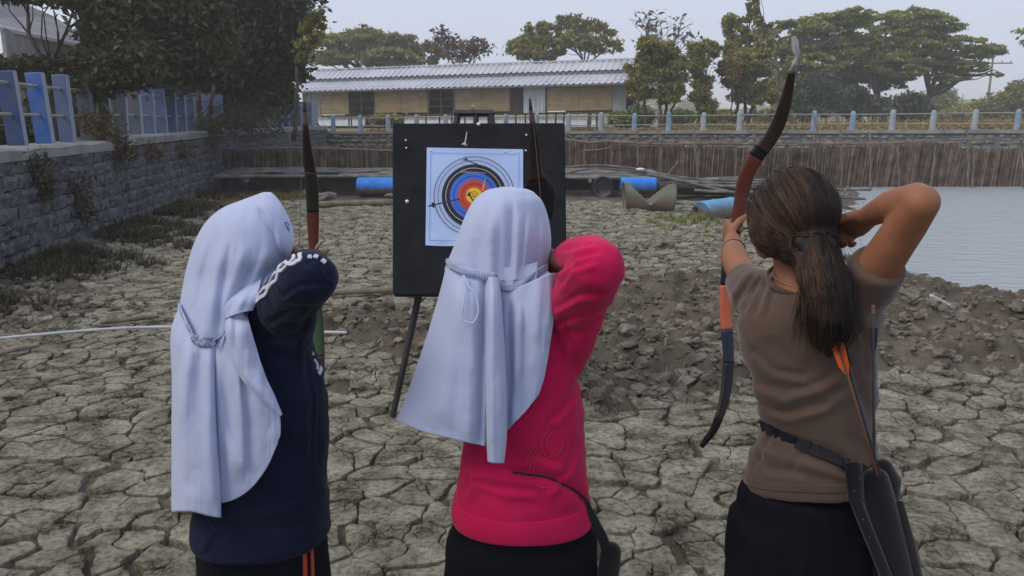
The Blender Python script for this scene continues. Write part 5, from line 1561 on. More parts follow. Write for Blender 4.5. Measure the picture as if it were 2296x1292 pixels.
def strip(name, H, w, m, parent, off=0.0025, thick=0.0015, closed=False):
    if len(H) < 2: return None
    V = []; k = len(H)
    for i, (h, nn) in enumerate(H):
        a = H[(i - 1) % k if closed else max(i - 1, 0)][0]; b = H[(i + 1) % k if closed else min(i + 1, k - 1)][0]
        s = (b - a).cross(nn); s.normalize()
        V += [h - s * w / 2 + nn * (off - .002), h - s * w / 2 + nn * (off + thick), h + s * w / 2 + nn * (off + thick), h + s * w / 2 + nn * (off - .002)]
    f = []
    for i in range(k if closed else k - 1):
        a = i * 4; b = ((i + 1) % k) * 4
        f += [(a, b, b + 1, a + 1), (a + 1, b + 1, b + 2, a + 2), (a + 2, b + 2, b + 3, a + 3)]
    q = MB(); q.add(V, f); return q.build(name, M[m], parent, smooth=False)
def ring_on(name, bvh, c, plane, w, m, parent, R0=0.5, n=72, off=0.003, thick=0.003):
    """closed belt: where a tilted plane (a + bx + cy = z) meets the garment"""
    a, b, c_ = plane; H = []
    for k in range(n):
        an = 2 * PI * k / n; x = c[0] + R0 * math.cos(an); y = c[1] + R0 * math.sin(an)
        o = Vector((x, y, a + b * x + c_ * y)); tx, ty = c[0], c[1]; tg = Vector((tx, ty, a + b * tx + c_ * ty))
        d = (tg - o).normalized(); h, nn, i, ds = bvh.ray_cast(o, d)
        if h is None: continue
        if nn.dot(d) > 0: nn = -nn
        H.append((h, nn))
    return strip(name, H, w, m, parent, off, thick, True)
def plane3(p, q, r):
    n = (q - p).cross(r - p); return ((n.dot(p)) / n.z, -n.x / n.z, -n.y / n.z)

def sheet(name, cols, parent, m, nu=60, nv=90, ridges=(), hem=(0, 0), thick=0.0022, bulge=0.0):
    """cloth through control columns (each a top-to-bottom list of (px, py, Y)), folds pushed towards the viewer's side"""
    C = np.array([catmull(c, nv) for c in cols])            # columns x nv x 3
    G = np.stack([catmull(C[:, j], nu) for j in range(nv)])    # nv x nu x 3
    px, py, Y = G[..., 0], G[..., 1], G[..., 2]
    return cloth_px(name, px, py, Y, parent, m, ridges, thick)
def cloth_px(name, px, py, Y, parent, m, ridges=(), thick=0.0022, closed=False, mask=None):
    d = np.zeros_like(px)
    for r in ridges:
        pts = np.array(r['p'], float); o = np.argsort(pts[:, 1]); pts = pts[o]
        cx = np.interp(py, pts[:, 1], pts[:, 0])
        fade = sstep(pts[0, 1] - r.get('f', 30), pts[0, 1] + r.get('f', 30), py) * (1 - sstep(pts[-1, 1] - r.get('f', 30), pts[-1, 1] + r.get('f', 30), py))
        e = px - cx; w = np.where(e < 0, r['w'][0], r['w'][1])
        d += r['a'] * np.exp(-(e / w) ** 2) * fade
    if mask is not None: d *= mask
    fq = np.stack([px / 15.0, py / 170.0, 0 * px], -1); fine = 0.0015 * fbm(fq, 3, 17) + 0.0012 * np.abs(fbm(np.stack([px / 34.0 + py / 150.0, py / 90.0, 0 * px], -1), 2, 23))
    d = d + fine * (1 if mask is None else mask)
    Y2 = Y - d
    V = at_np(px, py, Y2)
    V = V + 0.0012 * fbm(V * 26, 3, 8)[..., None] * np.array([0.2, -1, 0.2])
    o = fast_mesh(name, V.reshape(-1, 3), grid_faces(px.shape[0], px.shape[1], closed), M[m], parent, smooth=True)
    md = o.modifiers.new('thickness', 'SOLIDIFY'); md.thickness = thick; md.offset = -1
    return o
def hood(name, rows, parent, m, ridges=(), nth=110, nv=80, th=2.55):
    """rows (yl, xl, yr, xr, ydip, Yc, back, front): a hood open at the face; angle 0 looks back at the camera"""
    D = catmull(rows, nv); t = np.linspace(-th, th, nth)
    s = np.sin(t)[None]; c = np.cos(t)[None]
    yl, xl, yr, xr, yd, Yc, db, df = [D[:, k][:, None] for k in range(8)]
    px = (xl + xr) / 2 + (xr - xl) / 2 * s
    py = (yl + yr) / 2 + (yr - yl) / 2 * s + yd * np.maximum(c, 0)
    Y = Yc - np.where(c > 0, db * c, df * c)
    mask = sstep(-0.25, 0.25, c) * np.ones_like(px)
    return cloth_px(name, px, py, Y, parent, m, ridges, mask=mask)

def legs_and_shoes(t, cx, Yc, ztop, hw, mname, gap=0.085, r=0.095, dh=0.11, lean=0.0, name='trousers'):
    q = MB()
    q.tube([(cx, Yc, ztop - .02), (cx, Yc, ztop - .10), (cx, Yc, ztop - .2)], [(hw * .97, dh), (hw, dh), (hw * 1.02, dh)], 28, ref=(1, 0, 0), cap=0)
    for s in (-1, 1):
        q.tube([(cx + s * gap, Yc, ztop - .10), (cx + s * (gap + .004), Yc + .005, ztop * .52), (cx + s * (gap + .012), Yc + .01, .28), (cx + s * (gap + .02), Yc, .07)], [(r, dh * .95), (r * .96, dh * .9), (r * .8, r * .85), (r * .72, r * .78)], 22, ref=(1, 0, 0), cap=0)
    me = remesh(q, .011, 8)
    cr = [Vector((cx, Yc, ztop - .3))]
    finish(me, .003, lambda co: .004 * (np.abs(vnoise(co * np.array([26, 26, 9.]), 4)) * 2 - .6))
    o = mesh_obj(name, me, M[mname], t)
    for s in (-1, 1):
        q = MB(); X = cx + s * (gap + .02)
        q.tube([(X, Yc - .06, .045), (X, Yc + .02, .05), (X + s * .012, Yc + .10, .036), (X + s * .018, Yc + .165, .03)], [(.036, .044), (.040, .048), (.044, .034), (.034, .024)], 16, ref=(1, 0, 0)); q.build('shoe', M['shoe'], t, smooth=True)
    return o
def skin_legs(q, cx, Yc, ztop, gap=0.085):
    q.tube([(cx, Yc, ztop + .30), (cx, Yc, ztop + .12), (cx, Yc, ztop - .02)], [(.07, .045), (.075, .05), (.085, .055)], 20, ref=(1, 0, 0))
    for s in (-1, 1):
        q.tube([(cx + s * gap * .75, Yc, ztop - .02), (cx + s * gap, Yc + .004, ztop * .52), (cx + s * gap * 1.1, Yc - .008, .30), (cx + s * (gap + .02), Yc, .07)], [.055, .046, .040, .028], 16)
        q.tube([(cx + s * (gap + .02), Yc - .03, .04), (cx + s * (gap + .03), Yc + .12, .03)], [(.025, .025), (.028, .016)], 10, ref=(1, 0, 0))
M['iris'] = mat('iris', (0.03, 0.017, 0.010), 0.15, var=.1)
def eye_ball(c, p, fwd={}):
    q = MB(); q.ell(c + Vector((0, -.003, 0)), (.0115, .0115, .0095)); o = q.build('eye', M['eye'], p, smooth=True)
    q = MB(); q.ell(c + Vector((0, .0062, 0)), (.0052, .0032, .0052)); q.build('iris', M['iris'], o, smooth=True)
# ------------------------------------------------------------------ the archer in the crimson sweater (middle)
p2 = empty('person', (0.02, 1.70, 0), 'person in crimson sweater and long white headscarf drawing a bow at the target board', 'person')
q = MB()
eyes2, chin = head_geo(q, at(1138, 545, 1.740), (0.05, 1, -0.03), (0, 0, 1), 0.90)
q.tube([at(1142, 600, 1.72), at(1150, 690, 1.70)], [.050, .056], 16)
q.tube([at(1150, 690, 1.70), at(1160, 800, 1.69), at(1168, 1000, 1.69)], [(.06, .045), (.075, .05), (.075, .05)], 22, ref=(1, 0, 0))
q.tube([at(1250, 715, 1.67), at(1338, 605, 1.50)], [.040, .034], 14); q.tube([at(1336, 600, 1.50), at(1300, 582, 1.60), at(1252, 585, 1.70)], [.036, .033, .024], 14)
q.tube([at(1075, 720, 1.78), at(1130, 650, 2.00)], [.040, .034], 14); q.tube([at(1130, 650, 2.0), at(1160, 635, 2.12), at(1186, 622, 2.235)], [.034, .031, .024], 14)
hand(q, at(1250, 585, 1.70), at(1224, 590, 1.80) - at(1250, 585, 1.70), (-.5, -.75, -.1), (0.1, .2, 1), .88, 1.0, .6)
hand(q, at(1186, 622, 2.235), (0.02, 1, .05), (1, .05, 0), (0.1, 0, 1), .90, 1.15, 1.0)
skin_legs(q, 0.018, 1.69, .80)
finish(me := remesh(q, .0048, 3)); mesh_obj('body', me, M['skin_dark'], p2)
for e in eyes2: q = MB(); eye_ball(e, p2)
legs_and_shoes(p2, 0.022, 1.70, .785, .168, 'black_cloth', .086, .096, .118)
# sweater
q = MB()
ring_loft(q, rows_sym([(668, 1100, 1235, .075), (700, 1072, 1278, .095), (740, 1050, 1284, .108), (800, 1045, 1297, .115), (870, 1042, 1303, .115), (950, 1040, 1309, .112), (1000, 1036, 1312, .112), (1060, 1028, 1316, .117), (1105, 1021, 1319, .121), (1128, 1024, 1316, .119)], 1.69, .1), 44)
q.tube([at(1238, 735, 1.66), at(1262, 712, 1.65), at(1306, 660, 1.57), at(1337, 601, 1.50)], [.050, .061, .059, .056], 22)
q.tube([at(1338, 598, 1.50), at(1322, 580, 1.56), at(1282, 580, 1.66), at(1263, 584, 1.70)], [.054, .049, .040, .034], 20)
q.tube([at(1088, 725, 1.76), at(1130, 655, 2.0), at(1182, 626, 2.215)], [.056, .046, .034], 18)
q.tube([at(1248, 860, 1.665), at(1268, 780, 1.655), at(1312, 690, 1.60)], [.040, .052, .050], 18)
sw = remesh(q, .0065, 8)
def f2(co):
    d = seg_fold(co, at(1262, 715, 1.65), at(1345, 600, 1.5), .040, .0042, .075, 3) + seg_fold(co, at(1345, 598, 1.5), at(1255, 584, 1.7), .022, .0038, .06, 5)
    d += crease(co, [(1262, 720), (1285, 790), (1296, 860), (1300, 960)], -.006, 7, 10) + crease(co, [(1280, 790), (1262, 860), (1200, 960)], .004, 20)
    d += crease(co, [(1048, 1042), (1140, 1058), (1230, 1072), (1292, 1102), (1322, 1134)], -.011, 8, 11)
    d += crease(co, [(1060, 1066), (1160, 1082), (1240, 1092)], .006, 16)
    d += crease(co, [(1230, 1050), (1290, 1000), (1308, 900)], .004, 16)
    for pts in ([(1256, 610), (1290, 578), (1340, 566)], [(1258, 640), (1285, 600), (1330, 585)], [(1248, 690), (1300, 660), (1350, 660)], [(1262, 560), (1290, 552), (1320, 548)], [(1250, 730), (1290, 712), (1330, 700)]):
        d += crease(co, pts, -.0055, 4, 7) + crease(co, [(x + 3, y + 11) for x, y in pts], .0045, 6)
    for pts in ([(1226, 1095), (1270, 1060), (1300, 1000)], [(1070, 1080), (1120, 1095), (1190, 1100)], [(1240, 940), (1280, 900), (1300, 850)], [(1046, 1100), (1060, 1060), (1050, 1020)], [(1150, 1040), (1200, 1020), (1250, 1040)]):
        d += crease(co, pts, -.005, 5, 9) + crease(co, [(x + 6, y + 13) for x, y in pts], .005, 10)
    d += .0045 * fbm(co * np.array([11, 11, 20.]), 3, 12)
    return d
finish(sw, .0008, f2); sw_o = mesh_obj('sweater', sw, M['pink'], p2)
b_sw = bvh_of(sw_o)
q = MB(); ring_loft(q, [(1112, 1018, 1.69, 1112, 1321, 1.69, .1235), (1128, 1014, 1.69, 1126, 1324, 1.69, .127), (1146, 1012, 1.69, 1146, 1328, 1.69, .127), (1160, 1016, 1.69, 1162, 1327, 1.69, .124), (1163, 1024, 1.69, 1165, 1318, 1.69, .118)], 90)
wb = q.build('waistband', M['pink'], p2, smooth=True)
# faint crescent prints on the back
for k, pts in enumerate([[(1198, 1000), (1186, 1022), (1180, 1046)], [(1206, 1004), (1194, 1024), (1188, 1052)], [(1216, 1010), (1200, 1030), (1196, 1060)], [(1240, 962), (1226, 990), (1236, 1018)], [(1232, 958), (1214, 988), (1222, 1022)], [(1250, 1000), (1236, 1024), (1214, 1030)], [(1200, 1086), (1216, 1094), (1236, 1092)], [(1258, 600), (1290, 610), (1330, 600)], [(1176, 940), (1190, 925), (1200, 900)], [(1262, 985), (1256, 1010), (1240, 1026)]]):
    if k == 7: continue
    ribbon('print', b_sw, pts, .0035, 'pink_print', p2, .0012, 14)
# scarf
hj = [
    (421, 1128, 421, 1150, 0, 1.735, .004, .010), (428, 1094, 428, 1186, -1, 1.735, .045, .045), (440, 1076, 440, 1203, 0, 1.735, .068, .06), (460, 1058, 456, 1216, 0, 1.735, .086, .075),
    (492, 1042, 488, 1227, 2, 1.735, .102, .085), (530, 1028, 525, 1233, 4, 1.73, .110, .088), (562, 1016, 560, 1233, 8, 1.725, .110, .085), (590, 1004, 585, 1231, 22, 1.72, .112, .08), (604, 999, 604, 1227, 26, 1.715, .115, .08)]
F2 = [dict(p=[(1100, 480), (1098, 560), (1096, 640)], a=.012, w=(3, 20), f=35), dict(p=[(1080, 520), (1076, 640)], a=-.007, w=(16, 9)), dict(p=[(1060, 480), (1040, 550), (1022, 640)], a=.009, w=(10, 22), f=40),
      dict(p=[(1150, 470), (1148, 540), (1142, 660)], a=-.011, w=(14, 4), f=35), dict(p=[(1160, 470), (1160, 540), (1152, 660)], a=.009, w=(5, 14), f=35), dict(p=[(1185, 500), (1178, 560), (1166, 660)], a=.008, w=(8, 6), f=30),
      dict(p=[(1176, 500), (1168, 600), (1160, 660)], a=-.007, w=(6, 4), f=30), dict(p=[(1205, 490), (1204, 560), (1196, 640)], a=-.005, w=(8, 8)), dict(p=[(1120, 500), (1118, 640)], a=-.006, w=(14, 8)),
      dict(p=[(1215, 500), (1218, 600)], a=.004, w=(6, 5)), dict(p=[(1140, 430), (1120, 520)], a=.004, w=(30, 30))]
hood_o = hood('headscarf', hj, p2, 'hijab', F2)
# cape hanging from the gathered band
LC = [[(1022, 600, 1.76), (996, 660, 1.76), (972, 735, 1.76), (940, 820, 1.755), (908, 900, 1.75), (890, 941, 1.75)],
      [(1004, 590, 1.68), (990, 650, 1.66), (968, 730, 1.65), (942, 815, 1.64), (915, 900, 1.63), (898, 947, 1.63)],
      [(1022, 600, 1.635), (1010, 660, 1.605), (1000, 740, 1.59), (982, 830, 1.575), (962, 920, 1.565), (952, 968, 1.56)],
      [(1052, 612, 1.612), (1048, 680, 1.575), (1042, 760, 1.555), (1034, 850, 1.54), (1024, 930, 1.53), (1020, 985, 1.53)],
      [(1086, 618, 1.605), (1086, 690, 1.568), (1084, 770, 1.55), (1082, 860, 1.535), (1078, 940, 1.528), (1076, 998, 1.526)],
      [(1112, 622, 1.610), (1112, 700, 1.575), (1106, 780, 1.562), (1100, 870, 1.55), (1096, 950, 1.545), (1094, 1002, 1.543)]]
sheet('scarf_panel', LC, hood_o, 'hijab', 70, 90, [dict(p=[(1040, 640), (1010, 780), (985, 940)], a=.012, w=(26, 34)), dict(p=[(1088, 620), (1084, 800), (1078, 1000)], a=-.012, w=(13, 6), f=20), dict(p=[(1010, 640), (960, 800), (920, 930)], a=-.008, w=(20, 24)), dict(p=[(1060, 650), (1056, 800), (1050, 980)], a=.005, w=(18, 14))])
SC_ = [[(1093, 622, 1.600), (1092, 700, 1.555), (1092, 800, 1.537), (1092, 900, 1.525), (1093, 980, 1.52), (1095, 1034, 1.52)],
       [(1100, 622, 1.585), (1101, 700, 1.540), (1101, 800, 1.522), (1102, 900, 1.510), (1103, 980, 1.505), (1104, 1037, 1.505)],
       [(1112, 624, 1.588), (1116, 700, 1.542), (1120, 800, 1.524), (1124, 900, 1.512), (1124, 980, 1.508), (1122, 1038, 1.508)],
       [(1118, 626, 1.605), (1124, 700, 1.562), (1131, 800, 1.545), (1134, 900, 1.532), (1134, 980, 1.528), (1128, 1038, 1.528)],
       [(1112, 628, 1.63), (1114, 700, 1.60), (1116, 800, 1.585), (1118, 900, 1.575), (1118, 980, 1.57), (1116, 1037, 1.56)]]
sheet('scarf_panel', SC_, hood_o, 'hijab', 40, 90, [dict(p=[(1104, 640), (1103, 1036)], a=.004, w=(5, 7))])
RC = [[(1104, 645, 1.618), (1106, 720, 1.585), (1110, 800, 1.572), (1114, 880, 1.565), (1118, 940, 1.562), (1122, 972, 1.562)],
      [(1140, 650, 1.605), (1140, 720, 1.580), (1142, 800, 1.565), (1142, 880, 1.558), (1142, 930, 1.556), (1140, 962, 1.556)],
      [(1172, 640, 1.590), (1170, 720, 1.570), (1168, 800, 1.558), (1164, 870, 1.553), (1160, 915, 1.552), (1156, 945, 1.552)],
      [(1204, 626, 1.578), (1200, 710, 1.562), (1194, 790, 1.553), (1188, 850, 1.550), (1182, 890, 1.550), (1176, 925, 1.550)],
      [(1230, 614, 1.585), (1228, 690, 1.566), (1220, 765, 1.555), (1211, 825, 1.552), (1203, 865, 1.551), (1194, 902, 1.551)],
      [(1246, 612, 1.61), (1244, 680, 1.585), (1236, 745, 1.566), (1228, 800, 1.560), (1219, 845, 1.558), (1208, 882, 1.557)]]
sheet('scarf_panel', RC, hood_o, 'hijab', 60, 90, [dict(p=[(1146, 690), (1146, 850), (1140, 960)], a=-.015, w=(9, 6), f=20), dict(p=[(1166, 700), (1160, 860)], a=.010, w=(10, 8)), dict(p=[(1182, 650), (1176, 800), (1165, 930)], a=-.007, w=(12, 8)), dict(p=[(1125, 680), (1128, 960)], a=-.010, w=(14, 8)), dict(p=[(1206, 640), (1200, 760)], a=.006, w=(12, 16)), dict(p=[(1236, 620), (1234, 740)], a=.004, w=(8, 8))])
# shoulder fall of the scarf over the upper arm and in front of the chest
sheet('scarf_panel', [[(1165, 652, 1.60), (1175, 660, 1.60), (1190, 700, 1.60)], [(1195, 622, 1.63), (1205, 640, 1.60), (1212, 690, 1.575)], [(1225, 606, 1.665), (1238, 625, 1.62), (1244, 680, 1.588)]], hood_o, 'hijab', 30, 30)
sheet('scarf_panel', [[(1262, 690, 1.80), (1270, 760, 1.80), (1280, 806, 1.79)], [(1300, 700, 1.80), (1304, 760, 1.80), (1300, 800, 1.79)], [(1316, 690, 1.84), (1319, 740, 1.84), (1312, 792, 1.83)]], hood_o, 'hijab', 30, 30, [dict(p=[(1296, 700), (1296, 800)], a=.006, w=(6, 6))])
sheet('scarf_panel', [[(1060, 640, 1.82), (1050, 760, 1.84), (1052, 860, 1.83)], [(1150, 650, 1.85), (1160, 780, 1.87), (1160, 900, 1.85)], [(1262, 650, 1.82), (1296, 740, 1.84), (1300, 800, 1.83)]], hood_o, 'hijab', 30, 30)
sheet('scarf_panel', [[(1104, 596, 1.622), (1104, 630, 1.614), (1106, 668, 1.612)], [(1150, 600, 1.612), (1150, 632, 1.604), (1150, 668, 1.604)], [(1206, 588, 1.632), (1204, 620, 1.612), (1202, 655, 1.602)]], hood_o, 'hijab', 24, 24)
# gathered elastic at the nape
def frill(parent, pts, w, name='elastic_band', wav=2.2, amp=.0015, m='hijab_trim'):
    """shirred band: pts (px, py, Y)"""
    P = catmull(pts, 90); V = []
    for i, (a, b, y) in enumerate(P):
        c = at(a, b, y)
        for k in range(7):
            s = k / 6 - .5
            V.append(c + Vector((0.0012 * math.sin(i * 2.1 + k * 1.3), -.0005 - amp * math.sin(i * wav + 0.8 * math.sin(k * 1.2)) - .002 * math.cos(s * PI), s * w * (1 + .10 * math.sin(i * 1.7)))))
    q = MB(); q.add(V, [tuple(f) for f in grid_faces(90, 7)]); return q.build(name, M[m], parent, smooth=True, solid=.002)
frill(hood_o, [(1001, 588, 1.66), (1014, 596, 1.625), (1036, 606, 1.602), (1070, 614, 1.594), (1105, 620, 1.590), (1116, 622, 1.592)], .017)
frill(hood_o, [(1116, 634, 1.603), (1135, 644, 1.600), (1160, 642, 1.596), (1180, 630, 1.60), (1205, 612, 1.622), (1228, 600, 1.66)], .017)
def cord(parent, pts, r, name='tie_cord'):
    P = catmull(pts, 40); q = MB(); q.tube([at(*p) for p in P], [(r * 1.6, r * .55)] * 40, 6, ref=(1, 0, 0)); return q.build(name, M['hijab_trim'], parent, smooth=True)
cord(hood_o, [(1038, 618, 1.590), (1043, 650, 1.566), (1038, 685, 1.548), (1034, 715, 1.538), (1048, 722, 1.534), (1060, 724, 1.533), (1071, 706, 1.535), (1072, 690, 1.538), (1066, 660, 1.549), (1050, 642, 1.562), (1040, 618, 1.588)], .0014)
# ------------------------------------------------------------------ the archer in navy (left)
p1 = empty('person', (-.54, 1.70, 0), 'person in navy track jacket and grey-white headscarf at the left, right elbow raised', 'person')
q = MB()
eyes1, chin = head_geo(q, at(566, 566, 1.745), (0.42, .9, -0.05), (0, 0, 1), 0.88)
q.tube([at(560, 610, 1.72), at(565, 700, 1.70)], [.050, .056], 16)
q.tube([at(570, 700, 1.70), at(590, 820, 1.69), at(592, 1000, 1.69)], [(.06, .045), (.075, .05), (.075, .05)], 22, ref=(1, 0, 0))
q.tube([at(620, 705, 1.66), at(695, 625, 1.48)], [.040, .034], 14); q.tube([at(695, 622, 1.48), at(694, 606, 1.58), at(690, 596, 1.68)], [.035, .032, .024], 14)
hand(q, at(690, 596, 1.68), at(668, 588, 1.78) - at(690, 596, 1.68), (-.6, -.7, -.1), (0.1, .2, 1), .86, 1.0, .6)
q.tube([at(540, 705, 1.78), at(625, 650, 2.02)], [.040, .034], 14); q.tube([at(625, 650, 2.02), at(660, 630, 2.14), at(690, 612, 2.25)], [.034, .031, .024], 14)
hand(q, at(690, 612, 2.25), (0.06, 1, .10), (1, -.05, 0), (0.05, 0, 1), .88, 1.15, .6)
skin_legs(q, -.590, 1.69, .80, .07)
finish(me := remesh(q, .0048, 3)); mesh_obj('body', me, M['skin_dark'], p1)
for e in eyes1: q = MB(); eye_ball(e, p1)
tr1 = legs_and_shoes(p1, -.590, 1.70, .775, .143, 'black_cloth', .070, .082, .112)
b_tr = bvh_of(tr1)
for x in (681, 697): ribbon('stripe', b_tr, [(x - 2, 1150), (x, 1200), (x + 3, 1292), (x + 6, 1400), (x + 8, 1600)], .009, 'orange_tape', p1, .0015, 40)
q = MB()
ring_loft(q, rows_sym([(672, 540, 640, .07), (705, 505, 672, .095), (740, 492, 690, .105), (790, 480, 706, .115), (850, 468, 724, .118), (930, 458, 730, .118), (1030, 446, 731, .120), (1100, 441, 733, .122), (1160, 437, 736, .125), (1196, 437, 736, .128), (1204, 443, 730, .124)], 1.69, .1), 44)
q.tube([at(600, 735, 1.66), at(622, 706, 1.645), at(664, 655, 1.55), at(696, 623, 1.475)], [.052, .063, .060, .052], 22)
q.tube([at(698, 622, 1.475), at(700, 618, 1.50), at(700, 606, 1.58), at(692, 596, 1.67)], [.052, .050, .042, .032], 20)
q.tube([at(548, 715, 1.76), at(625, 655, 2.02), at(684, 618, 2.225)], [.056, .046, .032], 18)
q.tube([at(650, 850, 1.665), at(640, 780, 1.655), at(664, 690, 1.575)], [.040, .052, .048], 18)
jk = remesh(q, .0065, 8)
def f1(co):
    d = seg_fold(co, at(622, 706, 1.645), at(698, 622, 1.475), .036, .0045, .08, 13) + seg_fold(co, at(698, 622, 1.475), at(690, 596, 1.68), .02, .003, .06, 15)
    d += crease(co, [(700, 700), (672, 760), (668, 830)], -.008, 9, 7) + crease(co, [(690, 770), (700, 860), (702, 960)], -.004, 6) + crease(co, [(676, 790), (684, 900), (690, 1010)], .004, 8)
    d += crease(co, [(520, 1150), (480, 1190), (462, 1225)], .006, 12, 7) + crease(co, [(450, 1160), (470, 1190), (500, 1210)], -.006, 8) + crease(co, [(560, 1150), (640, 1140), (720, 1100)], .005, 20, 9) + crease(co, [(600, 1190), (660, 1180), (730, 1165)], -.004, 9)
    for pts in ([(640, 660), (672, 640), (720, 640)], [(610, 720), (650, 700), (690, 690)], [(690, 590), (712, 610), (735, 640)], [(700, 580), (722, 600), (742, 625)], [(600, 760), (640, 760), (680, 740)]):
        d += crease(co, pts, -.0055, 4, 7) + crease(co, [(x + 2, y + 11) for x, y in pts], .0045, 6)
    for x in (686, 700, 714): d += crease(co, [(x - 8, 790), (x - 2, 860), (x + 2, 960), (x - 4, 1040)], -.0035, 3, 6)
    d += .005 * fbm(co * np.array([11, 11, 18.]), 3, 22)
    return d
finish(jk, .0008, f1); jk_o = mesh_obj('jacket', jk, M['navy'], p1)
b_jk = bvh_of(jk_o)
def wavy(pts, amp, k, n=46):
    P = catmull(pts, n); out = []
    for i in range(n):
        a = P[max(i - 1, 0)]; b = P[min(i + 1, n - 1)]; d = (b - a); d /= np.linalg.norm(d)
        out.append(tuple(P[i] + np.array([-d[1], d[0]]) * amp * math.sin(k * i / n * 2 * PI) * (0.6 + .4 * math.sin(i * .9))))
    return out
ribbon('sleeve_stripe', b_jk, wavy([(562, 690), (587, 666), (614, 634), (629, 609), (650, 594), (668, 588), (676, 570)], 3.2, 6), .0075, 'white_tape', p1, .0018, 46, smooth=False)
ribbon('sleeve_stripe', b_jk, wavy([(570, 672), (600, 640), (625, 604), (636, 592), (655, 588), (661, 570)], 3.0, 6), .0070, 'white_tape', p1, .0018, 46, smooth=False)
for pts in ([(690, 577), (699, 577)], [(704, 575), (713, 578)], [(721, 583), (729, 590)]): ribbon('sleeve_stripe', b_jk, pts, .0085, 'white_tape', p1, .0018, 8)
ribbon('chest_stripe', b_jk, [(703, 806), (710, 818), (710, 830)], .006, 'white_tape', p1, .0018, 12); ribbon('chest_stripe', b_jk, [(698, 790), (702, 797)], .006, 'white_tape', p1, .0018, 6); ribbon('chest_stripe', b_jk, [(719, 824), (717, 832), (713, 840)], .0085, 'white_tape', p1, .0018, 8)
hj1 = [
    (433, 592, 433, 606, 0, 1.75, .004, .01), (440, 572, 440, 615, 0, 1.75, .030, .04), (452, 540, 452, 625, 0, 1.745, .052, .06), (470, 497, 470, 636, 1, 1.735, .075, .08), (500, 463, 500, 650, 2, 1.73, .098, .09), (540, 440, 540, 658, 4, 1.725, .112, .095),
    (580, 426, 578, 648, 6, 1.72, .118, .09), (620, 416, 610, 628, 12, 1.72, .120, .085), (660, 409, 645, 600, 24, 1.71, .122, .08), (700, 402, 680, 582, 46, 1.70, .122, .075), (716, 398, 696, 572, 52, 1.70, .124, .075)]
F1 = [dict(p=[(566, 445), (598, 478), (622, 520), (640, 580)], a=.010, w=(6, 40), f=22), dict(p=[(560, 452), (590, 484), (612, 524), (628, 580)], a=-.006, w=(10, 6), f=25),
      dict(p=[(505, 545), (492, 600), (470, 690), (458, 770)], a=.010, w=(12, 18), f=40), dict(p=[(520, 540), (506, 620), (492, 740)], a=-.008, w=(14, 5), f=40), dict(p=[(480, 540), (455, 620), (440, 700)], a=-.007, w=(12, 12), f=40),
      dict(p=[(545, 560), (520, 640), (500, 700)], a=.008, w=(8, 16), f=35), dict(p=[(575, 590), (540, 650), (510, 710)], a=-.008, w=(12, 8), f=30), dict(p=[(600, 560), (575, 630), (545, 690)], a=.006, w=(14, 20), f=30), dict(p=[(628, 570), (600, 640)], a=-.005, w=(12, 10), f=20),
      dict(p=[(462, 540), (440, 620), (425, 700)], a=.007, w=(9, 12), f=40)]
hood1 = hood('headscarf', hj1, p1, 'hijab', F1)
C1 = [[(412, 690, 1.80), (392, 745, 1.80), (390, 850, 1.79), (388, 960, 1.78), (388, 1060, 1.77), (388, 1140, 1.77)],
      [(403, 690, 1.70), (385, 748, 1.69), (388, 850, 1.68), (388, 960, 1.67), (388, 1060, 1.665), (388, 1147, 1.665)],
      [(416, 718, 1.625), (402, 770, 1.605), (402, 860, 1.590), (404, 960, 1.58), (406, 1060, 1.575), (408, 1146, 1.575)],
      [(436, 748, 1.598), (430, 800, 1.575), (428, 880, 1.558), (430, 970, 1.548), (432, 1060, 1.543), (434, 1147, 1.543)],
      [(460, 760, 1.590), (456, 810, 1.566), (456, 890, 1.548), (458, 980, 1.538), (462, 1065, 1.533), (464, 1155, 1.533)],
      [(482, 764, 1.592), (478, 820, 1.568), (478, 900, 1.550), (482, 990, 1.542), (488, 1075, 1.538), (491, 1160, 1.538)],
      [(484, 764, 1.610), (481, 820, 1.592), (481, 900, 1.578), (485, 990, 1.572), (491, 1075, 1.568), (494, 1158, 1.566)]]
sheet('scarf_panel', C1, hood1, 'hijab', 70, 100, [dict(p=[(428, 770), (412, 860), (402, 960)], a=.013, w=(12, 20), f=50), dict(p=[(450, 780), (446, 900), (440, 1080)], a=-.005, w=(16, 16)), dict(p=[(470, 780), (472, 960), (480, 1130)], a=.006, w=(12, 9)), dict(p=[(412, 760), (398, 860)], a=-.008, w=(10, 9)), dict(p=[(425, 1100), (432, 1160)], a=.006, w=(18, 24), f=20)])
D1 = [[(482, 745, 1.625), (474, 820, 1.605), (476, 920, 1.592), (482, 1020, 1.588), (486, 1090, 1.586), (490, 1130, 1.585)],
      [(500, 730, 1.608), (496, 820, 1.588), (504, 920, 1.577), (514, 1010, 1.572), (518, 1080, 1.572), (520, 1122, 1.572)],
      [(512, 715, 1.600), (516, 815, 1.576), (528, 910, 1.566), (540, 990, 1.562), (546, 1060, 1.563), (552, 1104, 1.564)],
      [(520, 705, 1.598), (532, 810, 1.570), (552, 890, 1.559), (566, 960, 1.556), (574, 1025, 1.558), (580, 1076, 1.560)],
      [(530, 700, 1.596), (550, 805, 1.566), (580, 878, 1.554), (596, 935, 1.552), (604, 990, 1.554), (606, 1034, 1.556)],
      [(545, 698, 1.598), (572, 800, 1.566), (606, 868, 1.553), (622, 910, 1.551), (629, 945, 1.552), (629, 975, 1.554)]]
D1 = [[(x, y, Y - .022) for x, y, Y in col] for col in D1]; D1[0] = [(x - 8, y, Y + .012) for x, y, Y in D1[0]]
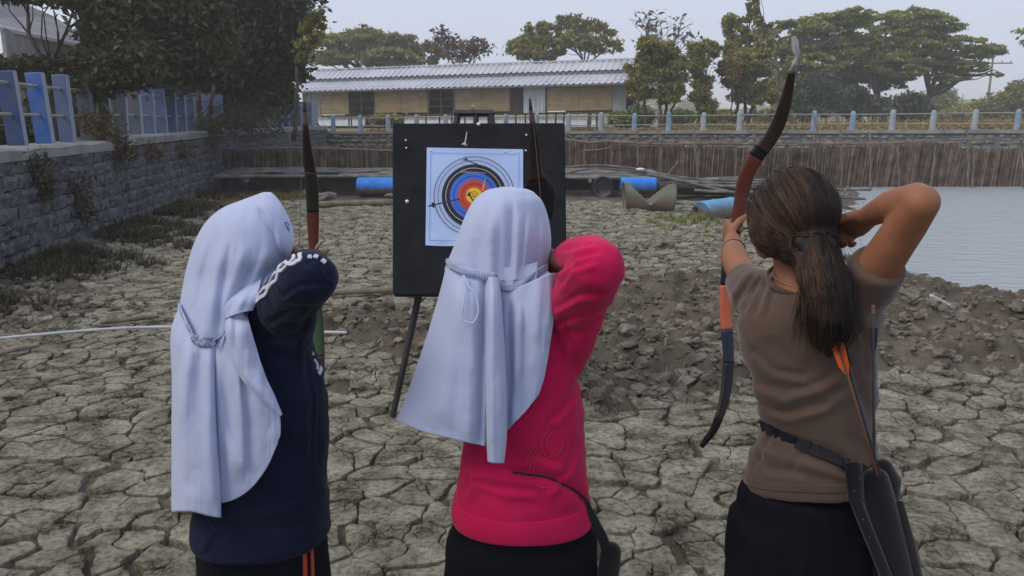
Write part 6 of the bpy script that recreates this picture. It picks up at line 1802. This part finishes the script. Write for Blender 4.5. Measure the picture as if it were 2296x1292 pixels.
sheet('scarf_panel', D1, hood1, 'hijab', 70, 90, [dict(p=[(500, 850), (510, 930), (530, 1030)], a=-.006, w=(8, 14), f=40), dict(p=[(534, 830), (543, 940), (546, 1060)], a=.010, w=(22, 4), f=30), dict(p=[(552, 830), (556, 940), (556, 1050)], a=-.006, w=(5, 12), f=30), dict(p=[(490, 780), (490, 900), (494, 1120)], a=.006, w=(8, 8)), dict(p=[(515, 980), (530, 1060)], a=.010, w=(14, 16), f=30)])
E1 = [[(514, 696, 1.640), (507, 735, 1.578), (516, 790, 1.562), (540, 845, 1.548), (586, 894, 1.538), (629, 932, 1.538)],
      [(520, 693, 1.636), (520, 735, 1.560), (532, 790, 1.546), (556, 845, 1.536), (596, 893, 1.532), (630, 932, 1.536)],
      [(532, 690, 1.634), (542, 735, 1.560), (554, 788, 1.548), (575, 842, 1.540), (606, 890, 1.535), (630, 931, 1.538)],
      [(550, 690, 1.634), (561, 735, 1.570), (576, 785, 1.560), (593, 840, 1.552), (614, 887, 1.545), (631, 930, 1.542)]]
E1 = [[(x, y, Y - .020) for x, y, Y in col] for col in E1]
sheet('scarf_panel', E1, hood1, 'hijab', 40, 70, [dict(p=[(526, 700), (530, 780), (560, 850)], a=-.004, w=(8, 10)), dict(p=[(515, 700), (514, 760)], a=.005, w=(4, 8))])
sheet('scarf_panel', [[(575, 640, 1.62), (560, 672, 1.59), (545, 700, 1.585)], [(610, 600, 1.66), (582, 650, 1.60), (555, 692, 1.58)], [(640, 560, 1.70), (606, 632, 1.62), (566, 690, 1.59)]], hood1, 'hijab', 30, 30)
sheet('scarf_panel', [[(430, 700, 1.82), (420, 850, 1.84), (430, 1000, 1.83)], [(560, 680, 1.86), (590, 830, 1.88), (590, 960, 1.85)], [(640, 640, 1.82), (680, 760, 1.835), (690, 860, 1.825)]], hood1, 'hijab', 30, 30)
sheet('scarf_panel', [[(498, 640, 1.640), (502, 676, 1.592), (506, 716, 1.578)], [(530, 640, 1.625), (530, 672, 1.572), (528, 706, 1.556)], [(560, 632, 1.620), (556, 668, 1.572), (548, 700, 1.556)], [(590, 615, 1.630), (580, 655, 1.580), (566, 696, 1.566)]], hood1, 'hijab', 30, 30, [dict(p=[(560, 640), (530, 700)], a=.006, w=(6, 10)), dict(p=[(540, 640), (515, 706)], a=-.005, w=(6, 5))])
frill(hood1, [(401, 684, 1.67), (408, 700, 1.635), (420, 728, 1.60), (430, 746, 1.588), (432, 750, 1.586)], .015); frill(hood1, [(430, 757, 1.582), (446, 765, 1.576), (465, 768, 1.574), (482, 766, 1.580)], .021)
frill(hood1, [(484, 748, 1.60), (496, 735, 1.592), (506, 712, 1.59), (515, 696, 1.585)], .010)
cord(hood1, [(484, 770, 1.572), (478, 764, 1.568), (490, 758, 1.565), (500, 750, 1.565), (508, 735, 1.568)], .0012); cord(hood1, [(488, 776, 1.572), (478, 770, 1.566), (480, 780, 1.565), (496, 776, 1.566), (503, 760, 1.567), (512, 730, 1.566), (516, 700, 1.572)], .0012)
b_h1 = bvh_of(hood1); M['emblem_ink'] = flat('emblem_ink', (0.02, 0.05, 0.20))
ribbon('emblem', b_h1, [(636, 501), (642, 500), (644, 507), (641, 513), (646, 514), (644, 520)], .0016, 'emblem_ink', p1, .0018, 16)
ribbon('emblem', b_h1, [(637, 502), (640, 509)], .0026, 'emblem_ink', p1, .0018, 6)
# ------------------------------------------------------------------ the archer in brown (right)
p3 = empty('person', (.66, 1.70, 0), 'person in brown t-shirt with a long dark ponytail aiming a recurve bow at the right', 'person')
q = MB()
eyes3, chin = head_geo(q, at(1768, 488, 1.745), (-0.20, 1, -0.02), (0, 0, 1), 0.95)
q.ell(at(1716, 552, 1.78), (.022, .04, .028)); q.ell(at(1703, 535, 1.765), (.010, .018, .028))
q.tube([at(1782, 575, 1.735), at(1788, 625, 1.715), at(1792, 680, 1.70)], [.046, .050, .062], 18)
q.tube([at(1720, 690, 1.75), at(1790, 655, 1.70), at(1880, 680, 1.67)], [.035, .050, .035], 16)
q.tube([at(1815, 690, 1.69), at(1815, 820, 1.69), at(1820, 1000, 1.69)], [(.08, .05), (.085, .05), (.08, .05)], 22, ref=(1, 0, 0))
q.tube([at(1945, 640, 1.63), at(1968, 600, 1.59), at(2022, 520, 1.53), at(2066, 455, 1.475)], [.042, .0435, .0385, .034], 18)
q.tube([at(2066, 455, 1.475), at(2058, 448, 1.49), at(2000, 461, 1.56), at(1962, 478, 1.625), at(1944, 487, 1.66)], [.034, .034, .032, .0255, .0225], 18)
w3 = at(1944, 488, 1.662)
hand(q, w3, at(1896, 512, 1.725) - w3, (-.30, -.90, -.40), (.10, .35, 1), .92, .95, .7)
q.tube([at(1705, 668, 1.80), at(1675, 632, 1.93), at(1655, 598, 2.02)], [.044, .040, .036], 18)
q.tube([at(1655, 598, 2.02), at(1646, 575, 2.10), at(1643, 552, 2.19), at(1642, 540, 2.24)], [.037, .036, .028, .0245], 18)
w4 = at(1642, 538, 2.245)
hand(q, w4, Vector((0.02, 1, .20)), (.95, .05, .0), (.25, -.2, 1), .95, 1.2, .9)
skin_legs(q, .695, 1.70, .78, .075)
finish(me := remesh(q, .0045, 3), .0006); mesh_obj('body', me, M['skin'], p3)
for e in eyes3: q = MB(); eye_ball(e, p3)
legs_and_shoes(p3, .690, 1.705, .832, .160, 'black_cloth', .085, .092, .115)
q = MB()
rows3 = [(616, 1748, 1.765, 616, 1842, 1.685, .052), (632, 1722, 1.775, 632, 1935, 1.645, .055), (650, 1690, 1.775, 650, 1962, 1.635, .085), (690, 1662, 1.765, 690, 1975, 1.635, .100), (730, 1654, 1.76, 730, 1976, 1.64, .106), (770, 1661, 1.755, 770, 1970, 1.645, .108), (820, 1676, 1.75, 820, 1964, 1.65, .108), (880, 1694, 1.745, 880, 1962, 1.655, .106), (940, 1708, 1.74, 940, 1964, 1.66, .104),
         (972, 1706, 1.74, 990, 1965, 1.66, .106), (1000, 1694, 1.74, 1020, 1968, 1.66, .110), (1035, 1678, 1.74, 1050, 1972, 1.66, .114), (1068, 1668, 1.74, 1072, 1976, 1.66, .118), (1078, 1668, 1.74, 1082, 1976, 1.66, .116)]
ring_loft(q, rows3, 44)
q.tube([at(1725, 690, 1.765), at(1692, 668, 1.80), at(1678, 645, 1.87), at(1668, 628, 1.93)], [.050, .056, .052, .049], 20, cap=0)
q.tube([at(1930, 670, 1.635), at(1946, 640, 1.625), at(1960, 612, 1.60), at(1972, 592, 1.58)], [.052, .058, .056, .053], 20, cap=0)
tee = remesh(q, .006, 6)
def f3(co):
    d = 0
    for pts in ([(1652, 660), (1672, 628), (1690, 612)], [(1662, 690), (1686, 640), (1706, 612)], [(1682, 700), (1700, 648), (1722, 614)], [(1714, 700), (1722, 660), (1738, 622)]): d = d + crease(co, pts, .0065, 5, 8) + crease(co, [(a + 9, b + 3) for a, b in pts], -.005, 5)
    d = d + crease(co, [(1690, 880), (1740, 905), (1800, 890), (1880, 850)], .006, 12, 20) + crease(co, [(1700, 925), (1780, 940), (1860, 910), (1900, 880)], .005, 16, 9) + crease(co, [(1760, 800), (1840, 850), (1900, 830)], -.004, 18)
    d = d + crease(co, [(1718, 958), (1760, 985), (1830, 1006), (1885, 1026), (1915, 1048)], -.010, 11)
    d = d + crease(co, [(1690, 1010), (1740, 1020), (1800, 1040), (1880, 1050)], .007, 14, 10) + crease(co, [(1680, 1045), (1760, 1068), (1860, 1075)], -.004, 8) + crease(co, [(1720, 985), (1712, 1010), (1694, 1040)], -.006, 6) + crease(co, [(1800, 1010), (1785, 1030), (1776, 1050)], -.005, 6)
    d = d + crease(co, [(1930, 690), (1950, 760), (1955, 900)], .005, 10, 16) + crease(co, [(1940, 980), (1952, 1010), (1960, 1040)], .006, 6)
    for pts in ([(1690, 790), (1730, 830), (1800, 845)], [(1700, 860), (1760, 880), (1840, 860), (1900, 820)], [(1702, 900), (1760, 925), (1850, 905)], [(1905, 700), (1935, 760), (1940, 840)], [(1925, 880), (1945, 930), (1955, 990)], [(1690, 1025), (1720, 1050), (1800, 1062)], [(1800, 1020), (1850, 1045), (1900, 1060)]):
        d = d + crease(co, pts, -.0055, 5, 9) + crease(co, [(x + 2, y + 14) for x, y in pts], .005, 9)
    d = d + .0048 * fbm(co * np.array([11, 11, 18.]), 3, 32)
    return d
finish(tee, .0006, f3); tee_o = mesh_obj('t_shirt', tee, M['brown'], p3); b_tee = bvh_of(tee_o)
# hem seam, collar, necklace, bracelet
pl = plane3(at(1668, 1069, 1.74), at(1976, 1071, 1.66), at(1820, 1099, 1.58))
ring_on('hem_band', b_tee, (.675, 1.695), pl, .016, 'brown', p3, .5, 80, .0015, .0012)
q = MB(); cN = at(1788, 622, 1.715); P = [cN + Vector((.066 * math.cos(a), .062 * math.sin(a) - .004, -.006 + .022 * math.sin(a))) for a in np.linspace(0, 2 * PI, 33)]; q.tube(P, [(.007, .004)] * 33, 8, ref=(0, 0, 1), cap=0); q.build('collar', M['brown'], p3, smooth=True)
M['chain'] = mat('pale_chain', (0.30, 0.20, 0.14), 0.4, var=.1, metal=.4)
q = MB(); P = [cN + Vector((.0545 * math.cos(a), .0525 * math.sin(a) - .0035, .004 + .016 * math.sin(a))) for a in np.linspace(0, 2 * PI, 49)]; q.tube(P, [.0016] * 49, 6, cap=0); q.build('necklace', M['chain'], p3, smooth=True)
q = MB(); bw = at(1645, 562, 2.15); bd = (at(1642, 540, 2.24) - at(1646, 575, 2.10)).normalized(); bu = bd.orthogonal().normalized(); bv = bd.cross(bu)
q.tube([bw + bu * (.0315 * math.cos(a)) + bv * (.0315 * math.sin(a)) for a in np.linspace(0, 2 * PI, 33)], [.0019] * 33, 6, cap=0); q.build('bracelet', M['strap'], p3, smooth=True)
# hair: shaped mass, then strands
hc = at(1775, 482, 1.715); hr = np.array([.0895, .104, .100])
tie = at(1838, 590, 1.595)
q = MB(); q.ell(hc, tuple(hr), None, 24, 16); q.ell(at(1806, 540, 1.665), (.064, .062, .062)); q.ell(at(1752, 505, 1.70), (.068, .085, .070)); q.ell(at(1824, 570, 1.63), (.045, .045, .045))
pt = [tie + Vector((-.012, .04, .03)), tie, at(1848, 622, 1.568), at(1856, 662, 1.550), at(1862, 710, 1.540), at(1860, 760, 1.545), at(1858, 800, 1.553)]
q.tube(pt, [(.050, .05), (.043, .042), (.044, .038), (.044, .034), (.039, .028), (.022, .018), (.006, .006)], 18, ref=(1, 0, 0))
hm = remesh(q, .006, 8)
# keep the face clear
co = mesh_co(hm); no = mesh_no(hm)
hd = .004 * vnoise(np.stack([co[:, 0] * 90, co[:, 1] * 20, co[:, 2] * 40], -1), 5) + .003 * vnoise(co * 55, 6)
facec = np.array(at(1760, 540, 1.83)); fd = np.linalg.norm((co - facec) / np.array([.085, .075, .085]), axis=1)
co = co + no * hd[:, None]; push = np.clip(1 - fd, 0, 1); co[:, 1] -= push * .06
set_co(hm, co); hair = mesh_obj('hair', hm, M['hair'], p3)
b_hair = bvh_of(hair)
def onhair(P):
    out = []
    for p in P:
        h, nn, i, ds = b_hair.find_nearest(Vector(p)); s = (Vector(p) - h).dot(nn)
        out.append(np.array(p) if s > .0012 else np.array(h + nn * (.0012 + .003 * rs.rand())))
    return out
rs = np.random.RandomState(14); VA = []; FA_ = []; VB = []; FB_ = []
def strand(P, r, brown):
    v, f = (VB, FB_) if brown else (VA, FA_); P = np.array(P); m = len(P)
    T = np.gradient(P, axis=0); T /= np.linalg.norm(T, axis=1)[:, None] + 1e-9
    u = np.cross(T, [0.3, 1, .2]); u /= np.linalg.norm(u, axis=1)[:, None] + 1e-9; w = np.cross(T, u); k = len(v)
    for i in range(m):
        rr_ = r * (1 - .65 * (i / (m - 1)) ** 2)
        for a in range(3): v.append(P[i] + (u[i] * math.cos(a * 2.094) + w[i] * math.sin(a * 2.094)) * rr_)
    for i in range(m - 1):
        for a in range(3): f.append((k + i * 3 + a, k + i * 3 + (a + 1) % 3, k + i * 3 + 3 + (a + 1) % 3, k + i * 3 + 3 + a))
tn = np.array(tie - hc) / hr; tn /= np.linalg.norm(tn)
H = np.array(hc); TAIL = [np.array(p) for p in pt[1:5]]
for _ in range(2900):
    d = rs.normal(size=3); d /= np.linalg.norm(d)
    if d[1] > .55 and d[2] < .45: continue
    if d[2] < -.55: continue
    om = math.acos(np.clip(d @ tn, -1, 1)); P = []; lift = 1.012 + .02 * rs.rand() + (.05 * rs.rand() if rs.rand() < .05 else 0); wv = rs.normal(size=3) * .035; t0 = rs.uniform(0, .45)
    for t in np.linspace(t0, 1 if rs.rand() < .75 else min(1, t0 + rs.uniform(.45, .8)), 9):
        g = (math.sin((1 - t) * om) * d + math.sin(t * om) * tn) / (math.sin(om) + 1e-6) + wv * math.sin(PI * t)
        g /= np.linalg.norm(g); l = lift + .06 * math.sin(PI * t) * (.4 + .4 * (g[2] > 0))
        P.append(H + g * hr * l)
    if t > .99:
        sx = np.clip(d[0] * .8 + rs.normal() * .35, -1, 1); P[-1] = (P[-1] + P[-2]) / 2; ln = rs.randint(2, 5)
        for q_, w_, h_ in zip(TAIL[:ln], (.041, .045, .047, .045), (.041, .040, .037, .034)): P.append(q_ + np.array([sx * w_, -h_ * math.sqrt(1 - sx * sx * .9) * 1.02, rs.normal() * .004]))
        P = list(catmull(P, 16))
    P = onhair(P); strand(P, .00075, (d[0] < -.15 and rs.rand() < .75) or rs.rand() < .10)  # mostly brown on the left, where sunlight is put into strand colour
PT = np.array([list(p) for p in pt]); 
for _ in range(1100):
    a = rs.uniform(0, 2 * PI); rad = rs.uniform(.6, 1.12); left = math.cos(a) < -.2
    e = rs.uniform(.50, 1.0); m_ = 12; s0 = rs.uniform(0, .3); P = []
    Dn = catmull(PT[1:], 30); wd = np.interp(np.linspace(0, 1, 30), [0, .25, .5, .75, .9, 1], [.043, .045, .047, .043, .030, .014])
    wob = rs.normal(size=2) * .006
    for t in np.linspace(s0, e, m_):
        i = min(29, int(t * 29)); P.append(Dn[i] + np.array([math.cos(a) * wd[i] * rad * (1.02) + wob[0] * math.sin(t * 7), math.sin(a) * wd[i] * .68 * rad + wob[1] * math.sin(t * 6), rs.normal() * .001]))
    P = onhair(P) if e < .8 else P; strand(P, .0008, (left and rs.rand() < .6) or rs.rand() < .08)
for _ in range(110):        # loose wisps on the shoulder, left of the tail
    x0 = rs.uniform(1802, 1822); P = [at(x0, rs.uniform(575, 600), 1.585)]; xe = rs.uniform(1770, 1830); ye = rs.uniform(690, 800)
    for t in (.35, .7, 1.0): P.append(at(x0 + (xe - x0) * t ** 1.3, 590 + (ye - 590) * t, 1.578 - .012 * math.sin(PI * t) + rs.uniform(-.004, .004)))
    strand([Vector(p) for p in catmull(P, 9)], .0007, rs.rand() < .85)
for _ in range(70):         # stray hairs round the crown and the right side
    d = rs.normal(size=3); d[2] = abs(d[2]); d /= np.linalg.norm(d); P = [H + d * hr * 1.0]; v = d * .012 + rs.normal(size=3) * .006
    for k in range(4): P.append(P[-1] + v); v = v * .9 + rs.normal(size=3) * .004 + np.array([0, -.002, -.003])
    strand(catmull(P, 8), .0005, rs.rand() < .4)
for _ in range(90):
    P = [at(rs.uniform(1862, 1880), rs.uniform(500, 560), 1.68)]; v = np.array([rs.uniform(-.004, .010), rs.uniform(-.006, .002), -.018])
    for k in range(4): P.append(np.array(P[-1]) + v * rs.uniform(.6, 1.1)); v = v + rs.normal(size=3) * .003
    strand(catmull([list(p) for p in P], 8), .0006, rs.rand() < .2)
fast_mesh('strands', np.array(VA), np.array(FA_), M['hair'], hair); fast_mesh('strands', np.array(VB), np.array(FB_), M['hair_brown_lit'], hair)

# =================================================================== QUIVERS
qv = empty('quiver', at(1960, 1080, 1.58), 'dark blue hip quiver on a black belt round the brown t-shirt', 'quiver')
pb = plane3(at(1716, 956, 1.70), at(1815, 1001, 1.585), at(1935, 1058, 1.60))
ring_on('belt', b_tee, (.675, 1.695), pb, .030, 'strap', qv, .5, 90, .002, .004)
q = MB(); q.tube([at(1962, 1078, 1.575), at(1974, 1130, 1.570), at(1998, 1220, 1.575), at(2022, 1330, 1.59), at(2034, 1400, 1.60)], [(.030, .028), (.033, .03), (.033, .03), (.033, .03), (.032, .026)], 20, ref=(1, 0, 0)); q.build('tube', M['quiver_blue'], qv, smooth=True)
q = MB(); q.tube([at(1975, 1050, 1.60), at(1985, 1080, 1.595), at(1988, 1120, 1.60)], [(.026, .02), (.034, .026), (.028, .02)], 14, ref=(1, 0, 0)); q.build('pocket', M['quiver_dark'], qv, smooth=True)
q = MB(); q.tube([at(2010, 1130, 1.56), at(2030, 1215, 1.562), at(2052, 1300, 1.575)], [(.016, .006), (.020, .006), (.018, .006)], 10, ref=(1, 0, 0)); q.build('flap', M['quiver_dark'], qv, smooth=True)
q = MB(); q.tube([at(1912, 1040, 1.555), at(1916, 1075, 1.545), at(1918, 1120, 1.545)], [(.018, .005), (.019, .005), (.017, .005)], 10, ref=(1, 0, 0)); q.build('belt_loop', M['quiver_blue'], qv, smooth=True)
q = MB(); q.tube([at(1918, 1120, 1.545), at(1935, 1165, 1.545), at(1962, 1230, 1.545), at(1990, 1300, 1.55), at(2010, 1380, 1.56)], [(.013, .004)] * 5, 8, ref=(1, 0, 0)); q.build('strap', M['quiver_blue'], qv, smooth=True)
for px, py in ((1928, 1074), (1915, 1101), (1935, 1166), (1950, 1206)): q = MB(); q.ell(at(px, py, 1.540), (.0025, .002, .0025)); q.build('rivet', M['steel'], qv)
for k, (t0, t1, lab, vm) in enumerate([((1868, 735, 1.535), (1972, 1080, 1.56), 'orange fletched arrow standing in the hip quiver against the brown shirt', 'vane_orange'), ((1880, 742, 1.545), (1980, 1090, 1.56), 'dark arrow beside the orange one in the hip quiver', 'vane_dark'), ((1958, 700, 1.545), (1960, 1085, 1.57), 'thin brown arrow upright in the hip quiver at the edge of the shirt', 'vane_dark')]):
    tl = at(*t0); tp = at(*t1); d = (tp - tl).normalized()
    t = empty('arrow', tuple(tl), lab, 'arrow')
    q = MB(); q.tube([tl, tp + d * .25], [.0031, .0031], 8, cap=0); q.build('shaft', mat('brown_shaft', (.12, .055, .035), .4) if k == 0 else M['shaft_dark'] if k == 1 else M['shaft_dark'], t, smooth=True)
    q = MB(); q.tube([tl - d * .014, tl + d * .003], [.004, .004], 8, cap=0); q.build('nock', M['skin_dark'], t)
    for j in range(3):
        u = d.cross(Vector((0, 1, 0))).normalized(); w = Matrix.Rotation(2 * PI * j / 3 + (PI if k == 0 else PI / 3), 3, d) @ u
        a = tl + d * .03; L = .080 if k == 0 else .055; hh = .015 if k == 0 else .010
        q = MB(); q.add([a + w * .003, a + d * .004 + w * hh, a + d * L * .7 + w * hh * .8, a + d * L + w * .003], [(0, 1, 2, 3)]); q.build('vane', M[vm], t, solid=.0008)
qv2 = empty('quiver', at(1362, 1250, 1.66), 'small dark quiver hanging on a thin strap beside the black trousers under the red sweater', 'quiver')
q = MB(); q.tube([at(1370, 1236, 1.66), at(1366, 1270, 1.66), at(1358, 1340, 1.67), at(1350, 1420, 1.68)], [(.024, .022), (.026, .024), (.024, .022), (.02, .018)], 14, ref=(1, 0, 0), cap=1); q.build('tube', M['quiver_dark'], qv2, smooth=True)
for pts in ([(1312, 1118, 1.62), (1332, 1166, 1.635), (1350, 1205, 1.645), (1360, 1240, 1.65)], [(1322, 1138, 1.63), (1344, 1178, 1.64), (1360, 1210, 1.65), (1366, 1240, 1.65)], [(1318, 1125, 1.625), (1326, 1160, 1.63), (1346, 1212, 1.64), (1356, 1246, 1.65)]):
    P = catmull(pts, 16); q = MB(); q.tube([at(*p) for p in P], [(.0045, .0025)] * 16, 6); q.build('strap', M['strap'], qv2, smooth=True)
q = MB(); q.add([at(1372, 1228, 1.65), at(1388, 1246, 1.65), at(1384, 1290, 1.655), at(1366, 1282, 1.65)], [(0, 1, 2, 3)]); q.build('flap', M['quiver_dark'], qv2, solid=.004)
ribbon('belt', b_sw, [(1150, 1060), (1190, 1066), (1230, 1072), (1292, 1102), (1318, 1128)], .005, 'strap', qv2, .0004, 40)

# =================================================================== BOWS
M['bow_dark'] = mat('bow_dark_laminate', (0.030, 0.018, 0.014), 0.42, scale=8, var=.3, spec=.4); M['bow_wood'] = mat('bow_red_wood', (0.11, 0.030, 0.016), 0.42, scale=10, var=.3, spec=.4, stretch=(1, 1, .2)); M['bow_olive'] = mat('bow_olive', (0.028, 0.030, 0.018), 0.5, var=.2)
M['bow_orange'] = mat('bow_orange', (0.48, 0.125, 0.072), 0.5, var=.1); M['bow_black'] = mat('bow_black', (0.012, 0.012, 0.015), 0.45, var=.2); M['bow_blue'] = mat('bow_blue_black', (0.016, 0.028, 0.050), 0.4, var=.2); M['bow_green'] = mat('bow_green', (0.040, 0.085, 0.040), 0.5, var=.2)
M['bow_tip'] = mat('bow_white_tip', (0.26, 0.255, 0.25), 0.30, var=.25, spec=.6, scale=12); M['string'] = mat('bow_string', (0.06, 0.05, 0.045), 0.8)
def bow(label, pts, segs, Yg, Yt, gy, string, thick=.0065):
    """pts (px, py, width px) tip to tip; limbs bend back to Yt at the tips"""
    a = np.array(pts, float); n = 8 * (len(a) - 1) + 1; D = catmull(a, n)
    y0, y1 = a[0, 1], a[-1, 1]; C = []; Wd = []
    for x, y, w in D:
        s = (y - gy) / ((y0 - gy) if y < gy else (y1 - gy)); s = min(max(s, 0), 1)
        Y = Yg + (Yt - Yg) * s ** 1.8 + .05 * max(0, s - .86) / .14 * (Yg > Yt); C.append(at(x, y, Y)); Wd.append(w * Y / F / 2)
    t = empty('recurve_bow', tuple(at(D[np.argmin(abs(D[:, 1] - gy)), 0], gy, Yg)), label, 'bow')
    for (ya, yb, m, nm) in segs:
        idx = [i for i in range(n) if ya - 4 <= D[i, 1] <= yb + 4]
        if len(idx) < 2: continue
        P = [C[i] for i in idx]; q = MB(); V = []
        for j, i in enumerate(idx):
            d = (C[min(i + 1, n - 1)] - C[max(i - 1, 0)]).normalized(); u = d.cross(Vector((0, 1, 0))).normalized(); v = d.cross(u).normalized(); w = Wd[i]; th_ = thick * (1.0 if abs(D[i, 1] - gy) > 120 else 1.0 + 1.6 * (1 - abs(D[i, 1] - gy) / 120))
            for k in range(12):
                an = 2 * PI * k / 12; cs, sn = math.cos(an), math.sin(an); mm = (abs(cs) ** 4 + abs(sn) ** 4) ** -.25
                V.append(C[i] + u * (w * cs * mm) + v * (th_ * sn * mm))
        q.add(V, [tuple(f) for f in grid_faces(len(idx), 12, True)] + [tuple(range(12))[::-1], tuple(range((len(idx) - 1) * 12, len(idx) * 12))]); q.build(nm, M[m], t, smooth=True)
    for k in range(0, len(string) - 1):
        q = MB(); q.tube([string[k], string[k + 1]], [.0008, .0008], 6, cap=0); q.build('string', M['string'], t)
    return t, C, D
bow('tall recurve bow held up by the archer in brown, pale tip and orange lower grip',
    [(1779, 82, 8), (1782, 95, 14), (1784, 115, 14), (1786, 130, 9), (1780, 148, 11), (1774, 170, 17), (1768, 200, 22), (1758, 240, 28), (1744, 280, 31), (1724, 315, 32), (1700, 345, 34), (1682, 375, 33), (1669, 410, 33), (1662, 445, 30), (1656, 480, 28), (1650, 512, 26), (1641, 550, 26), (1633, 595, 27), (1629, 640, 28), (1627, 690, 28), (1630, 740, 27), (1633, 790, 26), (1632, 840, 25), (1625, 890, 24), (1614, 930, 21), (1600, 964, 18), (1584, 986, 14), (1572, 1002, 11)],
    [(82, 160, 'bow_tip', 'limb_tip'), (160, 335, 'bow_dark', 'limb'), (335, 352, 'bow_black', 'limb_joint'), (352, 505, 'bow_wood', 'riser'), (505, 565, 'bow_dark', 'grip'), (565, 640, 'bow_black', 'riser'), (640, 741, 'bow_orange', 'riser_inlay'), (741, 815, 'bow_blue', 'limb_joint'), (815, 985, 'bow_black', 'limb'), (985, 1004, 'bow_black', 'limb_tip')],
    2.32, 2.14, 540, [at(1783, 100, 2.155), at(1888, 512, 1.775), at(1578, 994, 2.155)])
bow('dark recurve bow with a green lower limb held by the archer in navy',
    [(683, 228, 5), (684, 260, 9), (686, 300, 15), (690, 340, 20), (695, 380, 25), (699, 420, 28), (701, 460, 27), (702, 500, 26), (703, 540, 21), (703, 570, 20), (704, 610, 22), (706, 660, 26), (709, 700, 29), (712, 750, 30), (714, 800, 29), (714, 850, 26), (710, 900, 20), (704, 940, 10)],
    [(228, 250, 'bow_black', 'limb_tip'), (250, 385, 'bow_dark', 'limb'), (385, 472, 'bow_olive', 'limb_joint'), (472, 560, 'bow_wood', 'riser'), (560, 640, 'bow_black', 'grip'), (640, 800, 'bow_green', 'limb'), (800, 920, 'bow_dark', 'limb'), (920, 942, 'bow_black', 'limb_tip')],
    2.34, 2.20, 600, [at(679, 262, 2.21), at(670, 588, 1.79), at(700, 930, 2.21)])
bow('black recurve bow in front of the target board held by the archer in crimson',
    [(1188, 222, 4), (1190, 245, 8), (1193, 268, 12), (1197, 300, 17), (1199, 340, 24), (1200, 380, 30), (1203, 402, 46), (1206, 425, 74), (1207, 460, 74), (1206, 490, 60), (1202, 520, 40), (1199, 570, 28), (1197, 620, 27), (1194, 700, 28), (1191, 800, 27), (1188, 880, 22), (1185, 950, 9)],
    [(222, 246, 'bow_black', 'limb_tip'), (246, 402, 'bow_dark', 'limb'), (402, 540, 'bow_black', 'riser'), (540, 660, 'bow_black', 'grip'), (660, 930, 'bow_black', 'limb'), (930, 952, 'bow_black', 'limb_tip')],
    2.32, 2.18, 600, [at(1195, 262, 2.19), at(1226, 588, 1.80), at(1187, 940, 2.19)])
for a, b, lab in ((at(1668, 512, 2.34), at(1880, 512, 1.79), 'nocked arrow on the string of the archer in brown'), (at(708, 560, 2.40), at(672, 590, 1.79), 'nocked pale arrow of the archer in navy'), (at(1196, 596, 2.40), at(1228, 590, 1.80), 'nocked arrow hidden beside the head of the archer in crimson')):
    arrow(a, b, lab, 'shaft_pale' if 'navy' in lab else 'shaft_dark', 'vane_dark', vh=.010, embed=.0)
q = MB(); q.tube([at(704, 566, 2.38), at(713, 553, 2.30), at(721, 541, 2.28)], [.0052, .0055, .005], 8); o = q.build('stick', M['shaft_pale'], None, smooth=True); tag(o, 'pale stick rising past the raised navy elbow against the bow', 'stick')

# =================================================================== HAZE
hzm = bpy.data.materials.new('haze_air'); hzm.use_nodes = True; nt = hzm.node_tree; nt.nodes.clear()
ho = nt.nodes.new('ShaderNodeOutputMaterial'); hv = nt.nodes.new('ShaderNodeVolumePrincipled')
hv.inputs['Color'].default_value = (0.97, 0.98, 1.0, 1); hv.inputs['Density'].default_value = 0.0022; hv.inputs['Anisotropy'].default_value = 0.2
nt.links.new(hv.outputs[0], ho.inputs['Volume'])
q = MB(); q.add([(x, y, z) for x in (-3500, 3500) for y in (-60, 3400) for z in (-2, 17)], [(0, 1, 3, 2), (4, 6, 7, 5), (0, 4, 5, 1), (2, 3, 7, 6), (0, 2, 6, 4), (1, 5, 7, 3)])
hz_o = q.build('haze', hzm); tag(hz_o, 'thin pale evening haze over the pond', kind='stuff')
